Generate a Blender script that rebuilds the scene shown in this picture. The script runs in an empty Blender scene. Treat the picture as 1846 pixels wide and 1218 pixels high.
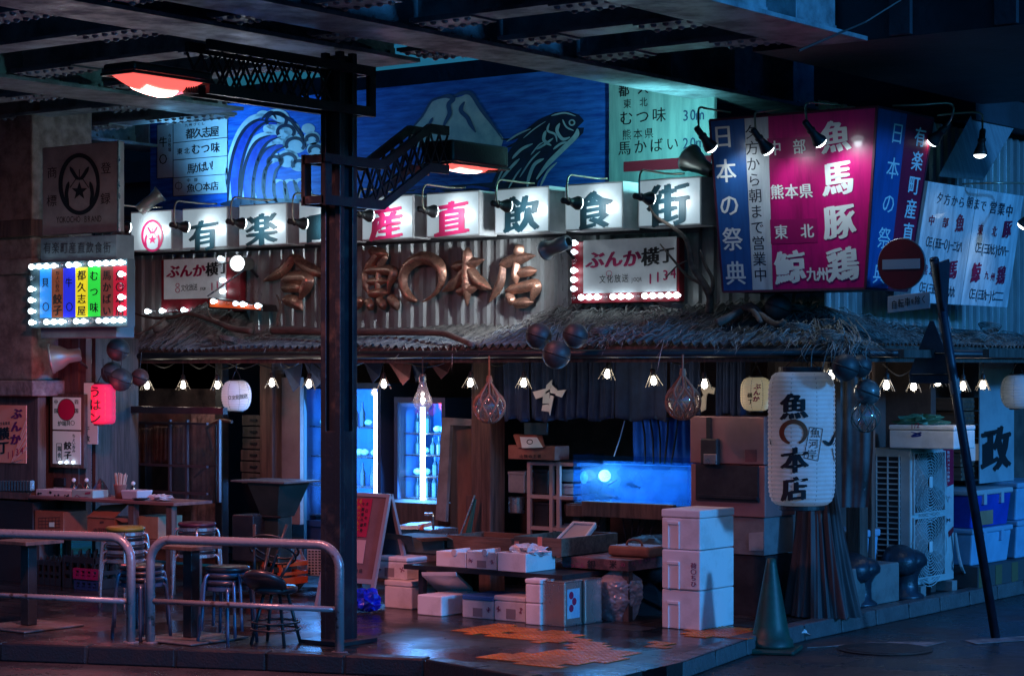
import bpy, bmesh, math, random
from mathutils import Vector, Matrix, noise
random.seed(7)
R = math.radians
sc = bpy.context.scene
COL = sc.collection
# ------------------------------------------------------------------ camera, sky, sun, exposure
# world axes: +X runs along the shop front to the right, +Y goes into the building, the corner post stands at the origin
CAM = Vector((8.61, -15.50, 2.0)); YAW = R(37.03); FPX = 3900.0; CX, HY = 923.0, 666.0
cd = bpy.data.cameras.new('camera'); cam = bpy.data.objects.new('camera', cd); COL.objects.link(cam)
cam.location = CAM; cam.rotation_euler = (R(90), 0, YAW)
cd.sensor_width = 36; cd.lens = 36*FPX/1846; cd.shift_y = (HY-609)/1846; cd.clip_end = 400; cd.clip_start = .1
sc.camera = cam
SUN_DIR = Vector((.96, -.09, .25)).normalized()      # towards the light
w = bpy.data.worlds.new('World'); sc.world = w; w.use_nodes = True
nt = w.node_tree; bg = nt.nodes['Background']
sky = nt.nodes.new('ShaderNodeTexSky'); sky.sky_type = 'NISHITA'; sky.sun_disc = False
sky.sun_elevation = R(-2.0); sky.sun_rotation = math.atan2(SUN_DIR.x, SUN_DIR.y)
tint = nt.nodes.new('ShaderNodeMix'); tint.data_type = 'RGBA'; tint.blend_type = 'MULTIPLY'
tint.inputs[0].default_value = 1; tint.inputs[7].default_value = (.02, .30, 1, 1)
nt.links.new(sky.outputs[0], tint.inputs[6]); nt.links.new(tint.outputs[2], bg.inputs[0])
bg.inputs[1].default_value = 3.0
sl = bpy.data.lights.new('sun', 'SUN'); sl.energy = 1.9; sl.angle = R(5); sl.color = (.065, .38, 1)
so = bpy.data.objects.new('sun', sl); COL.objects.link(so)
so.rotation_euler = SUN_DIR.to_track_quat('Z', 'Y').to_euler(); so.location = SUN_DIR*30
vs = sc.view_settings; vs.view_transform = 'Standard'; vs.look = 'None'; vs.exposure = .02; vs.gamma = 1
cy = sc.cycles; cy.use_denoising = True; cy.use_light_tree = True; cy.max_bounces = 7; cy.diffuse_bounces = 3
cy.glossy_bounces = 3; cy.transmission_bounces = 6; cy.transparent_max_bounces = 16
cy.caustics_reflective = False; cy.caustics_refractive = False; cy.sample_clamp_indirect = 3; cy.sample_clamp_direct = 0

# ------------------------------------------------------------------ rays: a pixel of the view to a point on a real plane
RT = Vector((math.cos(YAW), math.sin(YAW), 0)); FW = Vector((-math.sin(YAW), math.cos(YAW), 0))
def ray(px, py): return RT*((px-CX)/FPX) + FW + Vector((0, 0, (HY-py)/FPX))
def hv(px, py, v): d = ray(px, py); return CAM + d*((v-CAM.y)/d.y)
def hu(px, py, u): d = ray(px, py); return CAM + d*((u-CAM.x)/d.x)
def hz(px, py, z=0.): d = ray(px, py); return CAM + d*((z-CAM.z)/d.z)
def hd(px, py, Y): return CAM + ray(px, py)*Y
def ppm(p): return FPX/((p-CAM).dot(FW))
class Plane:
    def __init__(s, o, ex, ey):
        s.o = Vector(o); s.ex = Vector(ex).normalized(); s.n = s.ex.cross(Vector(ey)).normalized()
        if s.n.dot(CAM-s.o) < 0: s.n = -s.n
        s.ey = s.n.cross(s.ex); s.ey = s.ey if s.ey.z > 0 else -s.ey
    def hit(s, px, py, e=0.):
        d = ray(px, py); o = s.o + s.n*e
        return CAM + d*((o-CAM).dot(s.n)/d.dot(s.n))
    def ab(s, p): q = p-s.o; return q.dot(s.ex), q.dot(s.ey)
    def pt(s, a, b, e=0.): return s.o + s.ex*a + s.ey*b + s.n*e
def VP(v): return Plane((0, v, 0), (1, 0, 0), (0, 0, 1))
def UP(u): return Plane((u, 0, 0), (0, 1, 0), (0, 0, 1))

# ------------------------------------------------------------------ materials
MATS = {}
def M(name, col, rough=.6, metal=0, col2=None, vs=3., stretch=(1, 1, 1), bump=0., bs=40., emit=0., ecol=None, coat=0., trans=0., spec=.5, rr=None, lo=.4, hi=.62):
    if name in MATS: return MATS[name]
    m = bpy.data.materials.new(name); m.use_nodes = True; n = m.node_tree; b = n.nodes['Principled BSDF']; L = n.links.new
    b.inputs['Base Color'].default_value = (*col, 1); b.inputs['Roughness'].default_value = rough; b.inputs['Metallic'].default_value = metal
    b.inputs['Specular IOR Level'].default_value = spec
    if coat: b.inputs['Coat Weight'].default_value = coat; b.inputs['Coat Roughness'].default_value = .08
    if trans: b.inputs['Transmission Weight'].default_value = trans
    if emit: b.inputs['Emission Color'].default_value = (*(ecol or col), 1); b.inputs['Emission Strength'].default_value = emit
    if col2 or bump or rr:
        tc = n.nodes.new('ShaderNodeTexCoord'); mp = n.nodes.new('ShaderNodeMapping'); mp.inputs['Scale'].default_value = stretch
        L(tc.outputs['Object'], mp.inputs[0])
        no = n.nodes.new('ShaderNodeTexNoise'); no.inputs['Scale'].default_value = vs; no.inputs['Detail'].default_value = 8; no.inputs['Roughness'].default_value = .65
        L(mp.outputs[0], no.inputs[0])
        rp = n.nodes.new('ShaderNodeMapRange'); rp.inputs[1].default_value = lo; rp.inputs[2].default_value = hi
        L(no.outputs[0], rp.inputs[0])
        if col2:
            mx = n.nodes.new('ShaderNodeMix'); mx.data_type = 'RGBA'
            mx.inputs[6].default_value = (*col, 1); mx.inputs[7].default_value = (*col2, 1)
            L(rp.outputs[0], mx.inputs[0]); L(mx.outputs[2], b.inputs['Base Color'])
            if emit and not ecol: L(mx.outputs[2], b.inputs['Emission Color'])
        if rr:
            r2 = n.nodes.new('ShaderNodeMapRange'); r2.inputs[3].default_value = rr[0]; r2.inputs[4].default_value = rr[1]
            L(rp.outputs[0], r2.inputs[0]); L(r2.outputs[0], b.inputs['Roughness'])
        if bump:
            n2 = n.nodes.new('ShaderNodeTexNoise'); n2.inputs['Scale'].default_value = bs; n2.inputs['Detail'].default_value = 5
            L(mp.outputs[0], n2.inputs[0])
            bp = n.nodes.new('ShaderNodeBump'); bp.inputs['Strength'].default_value = bump; bp.inputs['Distance'].default_value = .01
            L(n2.outputs[0], bp.inputs['Height']); L(bp.outputs[0], b.inputs['Normal'])
    MATS[name] = m; return m
def glassy(name, col, a=.82, rough=.03):
    m = bpy.data.materials.new(name); m.use_nodes = True; n = m.node_tree; n.nodes.clear(); L = n.links.new
    o = n.nodes.new('ShaderNodeOutputMaterial'); t = n.nodes.new('ShaderNodeBsdfTransparent'); t.inputs[0].default_value = (*col, 1)
    g = n.nodes.new('ShaderNodeBsdfGlossy'); g.inputs['Roughness'].default_value = rough
    fr = n.nodes.new('ShaderNodeFresnel'); ge = n.nodes.new('ShaderNodeNewGeometry'); io = n.nodes.new('ShaderNodeMapRange'); io.inputs[3].default_value = 1.5; io.inputs[4].default_value = 1/1.5; L(ge.outputs['Backfacing'], io.inputs[0]); L(io.outputs[0], fr.inputs[0])
    ma = n.nodes.new('ShaderNodeMath'); ma.operation = 'MAXIMUM'; ma.inputs[1].default_value = 1-a
    mx = n.nodes.new('ShaderNodeMixShader'); L(fr.outputs[0], ma.inputs[0]); L(ma.outputs[0], mx.inputs[0]); L(t.outputs[0], mx.inputs[1]); L(g.outputs[0], mx.inputs[2]); L(mx.outputs[0], o.inputs[0])
    MATS[name] = m; return m
def cloudy(name, col, clear=.5, rough=.25, gl=.2):
    m = bpy.data.materials.new(name); m.use_nodes = True; n = m.node_tree; n.nodes.clear(); L = n.links.new
    o = n.nodes.new('ShaderNodeOutputMaterial'); t = n.nodes.new('ShaderNodeBsdfTransparent'); d = n.nodes.new('ShaderNodeBsdfTranslucent'); d.inputs[0].default_value = (*col, 1); d2 = n.nodes.new('ShaderNodeBsdfDiffuse'); d2.inputs[0].default_value = (*col, 1); g = n.nodes.new('ShaderNodeBsdfGlossy'); g.inputs['Roughness'].default_value = rough
    tc = n.nodes.new('ShaderNodeTexCoord'); no = n.nodes.new('ShaderNodeTexNoise'); no.inputs['Scale'].default_value = 4; no.inputs['Detail'].default_value = 7; L(tc.outputs['Object'], no.inputs[0]); mr = n.nodes.new('ShaderNodeMapRange'); mr.inputs[1].default_value = .35; mr.inputs[2].default_value = .65; mr.inputs[3].default_value = min(1, (1-clear)*1.35); mr.inputs[4].default_value = (1-clear)*.6; L(no.outputs[0], mr.inputs[0])
    a = n.nodes.new('ShaderNodeMixShader'); a.inputs[0].default_value = .5; L(d.outputs[0], a.inputs[1]); L(d2.outputs[0], a.inputs[2]); b = n.nodes.new('ShaderNodeMixShader'); b.inputs[0].default_value = gl; L(a.outputs[0], b.inputs[1]); L(g.outputs[0], b.inputs[2])
    c = n.nodes.new('ShaderNodeMixShader'); L(mr.outputs[0], c.inputs[0]); L(t.outputs[0], c.inputs[1]); L(b.outputs[0], c.inputs[2]); L(c.outputs[0], o.inputs[0]); MATS[name] = m; return m
def tiles(name, c1, c2, mortar, bw, bh, rough=(.15, .5), ms=.012, off=.5, bump=.4, rot=0., spec=.5):
    m = bpy.data.materials.new(name); m.use_nodes = True; n = m.node_tree; b = n.nodes['Principled BSDF']; L = n.links.new
    b.inputs['Specular IOR Level'].default_value = spec
    tc = n.nodes.new('ShaderNodeTexCoord'); mp = n.nodes.new('ShaderNodeMapping'); mp.inputs['Rotation'].default_value = (0, 0, rot); L(tc.outputs['Object'], mp.inputs[0])
    bt = n.nodes.new('ShaderNodeTexBrick'); bt.inputs['Scale'].default_value = 1; bt.inputs['Brick Width'].default_value = bw; bt.inputs['Row Height'].default_value = bh
    bt.inputs['Mortar Size'].default_value = ms; bt.offset = off
    for i, c in ((1, c1), (2, c2), (3, mortar)): bt.inputs[i].default_value = (*c, 1)
    L(mp.outputs[0], bt.inputs[0])
    no = n.nodes.new('ShaderNodeTexNoise'); no.inputs['Scale'].default_value = 1.3; no.inputs['Detail'].default_value = 9; L(tc.outputs['Object'], no.inputs[0])
    mr = n.nodes.new('ShaderNodeMapRange'); mr.inputs[1].default_value = .38; mr.inputs[2].default_value = .62; mr.inputs[3].default_value = rough[0]; mr.inputs[4].default_value = rough[1]
    L(no.outputs[0], mr.inputs[0]); L(mr.outputs[0], b.inputs['Roughness'])
    mx = n.nodes.new('ShaderNodeMix'); mx.data_type = 'RGBA'; mx.blend_type = 'MULTIPLY'; mx.inputs[0].default_value = .65
    L(bt.outputs[0], mx.inputs[6]); L(no.outputs[0], mx.inputs[7]); L(mx.outputs[2], b.inputs['Base Color'])
    n2 = n.nodes.new('ShaderNodeTexNoise'); n2.inputs['Scale'].default_value = 60; n2.inputs['Detail'].default_value = 4; L(tc.outputs['Object'], n2.inputs[0])
    ad = n.nodes.new('ShaderNodeMath'); ad.operation = 'MULTIPLY_ADD'; ad.inputs[1].default_value = -1; L(bt.outputs[1], ad.inputs[0])
    sm = n.nodes.new('ShaderNodeMath'); sm.operation = 'MULTIPLY'; sm.inputs[1].default_value = .5; L(n2.outputs[0], sm.inputs[0]); L(sm.outputs[0], ad.inputs[2])
    bp = n.nodes.new('ShaderNodeBump'); bp.inputs['Strength'].default_value = bump; bp.inputs['Distance'].default_value = .008; L(ad.outputs[0], bp.inputs['Height']); L(bp.outputs[0], b.inputs['Normal'])
    MATS[name] = m; return m
WOODST = (6, 6, .5)
m_black = M('black_paint', (.012, .014, .018), .45, col2=(.03, .032, .036), vs=6, bump=.1)
m_dark = M('dark_metal', (.02, .024, .03), .4, .3, col2=(.04, .042, .045), vs=5, bump=.15)
m_steel = M('painted_steel', (.16, .17, .18), .5, .2, col2=(.07, .06, .055), vs=2.5, bump=.5, bs=30, rr=(.3, .65))
m_steel2 = M('bare_steel', (.5, .5, .5), .3, .9, col2=(.3, .3, .3), vs=9, rr=(.2, .5))
m_woodd = M('dark_wood', (.055, .045, .04), .6, col2=(.12, .09, .08), vs=4, stretch=WOODST, bump=.4, bs=12)
m_wood = M('weathered_wood', (.16, .095, .075), .65, col2=(.06, .036, .03), vs=3, stretch=WOODST, bump=.5, bs=12)
m_woodh = M('crate_wood', (.19, .11, .075), .65, col2=(.08, .045, .03), vs=3, stretch=(.6, 6, 6), bump=.4, bs=12)
m_white = M('white_paint', (.75, .76, .76), .4, col2=(.6, .6, .58), vs=4)
m_styro = M('styrofoam', (.80, .80, .80), .7, col2=(.56, .55, .53), vs=3.5, bump=.15, bs=160, lo=.5, hi=.75)
m_ink = M('black_ink', (.012, .013, .016), .55)
m_teal = M('teal_ink', (.015, .07, .10), .5)
m_red = M('red_ink', (.42, .012, .07), .5)
m_wht = M('white_lettering', (.82, .82, .82), .5)
m_cable = M('cable_black', (.015, .015, .017), .5)
m_card = M('cardboard', (.42, .25, .15), .8, col2=(.34, .19, .11), vs=5, bump=.1)
m_cloth = M('navy_cloth', (.014, .036, .10), .85, col2=(.008, .02, .06), vs=5, bump=.3, bs=20)
m_gcl = glassy('clear_glass', (.95, .97, 1), .9)
m_bulb = M('lit_bulb', (1, .93, .82), .4, emit=15, ecol=(1, .93, .8))
m_bulbc = M('cool_lit_bulb', (.8, .95, 1), .4, emit=5.5, ecol=(.75, .93, 1))
m_lens = M('lamp_lens', (.9, .97, 1), .4, emit=7, ecol=(.82, .95, 1))

# ------------------------------------------------------------------ mesh builder
ORG = {}
def tag(o, label=None, cat=None, group=None, kind=None):
    if label: o['label'] = label
    if cat: o['category'] = cat
    if group: o['group'] = group
    if kind: o['kind'] = kind
    return o
def thing(name, label, cat, loc, group=None):
    o = bpy.data.objects.new(name, None); COL.objects.link(o); o.empty_display_size = .1
    o.location = Vector(loc); ORG[o] = Vector(loc); return tag(o, label, cat, group)
def smooth_path(pts, k=6):
    P = [Vector(p) for p in pts]
    if len(P) < 3: return P
    out = []
    for i in range(len(P)-1):
        a, b, c, d = P[max(i-1, 0)], P[i], P[i+1], P[min(i+2, len(P)-1)]
        for j in range(k):
            t = j/k
            out.append(.5*((2*b)+(c-a)*t+(2*a-5*b+4*c-d)*t*t+(3*b-a-3*c+d)*t**3))
    out.append(P[-1]); return out
class MB:
    def __init__(s): s.v = []; s.f = []
    def add(s, vs, fs):
        k = len(s.v); s.v += [Vector(v) for v in vs]; s.f += [tuple(i+k for i in f) for f in fs]; return s
    def box(s, x0, x1, y0, y1, z0, z1, M=None):
        vs = [Vector((x, y, z)) for z in (z0, z1) for y in (y0, y1) for x in (x0, x1)]
        if M: vs = [M @ v for v in vs]
        return s.add(vs, [(0, 2, 3, 1), (4, 5, 7, 6), (0, 1, 5, 4), (2, 6, 7, 3), (0, 4, 6, 2), (1, 3, 7, 5)])
    def pbox(s, px0, px1, py0, py1, v, depth, z0=None, z1=None):
        a = hv(px0, (py0+py1)/2, v); b = hv(px1, (py0+py1)/2, v); m = (px0+px1)/2
        zt = hv(m, py0, v).z if z1 is None else z1; zb = hv(m, py1, v).z if z0 is None else z0
        return s.box(a.x, b.x, v, v+depth, zb, zt)
    def hexa(s, q0, q1):      # two quads (front, back), same order
        return s.add(list(q0)+list(q1), [(0, 1, 2, 3), (7, 6, 5, 4), (0, 4, 5, 1), (1, 5, 6, 2), (2, 6, 7, 3), (3, 7, 4, 0)])
    def prism(s, pts, off):
        n = len(pts); off = Vector(off)
        return s.add(list(pts)+[Vector(p)+off for p in pts], [tuple(range(n)), tuple(range(2*n-1, n-1, -1))]+[(i, i+n, (i+1) % n+n, (i+1) % n) for i in range(n)])
    def tube(s, pts, r, n=8, sm=0, cap=True):
        P = smooth_path(pts, sm) if sm else [Vector(p) for p in pts]
        P = [p for i, p in enumerate(P) if i == 0 or (p-P[i-1]).length > 1e-6]
        m = len(P); k = len(s.v); ref = None
        for i, p in enumerate(P):
            t = (P[min(i+1, m-1)]-P[max(i-1, 0)]).normalized()
            if ref is None:
                ref = t.orthogonal().normalized()
            x = (ref - t*ref.dot(t)).normalized(); ref = x; y = t.cross(x)
            rr = r(i/(m-1)) if callable(r) else r
            for j in range(n):
                a = 2*math.pi*j/n; s.v.append(p + x*(rr*math.cos(a)) + y*(rr*math.sin(a)))
        for i in range(m-1):
            for j in range(n): s.f.append((k+i*n+j, k+i*n+(j+1) % n, k+(i+1)*n+(j+1) % n, k+(i+1)*n+j))
        if cap: s.f.append(tuple(k+j for j in reversed(range(n)))); s.f.append(tuple(k+(m-1)*n+j for j in range(n)))
        return s
    def lathe(s, prof, base, axis=(0, 0, 1), n=20, cap=True, sy=1.):
        base = Vector(base); t = Vector(axis).normalized(); x = t.orthogonal().normalized() if abs(t.z) < .99 else Vector((1, 0, 0)); y = t.cross(x); k = len(s.v); m = len(prof)
        for r, h in prof:
            for j in range(n):
                a = 2*math.pi*j/n; s.v.append(base + t*h + x*(r*math.cos(a)) + y*(r*sy*math.sin(a)))
        for i in range(m-1):
            for j in range(n): s.f.append((k+i*n+j, k+i*n+(j+1) % n, k+(i+1)*n+(j+1) % n, k+(i+1)*n+j))
        if cap: s.f.append(tuple(k+j for j in reversed(range(n)))); s.f.append(tuple(k+(m-1)*n+j for j in range(n)))
        return s
    def ball(s, c, r, n=20, m=12, sz=1.):
        return s.lathe([(max(r*math.sin(math.pi*i/m), r*.01), -r*sz*math.cos(math.pi*i/m)) for i in range(m+1)], c, n=n)
    def grid(s, f, nu, nv):
        k = len(s.v)
        for j in range(nv+1):
            for i in range(nu+1): s.v.append(Vector(f(i/nu, j/nv)))
        for j in range(nv):
            for i in range(nu): a = k+j*(nu+1)+i; s.f.append((a, a+1, a+nu+2, a+nu+1))
        return s
    # flat marks on a plane, laid out from pixels
    def poly(s, pl, pts, e=.003):
        P = [pl.hit(x, y, e) for x, y in pts]; t = pl.n*.0012
        return s.prism([p-t for p in P], t)
    def stroke(s, pl, pts, wpx, e=.003, tip=.25, sm=6):
        P = [Vector((x, y, 0)) for x, y in pts]; P = smooth_path(P, sm); m = len(P); k = len(s.v)
        for i, p in enumerate(P):
            t = (P[min(i+1, m-1)]-P[max(i-1, 0)]); t = t.normalized() if t.length else Vector((1, 0, 0)); nn = Vector((-t.y, t.x, 0)); q = i/(m-1)
            ww = wpx*.5*max(tip, min(1, q*4+tip, (1-q)*2.5+tip))
            for sg in (1, -1): s.v.append(pl.hit(p.x+nn.x*ww*sg, p.y+nn.y*ww*sg, e))
        for i in range(m-1): a = k+2*i; s.f.append((a, a+1, a+3, a+2))
        return s
    def ring(s, pl, cx, cy, rx, ry, wpx, e=.003, a0=0, a1=360):
        return s.stroke(pl, [(cx+rx*math.cos(R(a)), cy+ry*math.sin(R(a))) for a in [a0+(a1-a0)*i/24 for i in range(25)]], wpx, e, tip=.8, sm=2)
    def disc(s, pl, cx, cy, rx, ry, e=.003):
        return s.poly(pl, [(cx+rx*math.cos(2*math.pi*i/24), cy-ry*math.sin(2*math.pi*i/24)) for i in range(24)], e)
    def text(s, pl, txt, p0, p1, wpx, hpx, e=.004, wt=.03, ex=None):
        n = len(txt)
        A = Vector(pl.ab(pl.hit(*p0, e))+(0,)); B = Vector(pl.ab(pl.hit(*p1, e))+(0,))
        for i, ch in enumerate(txt):
            if ch in ' 　': continue
            q = i/(n-1) if n > 1 else 0
            px = p0[0]+(p1[0]-p0[0])*q; py = p0[1]+(p1[1]-p0[1])*q
            c = A.lerp(B, q)
            wa = abs(pl.ab(pl.hit(px+wpx/2, py, e))[0]-pl.ab(pl.hit(px-wpx/2, py, e))[0])
            hb = abs(pl.ab(pl.hit(px, py-hpx/2, e))[1]-pl.ab(pl.hit(px, py+hpx/2, e))[1])
            sg = 1 if pl.ex.dot(RT) > 0 else -1
            vs, fs = glyph(ch, 0)
            br = 1 if wt >= .04 and ord(ch) > 255 else 0
            st = [(0, 0)] if wt < .012 else [(-wt*.5, 0), (wt*.5, 0)] if wt < .02 else [(0, 0), (-wt, .1*wt), (wt, -.1*wt), (0, -wt*.4), (0, wt*.4)] if wt < .04 else [(0, 0), (-wt*1.1, -wt*.1), (wt*1.1, wt*.1), (-wt*.6, -wt*.45), (wt*.6, wt*.45)]
            for k, (ox, oy) in enumerate(st): s.add([pl.pt(c.x+sg*(x+ox-.5)*wa, c.y+(y+oy-.38+(br*.085*(x-.5) if br else 0)+(br*.014*math.sin(x*9+y*7+i) if br else 0))*hb, e+k*.00015) for x, y in vs], fs)
        return s
    def build(s, name, mat, parent=None, smooth=False, bevel=0., label=None, kind=None, seg=2):
        if parent is not None: o0 = ORG[parent]
        else:
            xs = [v.x for v in s.v]; ys = [v.y for v in s.v]; zs = [v.z for v in s.v]
            o0 = Vector(((min(xs)+max(xs))/2, (min(ys)+max(ys))/2, min(zs)))
        me = bpy.data.meshes.new(name); me.from_pydata([v-o0 for v in s.v], [], s.f)
        bm = bmesh.new(); bm.from_mesh(me); bmesh.ops.recalc_face_normals(bm, faces=bm.faces); bm.to_mesh(me); bm.free()
        me.materials.append(mat)
        if smooth: me.polygons.foreach_set('use_smooth', [True]*len(me.polygons))
        o = bpy.data.objects.new(name, me); COL.objects.link(o)
        if parent is not None: o.parent = parent
        else: o.location = o0
        ORG[o] = o0
        if bevel:
            b = o.modifiers.new('bevel', 'BEVEL'); b.width = bevel; b.segments = seg; b.limit_method = 'ANGLE'
        if smooth and bevel == 0:
            pass
        if label: o['label'] = label
        if kind: o['kind'] = kind
        return o
def inst(name, mesh, pos, parent, rot=None):
    o = bpy.data.objects.new(name, mesh); COL.objects.link(o); o.parent = parent; o.location = Vector(pos)-ORG[parent]; ORG[o] = Vector(pos)
    if rot: o.rotation_euler = rot
    return o
def copy_tree(o, parent=None, loc=None):
    c = o.copy(); COL.objects.link(c); ORG[c] = ORG.get(o, Vector((0, 0, 0)))
    if parent is not None: c.parent = parent
    if loc is not None: c.location = loc; ORG[c] = Vector(loc)
    for ch in list(o.children): copy_tree(ch, c)
    return c
def lamp(kind, pos, parent, power, col=(1, 1, 1), aim=None, size=.05, spot=90, blend=.6, sizey=None, spread=0):
    l = bpy.data.lights.new('light', kind); l.energy = power; l.color = col
    if kind == 'SPOT': l.spot_size = R(spot); l.spot_blend = blend; l.shadow_soft_size = size
    elif kind == 'AREA':
        l.size = size
        if spread: l.spread = R(spread)
        if sizey: l.shape = 'RECTANGLE'; l.size_y = sizey
    else: l.shadow_soft_size = size
    o = bpy.data.objects.new('light', l); COL.objects.link(o)
    if parent is not None: o.parent = parent; o.location = Vector(pos)-ORG[parent]
    else: o.location = pos
    if aim is not None: o.rotation_euler = Vector(aim).to_track_quat('-Z', 'Y').to_euler()
    return o
# ------------------------------------------------------------------ glyph outlines from Blender's own font
GL = {}
_fc = bpy.data.curves.new('glyph', 'FONT'); _fo = bpy.data.objects.new('glyph', _fc); COL.objects.link(_fo); _fc.resolution_u = 2
def glyph(ch, wt):
    k = (ch, wt)
    if k not in GL:
        _fc.body = ch; _fc.offset = wt; bpy.context.view_layer.update()
        me = bpy.data.meshes.new_from_object(_fo.evaluated_get(bpy.context.evaluated_depsgraph_get()))
        vs = [(v.co.x, v.co.y) for v in me.vertices]; fs = [tuple(p.vertices) for p in me.polygons]
        if ord(ch) < 128 and vs:
            a, b = min(v[0] for v in vs), max(v[0] for v in vs); vs = [((v[0]-(a+b)/2)*1.45+.5, (v[1]-.36)*1.15+.38) for v in vs]
        bpy.data.meshes.remove(me); GL[k] = (vs, fs)
    return GL[k]
# ================================================================== GROUND
t_pave = tiles('paving', (.020, .022, .023), (.055, .056, .056), (.004, .004, .005), .6, .3, rough=(.05, .45), ms=.016)
m_asph = M('wet_asphalt', (.03, .032, .036), .3, col2=(.05, .052, .055), vs=1.2, bump=.7, bs=90, rr=(.16, .5))
m_kerb = M('granite_kerb', (.13, .135, .14), .5, col2=(.08, .08, .085), vs=6, bump=.4, bs=60, rr=(.25, .6))
mb = MB(); mb.add([(-70, -60, -.12), (60, -60, -.12), (60, 60, -.12), (-70, 60, -.12)], [(0, 1, 2, 3)]); tag(mb.build('road', m_asph), kind='structure')
edge = [(-260, 1150), (0, 1161), (480, 1178), (765, 1190), (950, 1222), (1100, 1222), (1230, 1192), (1345, 1152), (1450, 1127), (1846, 1047), (2060, 1004)]
E3 = [hz(x, y) for x, y in edge]
out = E3 + [Vector((E3[-1].x, 25, 0)), Vector((-24, 25, 0)), Vector((-24, E3[0].y, 0))]
mb = MB(); mb.prism(out, (0, 0, -.115)); tag(mb.build('sidewalk', t_pave), kind='structure')
def kerb_run(idx, mat):
  mb = MB()
  for i in idx:
      a, b = E3[i], E3[i+1]; d = (b-a); L_ = d.length; d.normalize(); nn = Vector((-d.y, d.x, 0)); k = max(1, round(L_/.6))
      for j in range(k):
          p = a+d*(L_*j/k+.006); q = a+d*(L_*(j+1)/k-.006); h0 = .012 if i != 6 else .004
          mb.prism([p-nn*.012+Vector((0, 0, -.118)), q-nn*.012+Vector((0, 0, -.118)), q+Vector((0, 0, h0)), p+Vector((0, 0, h0))], nn*.15)
  return tag(mb.build('kerb', mat, bevel=.012), kind='structure')
kerb_run(range(6, 10), m_kerb); kerb_run(range(0, 4), M('dark_unlit_kerb', (.014, .016, .019), .6, col2=(.010, .010, .012), vs=6, bump=.4, bs=60, rr=(.3, .6)))  # left kerb: dark stone, its lack of light also put into the colour
t_tac = M('tactile_tiles', (.85, .24, .035), .3, col2=(.30, .09, .025), vs=2.2, bump=.5, bs=60, rr=(.12, .5), lo=.35, hi=.65)
def inside(p, P):
    r = False
    for i in range(len(P)):
        a, b = P[i], P[i-1]
        if (a.y > p.y) != (b.y > p.y) and p.x < (b.x-a.x)*(p.y-a.y)/(b.y-a.y)+a.x: r = not r
    return r
mb = MB(); rn = random.Random(9); T = .10
for pts in ([(808, 1136), (893, 1124), (1045, 1143), (1030, 1149), (1115, 1168), (1142, 1180), (1115, 1193), (1050, 1194), (995, 1206), (865, 1184), (893, 1175), (935, 1178), (963, 1173), (1038, 1170), (1000, 1160), (957, 1157)],
            [(1158, 1162), (1180, 1156), (1220, 1160), (1219, 1167), (1170, 1168)], [(1226, 1139), (1290, 1128), (1362, 1133), (1350, 1151), (1300, 1149), (1240, 1146)]):
    P = [hz(x, y, .0) for x, y in pts]; x0, x1, y0, y1 = min(p.x for p in P), max(p.x for p in P), min(p.y for p in P), max(p.y for p in P)
    for i in range(int(x0/T)-1, int(x1/T)+2):
        for j in range(int(y0/T)-1, int(y1/T)+2):
            if inside(Vector((i*T+rn.uniform(-.04, .04), j*T+rn.uniform(-.04, .04), 0)), P) and rn.random() > .04:
                h = .004+rn.uniform(0, .002); mb.box(i*T-.047, i*T+.047, j*T-.047, j*T+.047, .0015, h)
                for k in range(4): mb.lathe([(.014, h-.001), (.009, h+.003)], (i*T-.024+.048*(k % 2), j*T-.024+.048*(k//2), 0), n=6)
tag(mb.build('pavement_tiles', t_tac), kind='structure')
mb = MB(); c = hz(1595, 1169, -.116); mb.lathe([(.36, 0), (.36, .004)], c, n=32); mb.lathe([(.3, .004), (.3, .007)], c, n=32)
tag(mb.build('manhole_cover', M('iron_cover', (.035, .037, .04), .4, .3, bump=.9, bs=25)), 'round iron manhole cover set in the wet road beside the kerb', 'manhole cover')
m_line = M('road_paint', (.32, .33, .34), .45, col2=(.1, .1, .1), vs=8)
mb = MB(); mb.prism([hz(x, y, -.116) for x, y in ((1455, 1167), (1575, 1157), (1705, 1156), (1670, 1165), (1580, 1161))], (0, 0, .003))
mb.prism([hz(x, y, -.116) for x, y in ((1740, 1154), (1846, 1146), (1900, 1143), (1900, 1150), (1760, 1160))], (0, 0, .003))
tag(mb.build('road_marking', m_line), kind='structure')

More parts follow.
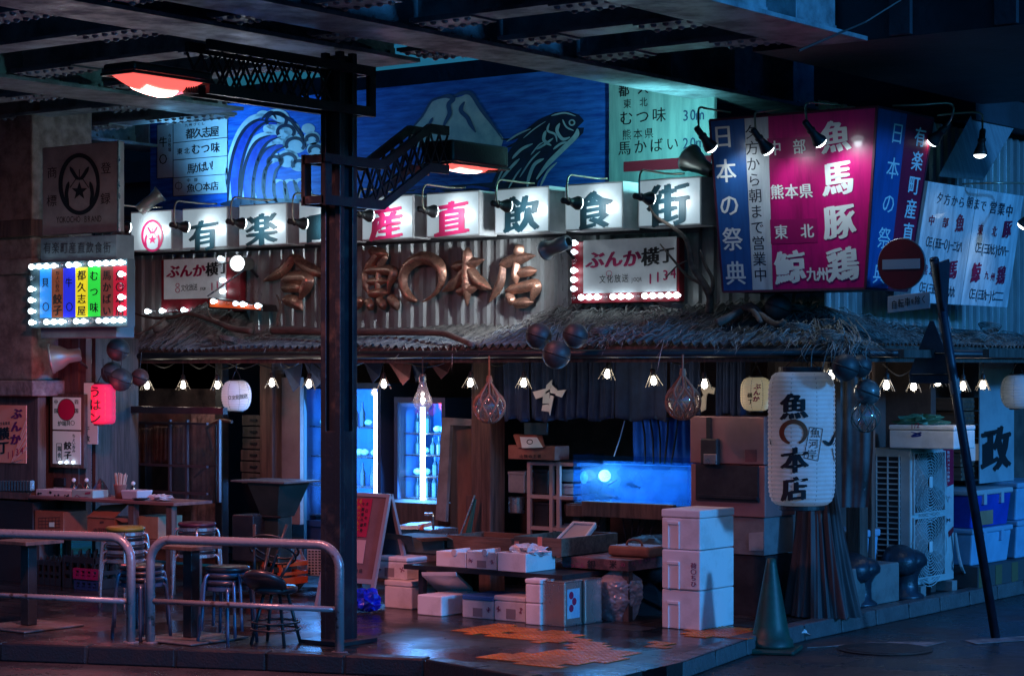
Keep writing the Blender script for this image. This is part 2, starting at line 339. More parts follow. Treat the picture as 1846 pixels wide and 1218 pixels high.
# ================================================================== VIADUCT
ZG = 4.35
m_gird = M('girder_paint', (.32, .43, .48), .5, .1, col2=(.12, .16, .18), vs=3, bump=.35, bs=35, rr=(.3, .6))
via = thing('railway_viaduct', 'dark steel railway viaduct of riveted girders crossing above the shop', 'viaduct', (-3, -5, ZG))
def rivets(mb, x0, x1, y0, y1, z, step, along='x'):
    n = int(((x1-x0) if along == 'x' else (y1-y0))/step)
    for i in range(n+1):
        for k in (0, 1):
            p = (x0+i*step, y0+(y1-y0)*k, z) if along == 'x' else (x0+(x1-x0)*k, y0+i*step, z)
            mb.lathe([(.026, .004), (.022, -.012), (.01, -.02)], p, n=7)
def girder(uc, w, v0, v1, h=.62, rv=True):
    mb = MB(); mb.box(uc-w/2, uc+w/2, v0, v1, ZG, ZG+.03); mb.box(uc-.012, uc+.012, v0, v1, ZG+.03, ZG+h); mb.box(uc-w/2, uc+w/2, v0, v1, ZG+h, ZG+h+.03)
    v = v0+.4
    while v < v1:
        mb.box(uc+.012, uc+w/2-.03, v, v+.012, ZG+.03, ZG+h); v += 1.0
    mb.box(uc+.012, uc+.024, v0, v1, ZG+.03, ZG+.13); v = v0+.1
    while v < v1:
        mb.lathe([(.018, 0), (.014, .012), (.006, .018)], (uc+.024, v, ZG+.09), (1, 0, 0), n=7); v += .22
    return mb.build('girder', m_gird, via)
girder(-1.22, .50, -13, 2.15, .82)
girder(-2.2, .55, -13, -2.7)
girder(-5.45, .6, -13, -1.3)
girder(1.05, .55, -13, -1.62)
girder(-8.4, .5, -13, 1)
def cross(v, u0, u1, rv0=.55):
    mb = MB(); z = ZG+.05
    mb.box(u0, u1, v-.14, v+.14, z, z+.025); mb.box(u0, u1, v-.01, v+.01, z+.025, z+.42); mb.box(u0, u1, v-.14, v+.14, z+.42, z+.445)
    for a, b in ((u0+.04, u0+.04+rv0), (u1-.04-rv0, u1-.04)):
        mb.box(a, b, v-.15, v+.15, z-.014, z); rivets(mb, a+.04, b-.04, v-.1, v+.1, z-.014, .1)
    return mb.build('cross_beam', m_gird, via)
for v in (-6.85, -5.85, -4.85, -3.85, -2.85, -1.85):
    if v < -2.8: cross(v, -5.15, -2.48, .7)
    cross(v, -8.14, -5.76, .6)
    if v < -2.8: cross(v, -1.92, -1.47, .2)
    if v < -1.7: cross(v, -.96, .77, .5)
cross(-2.72, -1.92, -1.47, .2)
cross(-.9, -8.14, -5.76, .9)
MB().box(-14, 4, -14, 2.1, ZG+1.6, ZG+1.9).build('deck_slab', m_dark, via)
MB().box(-14, -7.6, -3.35, -3.05, ZG-.42, ZG-.02).build('edge_plate', m_gird, via)
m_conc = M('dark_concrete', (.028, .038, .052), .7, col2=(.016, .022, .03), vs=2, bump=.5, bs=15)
abt = thing('viaduct_abutment', 'dark concrete viaduct abutment with stepped ledges behind the pink corner sign', 'abutment', (0, 6, 0))
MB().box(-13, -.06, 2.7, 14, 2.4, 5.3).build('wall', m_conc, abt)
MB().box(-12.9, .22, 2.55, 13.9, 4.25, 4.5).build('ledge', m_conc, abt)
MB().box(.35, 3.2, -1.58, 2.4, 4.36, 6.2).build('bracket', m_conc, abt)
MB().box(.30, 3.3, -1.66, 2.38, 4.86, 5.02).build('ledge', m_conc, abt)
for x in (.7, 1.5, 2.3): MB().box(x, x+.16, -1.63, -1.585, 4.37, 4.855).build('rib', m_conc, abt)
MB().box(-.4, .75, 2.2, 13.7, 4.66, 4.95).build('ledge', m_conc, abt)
MB().tube([hd(1440, 92, 14.6), hd(1500, 66, 14.8), hd(1560, 40, 15), hd(1640, -10, 15.2)], .008, 5).build('conduit', m_cable, via)
# far street behind the corner, mostly lost in the dark
bk = thing('street_building', 'dark windowless building closing the side street far right', 'building', (6, 22, 0))
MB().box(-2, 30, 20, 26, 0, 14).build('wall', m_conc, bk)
MB().box(4.5, 6, 19.95, 20.05, 0, 2.4).build('shutter', m_dark, bk)

# ================================================================== SHOP BUILDING
m_corr = M('corrugated_sheet', (.44, .47, .48), .38, .4, col2=(.22, .225, .23), vs=2.2, stretch=(1, 1, .25), bump=.15, rr=(.25, .55))
m_wall = M('interior_wall', (.10, .075, .07), .8, col2=(.05, .04, .04), vs=3, bump=.2)
shop = thing('shop_building', 'narrow fish bar under the viaduct with corrugated front and open counter', 'shop', (-4, 1, 0))
mb = MB(); prof = []; x = -8.6; st = [(0, 0), (.07, 0), (.085, .03), (.135, .03), (.15, 0)]
while x < -.02:
    for dx, dy in st[:-1]: prof.append((x+dx, dy))
    x += .15
n = len(prof)
mb.add([(x, .0+.03-dy, 2.3) for x, dy in prof]+[(x, .0+.03-dy, 3.5) for x, dy in prof], [(i, i+1, i+1+n, i+n) for i in range(n-1)]); mb.build('corrugated_wall', m_corr, shop)
mb = MB(); prof = [(q, d) for y in [i*.15 for i in range(70)] for q, d in ((y+a, b) for a, b in st[:-1])]; n = len(prof)
mb.add([(-.03+d, q+.1, 2.3) for q, d in prof]+[(-.03+d, q+.1, 4.2) for q, d in prof], [(i, i+1, i+1+n, i+n) for i in range(n-1)]); mb.build('corrugated_wall', m_corr, shop)
MB().box(-9, -.1, 2.3, 2.4, 0, 3.0).build('back_wall', m_wall, shop)
MB().box(-9, -.05, .05, 2.3, 2.27, 2.36).build('ceiling', m_woodd, shop)
MB().box(-.62, -.55, .3, 9, 0, 2.27).build('side_wall', m_wall, shop)
MB().box(-8.2, 0.0, -.12, .02, 2.12, 2.29).build('lintel_beam', m_woodd, shop)
MB().box(-.12, .02, .03, 9.5, 2.12, 2.29).build('lintel_beam', m_woodd, shop)
def post(px, v, w, mat=m_woodd):
    p = hv(px, 800, v); return MB().box(p.x-w/2, p.x+w/2, v-w/2, v+w/2, 0, 2.13).build('post', mat, shop, bevel=.012)
post(880, -.05, .22, m_wood); post(490, -.05, .17, m_wood); post(1475, .0, .12); post(1545, .9, .14); post(1570, 1.3, .06, m_wood)
post(1350, .4, .1); 
mb = MB(); a = hv(165, 800, -1.55)
MB().box(a.x-.05, a.x, -1.5, -.95, 0, 2.3).build('side_wall', m_woodd, shop)
post(212, -.9, .12, m_dark); post(400, -.2, .1, m_dark)

# left wooden wall, stone pier
t_brick = tiles('dark_bricks', (.10, .06, .055), (.07, .045, .045), (.03, .02, .02), .3, .1, rough=(.4, .7), ms=.008)
pier = thing('stone_pier', 'rough pale stone viaduct pier at the left edge of the lane', 'pier', (-8.4, -1.2, 0))
m_stone = M('rough_stone', (.34, .29, .27), .8, col2=(.17, .14, .13), vs=7, bump=1, bs=16)
xr = hv(58, 700, -1.95).x
MB().box(xr-8, xr, -1.95, -1.2, 1.9, 4.9).build('stone_block', m_stone, pier, bevel=.02)
MB().box(xr-8, xr+.09, -2.02, -1.2, 1.75, 1.9).build('ledge', m_stone, pier, bevel=.015)
MB().box(xr-8, xr+.05, -2.0, -1.2, 2.9, 3.05).build('ledge', m_stone, pier, bevel=.015)
zb = 3.25; MB().box(xr-8, xr+.12, -2.06, -1.6, zb, zb+.16).build('beam', m_wood, pier, bevel=.01)
lw = thing('plank_wall', 'dark red plank wall under the stone pier carrying posters and menus', 'wall', (-8.4, -1.5, 0))
MB().box(xr-8, xr+.02, -1.9, -1.8, .78, 1.75).build('cladding', m_woodd, lw)
mb = MB(); mb.box(-16, a.x, -1.62, -1.55, .5, 2.3)
x = -10
while x < a.x-.1: mb.box(x, x+.1, -1.632, -1.62, .5, 2.3); x += .112
mb.build('planks', M('plank_red', (.14, .085, .075), .6, col2=(.09, .05, .05), vs=5, stretch=(4, 4, .4), bump=.3), lw)
MB().box(-17, xr+.06, -2.0, -1.66, 0, .76).build('brick_base', t_brick, lw)
MB().box(xr-8, xr+.05, -2.02, -1.82, .78, .84).build('ledge', m_wood, lw)
# metal crate-like louvre over the brick base
mb = MB()
for i in range(12): mb.pbox(-6+i*5.2, -3+i*5.2, 866, 884, -2.0, .05)
mb.build('louvre', m_steel2, lw)

# ================================================================== AWNING
m_reed = M('reed_mat', (.20, .20, .19), .75, col2=(.05, .052, .055), vs=5, stretch=(6, 1.2, 1.2), bump=.9, bs=14, lo=.38, hi=.6)
m_straw = M('straw_strands', (.62, .62, .58), .8, col2=(.10, .10, .10), vs=14, lo=.35, hi=.65)
awn = thing('reed_awning', 'weathered grey reed and corrugated awning wrapping the shop corner', 'awning', (-3.5, -.5, 2.1))
EV, EU = -.92, .80                       # eave lines
ul, um0, um1 = hv(205, 640, EV).x, hv(480, 600, 0).x, hv(935, 600, 0).x
def ztop(u):                              # height of the mat where it meets the wall
    if u < um0: t = max(0, min(1, (u-ul)/(um0-ul))); return 2.30+.42*math.sin(math.pi*min(1, t*1.1))**.7
    t = max(0, min(1, (u-um1)/.45)); t = t*t*(3-2*t); return 2.385+.15*t
def roof_f(s, q):
    u = ul+(EU-ul)*s; k = max(0, (u+.0)/EU)          # mitre at the corner
    v = EV*q*1.0 if u <= 0 else EV*q
    ze = 2.20; z = ztop(u)+(ze-ztop(u))*q
    if u > 0: vtop = -k*abs(EV); v = vtop+(EV-vtop)*q; zt = ztop(u)+(ze-ztop(u))*k; z = zt+(ze-zt)*q
    z += .02*math.sin(u*2*math.pi/.09)+.02*math.sin(u*3.1+q*2)*math.sin(u*1.3)-.03*math.sin(math.pi*q)*(math.sin(u*2.3)**2)
    return (u, v, z)
mb = MB(); mb.grid(roof_f, 1100, 6); rf = mb.build('reed_roof', m_reed, awn)
def side_f(s, q):
    v = EV+(9.5-EV)*s; k = max(0, -v/abs(EV)) if v < 0 else 0
    u0 = EU*k; zt0 = 2.535+(2.20-2.535)*k - (.2*max(0, v)/(9.5) if v > 0 else 0) - (.12*min(1, max(0, v)/1.0)); ze = 2.20
    u = u0+(EU-u0)*q; z = zt0+(ze-zt0)*q
    z += .012*math.sin(v*2*math.pi/.075)+.02*math.sin(v*2.7)*math.sin(q*3)
    return (u, v, z)
mb = MB(); mb.grid(side_f, 800, 5); mb.build('reed_roof', m_reed, awn)
mb = MB(); random.seed(3)
for i in range(4200):
    if random.random() < .7: s, q = random.random(), min(1.03, random.random()**.7); p = Vector(roof_f(s, q)); dn = Vector((random.gauss(0, .35), -1, -.45))
    else: s, q = random.random()**1.5, min(1.03, random.random()**.7); p = Vector(side_f(s, q)); dn = Vector((1, random.gauss(0, .35), -.45))
    if math.sin(p.x*5.1+p.y*3)+math.sin(p.x*1.7+2)+math.sin(p.x*11.3-p.y*6) < random.uniform(-1.2, 1.2): continue
    if p.x > EU+.02 or (p.x < um1 and p.x > um0 and random.random() < .4): continue
    L_ = random.choice((random.uniform(.04, .16), random.uniform(.04, .2), random.uniform(.15, .36))); d = (dn+Vector((random.gauss(0, .42), random.gauss(0, .42), random.gauss(0, .2)))).normalized(); w_ = random.uniform(.0014, .0036)
    p = p+Vector((0, 0, .012)); sd = d.cross(Vector((0, 0, 1))).normalized()*w_; e_ = p+d*L_+Vector((0, 0, random.uniform(-.02, .03))); k = p+d*L_*.5+Vector((0, 0, random.uniform(0, .025)))
    mb.add([p-sd, p+sd, k+sd, k-sd, e_], [(0, 1, 2, 3), (3, 2, 4)])
mb.build('loose_straw', m_straw, awn, kind='stuff')
mb = MB(); mb.tube([(ul-.05, EV-.02, 2.13), (EU+.02, EV-.02, 2.13), (EU+.02, 9.4, 2.13)], .035, 8); mb.build('gutter', m_dark, awn, smooth=True)
mb = MB(); mb.box(ul, EU, EV+.02, EV+.05, 2.06, 2.19); mb.box(EU-.05, EU-.02, EV+.06, 9.4, 2.06, 2.19)
for i in range(14): x = ul+.3+i*.68; mb.box(x, x+.05, EV+.06, -.13, 2.09, 2.15)
mb.build('eave_board', m_woodd, awn)

# ================================================================== MURAL AND TEAL BOARD
m_mural = M('mural_blue', (.008, .06, .40), .45, col2=(.04, .21, .80), vs=3.5, stretch=(.7, 1, 6), lo=.36, hi=.64, bump=.1, spec=.3)
PM = VP(.5)
def board(name, lab, cat, pts_px, pl, mat, thick=.05):
    P = [pl.hit(x, y) for x, y in pts_px]; c = sum(P, Vector())/4; r = thing(name, lab, cat, (c.x, c.y, min(p.z for p in P)))
    MB().prism(P, pl.n*-thick).build('panel', mat, r); return r
def rect_px(pl, x0, x1, yt, yb):        # upright rectangle on a plane from its pixel extents (heights taken at mid width)
    a = pl.ab(pl.hit(x0, (yt+yb)/2))[0]; b = pl.ab(pl.hit(x1, (yt+yb)/2))[0]; m = (x0+x1)/2
    t = pl.ab(pl.hit(m, yt))[1]; u = pl.ab(pl.hit(m, yb))[1]
    return [pl.pt(a, t), pl.pt(b, t), pl.pt(b, u), pl.pt(a, u)]
mural = thing('mural_board', 'long blue painted mural of waves, snowy mountain and leaping fish above the lightboxes', 'mural', (-5, .5, 3.5))
a, b = hv(271, 250, .5), hv(1097, 250, .5)
MB().box(a.x, b.x, .5, .56, 3.55, 4.73).build('panel', m_mural, mural)
m_mpale = M('mural_pale', (.52, .63, .70), .5, col2=(.26, .40, .54), vs=5, lo=.42, hi=.7)
m_mdark = M('mural_navy', (.003, .007, .028), .5, col2=(.006, .018, .07), vs=5)
m_mmid = M('mural_mid', (.008, .035, .34), .5, col2=(.02, .09, .55), vs=6)
def cv(pts, k=600): return [(k+x/2.97, y/2.97) for x, y in pts]
mb = MB(); mb.poly(PM, cv([(400, 710), (480, 620), (530, 545), (590, 522), (640, 512), (655, 525), (690, 516), (720, 502), (760, 522), (800, 590), (850, 660), (915, 742), (900, 790), (420, 790)]))
mb.build('mountain', m_mpale, mural)
mb = MB(); PS = lambda pts, w, e=.006: mb.stroke(PM, cv(pts), w, e)
PS([(640, 520), (690, 500), (740, 505), (790, 580), (850, 660), (905, 740)], 7); PS([(560, 530), (610, 515), (645, 530), (620, 560), (625, 610), (600, 660), (590, 700)], 8)
PS([(705, 545), (685, 590), (720, 630), (740, 670), (765, 710)], 8); PS([(535, 630), (515, 670), (505, 700)], 5); PS([(420, 690), (480, 620), (530, 540), (600, 515)], 4)
mb.build('ridge_lines', M('mural_ridge', (.03, .09, .25), .5), mural)
mb = MB(); mb.poly(PM, cv([(820, 1060), (860, 960), (900, 880), (950, 800), (1020, 705), (1100, 642), (1190, 602), (1260, 597), (1318, 615), (1345, 648), (1308, 684), (1345, 684), (1340, 712), (1290, 762), (1210, 832), (1145, 905), (1100, 970), (1070, 1060)]), .004)
PS([(1150, 690), (1050, 710), (960, 745), (900, 745)], 5, .005); PS([(1110, 720), (1000, 760), (930, 790)], 5, .005); mb.build('fish_body', m_mdark, mural)
mb = MB(); f_ = lambda pts, w, e=.0075: mb.stroke(PM, cv(pts), w, e)
f_([(1310, 690), (1300, 730), (1230, 800), (1150, 880), (1090, 960)], 9); f_([(1140, 700), (1130, 750), (1170, 780)], 6); f_([(1215, 660), (1200, 700), (1230, 745), (1270, 735)], 6); f_([(1130, 850), (1080, 880), (1050, 950), (1040, 1010)], 6)
f_([(960, 850), (1010, 800), (1070, 770)], 5); f_([(900, 960), (960, 890), (1000, 850)], 5); f_([(1170, 620), (1240, 605), (1300, 622)], 3); f_([(1090, 800), (1140, 770), (1180, 740)], 4); f_([(930, 760), (990, 720), (1060, 690)], 3); f_([(1110, 1000), (1150, 920), (1200, 870)], 4); f_([(1000, 950), (1060, 860), (1110, 810)], 3); f_([(870, 1000), (900, 930), (930, 880)], 3); f_([(940, 1010), (980, 940), (1010, 900)], 3); f_([(1180, 800), (1220, 770), (1260, 760)], 4); f_([(1160, 660), (1150, 700), (1190, 720), (1200, 760)], 4); f_([(1060, 830), (1100, 780), (1130, 760)], 2.5); f_([(1230, 640), (1250, 680), (1290, 700)], 3); f_([(1020, 740), (1080, 690), (1140, 650)], 2)
mb.disc(PM, 600+1280/2.97, 657/2.97, 6, 6, .0075); mb.build('fish_highlights', m_mpale, mural)
mb = MB(); mb.disc(PM, 600+1280/2.97, 657/2.97, 3.2, 3.2, .009); mb.build('fish_eye', m_ink, mural)
wv = lambda pts, w, e: mb.stroke(PM, cv(pts, 0), w, e)
mb = MB()
SW = [[(1240, 1100), (1250, 930), (1280, 790), (1330, 690), (1400, 640), (1470, 650)], [(1310, 1100), (1320, 950), (1350, 830), (1400, 750), (1470, 720)], [(1385, 1100), (1380, 970), (1400, 870), (1440, 800), (1500, 770)], [(1460, 1100), (1430, 1010), (1440, 910), (1480, 860)], [(1490, 960), (1490, 1020), (1500, 1090)], [(1540, 960), (1555, 1020), (1570, 1090)], [(1590, 960), (1620, 1020), (1640, 1090)]]
for p in SW: wv(p, 30, .004)
for c_ in ((1480, 640, 24), (1530, 700, 22), (1580, 770, 22), (1500, 760, 14), (1560, 690, 15), (1470, 860, 17), (1540, 850, 20), (1600, 880, 16), (1410, 625, 14), (1670, 740, 15), (1690, 800, 16), (1650, 690, 12), (1440, 690, 11)): mb.disc(PM, c_[0]/2.97, c_[1]/2.97, c_[2], c_[2]*.8, .004)
for q in ([(1780, 700), (1860, 660), (1900, 640)], [(1790, 760), (1850, 800), (1880, 850)]): wv(q, 18, .004)
mb.build('wave_foam', m_mpale, mural)
mb = MB()
for p in SW: wv([(x+14, y+10) for x, y in p], 20, .006)
mb.build('wave_bands', m_mmid, mural)
mb = MB()
for p in SW: wv([(x-22, y+4) for x, y in p], 6, .0072); wv([(x+34, y+12) for x, y in p], 5, .0072)
for c_ in ((1480, 640, 18), (1530, 700, 15), (1580, 770, 16), (1470, 860, 12), (1540, 850, 14), (1600, 880, 11), (1670, 740, 10), (1690, 800, 11)):
    mb.ring(PM, c_[0]/2.97, c_[1]/2.97+2, c_[2], c_[2]*.75, 6, .0072, 150, 400)
wv([(1440, 600), (1500, 615), (1560, 650), (1610, 720), (1640, 790)], 6, .0072); wv([(1400, 640), (1450, 600), (1480, 640)], 5, .0072)
wv([(1180, 1095), (1350, 1080), (1560, 1085), (1700, 1090)], 14, .0072)
mb.build('wave_outlines', m_mdark, mural)
mb = MB(); random.seed(5)
for i in range(26):
    x = random.uniform(720, 900); y = random.uniform(312, 350); mb.stroke(PM, [(x, y), (x+20, y-random.uniform(0, 4)), (x+random.uniform(30, 60), y+random.uniform(-3, 3))], random.uniform(2, 5), .004)
mb.build('sea_strokes', m_mmid, mural)
mb = MB(); mb.poly(PM, [(700, 352), (760, 338), (900, 328), (900, 372), (700, 380)], .0035); mb.build('sea_shadow', m_mdark, mural)
mb = MB(); mb.poly(PM, [(283, 225), (410, 213), (410, 348), (312, 354), (312, 320), (283, 322)], .004); mb.build('menu_panel', M('mural_white', (.6, .68, .74), .5, col2=(.5, .58, .64), vs=4), mural)
mb = MB()
for q in ([(312, 224), (312, 354)], [(312, 258), (410, 248)], [(312, 289), (410, 281)], [(312, 321), (410, 314)], [(283, 225), (410, 213)], [(410, 213), (410, 348)], [(312, 354), (410, 348)], [(283, 225), (283, 322)], [(283, 322), (312, 320)]): mb.stroke(PM, q, 1.3, .006, tip=1)
mb.text(PM, '都久志屋', (343, 241), (387, 237), 17, 20, .0065); mb.text(PM, '九州づくし', (336, 226), (366, 223), 6, 6, .0065)
mb.text(PM, '東北', (324, 273), (337, 272), 10, 12, .0065); mb.text(PM, 'むつ味', (353, 269), (388, 266), 17, 20, .0065)
mb.text(PM, '馬かばい！', (344, 304), (386, 298), 14, 20, .0065); mb.text(PM, '中部', (340, 325), (353, 324), 7, 7, .0065); mb.text(PM, '魚〇本店', (344, 339), (387, 335), 15, 17, .0065)
mb.text(PM, '牛〇', (294, 256), (294, 287), 15, 20, .0065); mb.text(PM, '今日牧場', (306, 245), (306, 270), 6, 8, .0065); mb.stroke(PM, [(322, 325), (322, 345)], 1.5, .0065); mb.ring(PM, 322, 335, 6, 6, 1.2, .0065)
mb.build('lettering', m_ink, mural)

m_tealb = M('teal_board', (.32, .52, .5), .5, col2=(.2, .36, .36), vs=2.5, stretch=(4, 1, .5), bump=.1)
PT = VP(.46)
teal = thing('distance_board', 'pale green board listing shop names and metres beside the painted mural', 'sign board', (-1.2, .46, 3.4))
a, b = hv(1098, 250, .46), hv(1288, 250, .46)
MB().box(a.x, b.x, .46, .499, 3.3, 4.72).build('panel', m_tealb, teal)
mb = MB()
mb.text(PT, '都久', (1125, 163), (1159, 158), 20, 24, wt=.02); mb.text(PT, '東北', (1131, 187), (1160, 184), 15, 18, wt=.01); mb.text(PT, 'むつ味', (1129, 213), (1188, 207), 26, 28, wt=.015)
mb.text(PT, '熊本県', (1130, 243), (1170, 240), 17, 20, wt=.01); mb.text(PT, '馬かばい', (1126, 267), (1212, 259), 24, 27, wt=.015)
mb.build('lettering', m_ink, teal)
mb = MB(); mb.text(PT, '30m', (1236, 208), (1262, 206), 15, 24, wt=.02); mb.text(PT, '20m', (1236, 258), (1262, 256), 15, 24, wt=.02); mb.build('lettering', M('navy_ink', (.02, .06, .14), .5), teal)
mb = MB(); mb.poly(PT, [(1124, 292), (1282, 280), (1282, 302), (1124, 310)]); mb.build('red_bar', M('bar_red', (.3, .02, .04), .5), teal)

# ================================================================== LAMP BUILDER
def gooseneck(lab, arm, pos, aim, power, group, col=(.78, .94, 1), r=.058, spot=125, ln=1.):
    pos = Vector(pos); aim = Vector(aim).normalized(); t = thing('gooseneck_lamp', lab, 'lamp', pos, group)
    MB().tube(arm, .0085, 7, sm=5).build('arm', M('pale_pipe', (.4, .36, .28), .35, .6), t, smooth=True)
    mb = MB(); mb.lathe([(.018, -.13*ln), (.026, -.12*ln), (.026, -.07*ln), (.034, -.065*ln), (.034, -.05*ln), (.028, -.045*ln), (.036, -.02), (r*.92, .02), (r, .03), (r, .05), (r*.93, .052)], pos, aim, n=18); hs = mb.build('housing', m_black, t, smooth=True)
    mb = MB(); mb.lathe([(r*.92, .045), (r*.85, .062), (r*.5, .075), (.002, .08)], pos, aim, n=18, cap=False); mb.build('bulb', m_lens, hs, smooth=True)
    lamp('SPOT', pos+aim*.09, t, power, col, aim, size=.03, spot=spot, blend=.8)
    return t
# ================================================================== NINE LIGHTBOXES
m_lbox = M('lightbox_acrylic', (.62, .66, .68), .28, col2=(.5, .55, .58), vs=3, emit=.30, ecol=(.60, .86, 1), coat=.6)
m_lside = M('lightbox_side', (.58, .62, .64), .4, .0, col2=(.42, .46, .48), vs=4)
VB = -.42
BX = [('emblem', 235, 310, 425), ('有', 328, 410, 424), ('楽', 430, 517, 413), ('町', 538, 628, 410), ('産', 652, 745, 401), ('直', 768, 864, 394), ('飲', 891, 990, 386), ('食', 1018, 1123, 379), ('街', 1150, 1264, 369)]
DESC = ['red round emblem', 'teal character for have, second from left', 'teal character for pleasure, third from left', 'teal character for town half hidden by the post', 'pink character for produce right of the post', 'pink character for direct, box at its left pink too', 'teal character for drink, third from right', 'teal character for eat, second from right', 'teal character for street beside the pink sign']
LXY = [(223, 409), (328, 408), (430, 402), (541, 402), (660, 388), (775, 380), (908, 370), (1035, 365), (1165, 357)]
PB = VP(VB); ZT, ZB = 3.585, 3.185
m_pink = M('pink_ink', (.75, .02, .16), .5)
def emblem(mb, pl, cx, cy, rx, ry, e, sc=1.):
    mb.ring(pl, cx, cy, rx, ry, 4*sc, e); k = rx/16
    for p in ([(-8, -14), (-3, -6), (0, -4)], [(8, -14), (3, -6), (0, -4)], [(0, -12), (0, -3)], [(-9, -2), (-11, 8), (-9, 17)], [(9, -2), (11, 8), (9, 17)], [(-3, -4), (-8, 3)], [(3, -4), (8, 3)]): mb.stroke(pl, [(cx+x*k, cy+y*k*1.05) for x, y in p], 3.4*sc, e)
    mb.poly(pl, [(cx+k*(7 if i % 2 == 0 else 3)*math.sin(math.pi*i/5), cy+k*6-k*(8 if i % 2 == 0 else 3)*math.cos(math.pi*i/5)) for i in range(10)], e)
for (ch, x0, x1, yc), ds, (lx, ly) in zip(BX, DESC, LXY):
    a, b = hv(x0, yc, VB).x, hv(x1, yc, VB).x
    t = thing('lightbox_sign', 'white square lightbox with '+ds, 'lightbox', ((a+b)/2, VB+.12, ZB), 'row of lightbox signs over the shop front')
    MB().box(a, b, VB+.004, VB+.26, ZB, ZT).build('box', m_lside, t, bevel=.008)
    mb_ = MB().box(a+.014, b-.014, VB, VB+.02, ZB+.014, ZT-.014); lp = mb_.build('panel', m_lbox, t)
    mb = MB(); cx = (x0+x1)/2; pc = PB.hit(cx, yc)
    if ch == 'emblem': emblem(mb, PB, cx+2, yc, 18, 27, .004)
    else:
        w_, h_ = (x1-x0)*.66, 68*(x1-x0)/97
        mb.text(PB, ch, (cx-2, yc), (cx-2, yc), w_, h_, .004, wt=.045)
    mb.build('lettering', m_pink if ch in ('emblem', '産', '直') else m_teal, lp)
    ln_ = thing
    q = hv(lx, ly, VB-.30); 
    arm = [(b-.2, VB+.06, ZT+.035), (q.x+.02, VB+.0, ZT+.035), (q.x, VB-.24, ZT+.04), (q.x, VB-.36, ZT+.035), (q.x, VB-.40, ZT-.03), (q.x, VB-.40, q.z+.04), (q.x, VB-.36, q.z)]
    gooseneck('black spot lamp for the lightbox with '+ds.split(',')[0], arm, q, (.33, 1, -.10), 4.6, 'lamps over the lightbox row')
MB().box(hv(235, 420, VB+.3).x, hv(1264, 420, VB+.3).x, VB+.27, VB+.3, ZB-.03, ZT+.02)
fr = MB().box(hv(235, 420, 0).x, -1.0, VB+.262, VB+.3, ZB-.025, ZB+.02).box(hv(235, 420, 0).x, -1.0, VB+.262, VB+.3, ZT-.05, ZT).build('mounting_rail', m_dark)
tag(fr, 'dark steel rails the row of white lightboxes is fixed to', 'rail')

# ================================================================== COPPER LETTERS
m_cop = M('copper', (.58, .30, .21), .30, .7, col2=(.18, .105, .085), vs=6, bump=.7, bs=26, rr=(.25, .55), emit=0)
PC = VP(-.03)
def copper(lab, strokes):
    pts = [PC.hit(x, y) for st_ in strokes for x, y in st_[0]]; c = sum(pts, Vector())/len(pts)
    mb = MB()
    for pts_, r in strokes:
        P = smooth_path([PC.hit(x, y)+Vector((0, -.055, 0)) for x, y in pts_], 6); m = len(P); k = len(mb.v); N = 16
        s_ = 1/ppm(P[0]); closed = (P[0]-P[-1]).length < .02
        for i, p in enumerate(P):
            tt = (P[(i+1) % m if closed and i == m-1 else min(i+1, m-1)]-P[max(i-1, 0)]).normalized(); x = Vector((0, -1, 0)).cross(tt).normalized(); q = i/(m-1)
            rr = 1.1*r*s_*(1 if closed else max(.12, min(1, q*6+.35, (1-q)*2.6+.12))*(.82+.3*math.sin(q*3.1)))
            for j in range(N):
                a = 2*math.pi*j/N; mb.v.append(p+x*(rr*math.cos(a))+Vector((0, -1, 0))*(rr*1.05*(1-abs(math.cos(a))**1.25)*(1 if math.sin(a) > 0 else -1)))
        for i in range(m-1):
            for j in range(N): mb.f.append((k+i*N+j, k+i*N+(j+1) % N, k+(i+1)*N+(j+1) % N, k+(i+1)*N+j))
        if not closed: mb.f.append(tuple(k+j for j in range(N))); mb.f.append(tuple(k+(m-1)*N+j for j in range(N)))
    o = mb.build('copper_letter', m_cop, smooth=True); return tag(o, lab, 'letter', 'copper shop name letters on the corrugated front')
copper('raised copper character with peaked top beside the black post', [([(537, 460), (518, 487), (481, 507)], 9), ([(538, 462), (560, 482), (604, 500)], 9), ([(515, 505), (540, 501), (563, 504), (553, 528), (545, 545)], 11), ([(518, 540), (540, 545), (553, 560)], 10), ([(514, 520), (540, 518), (556, 520)], 8)])
copper('raised copper fish character with four dots right of the post', [([(672, 452), (690, 456), (707, 459)], 8), ([(688, 455), (676, 474), (663, 490)], 8), ([(704, 460), (694, 474), (688, 487)], 7), ([(664, 490), (666, 510), (671, 530)], 7), ([(662, 489), (690, 487), (716, 490), (710, 510), (706, 532)], 8), ([(668, 509), (688, 507), (708, 508)], 6), ([(690, 488), (688, 508), (687, 530)], 6), ([(670, 530), (690, 528), (707, 528)], 7), ([(660, 538), (653, 548), (650, 560)], 8), ([(668, 540), (674, 550), (679, 559)], 8), ([(688, 538), (696, 548), (700, 559)], 8), ([(708, 535), (718, 546), (724, 560)], 9)])
copper('raised copper circle between the fish and book characters', [([(758, 543), (742, 532), (733, 508), (740, 483), (762, 467), (785, 468), (802, 484), (802, 510), (790, 530), (768, 545)], 10)])
copper('raised copper character shaped like a tree with crossbar', [([(822, 482), (850, 477), (880, 468)], 9), ([(850, 447), (849, 500), (849, 552)], 11), ([(846, 485), (830, 508), (803, 526)], 9), ([(853, 482), (868, 506), (894, 522)], 10), ([(830, 527), (850, 522), (870, 518)], 8)])
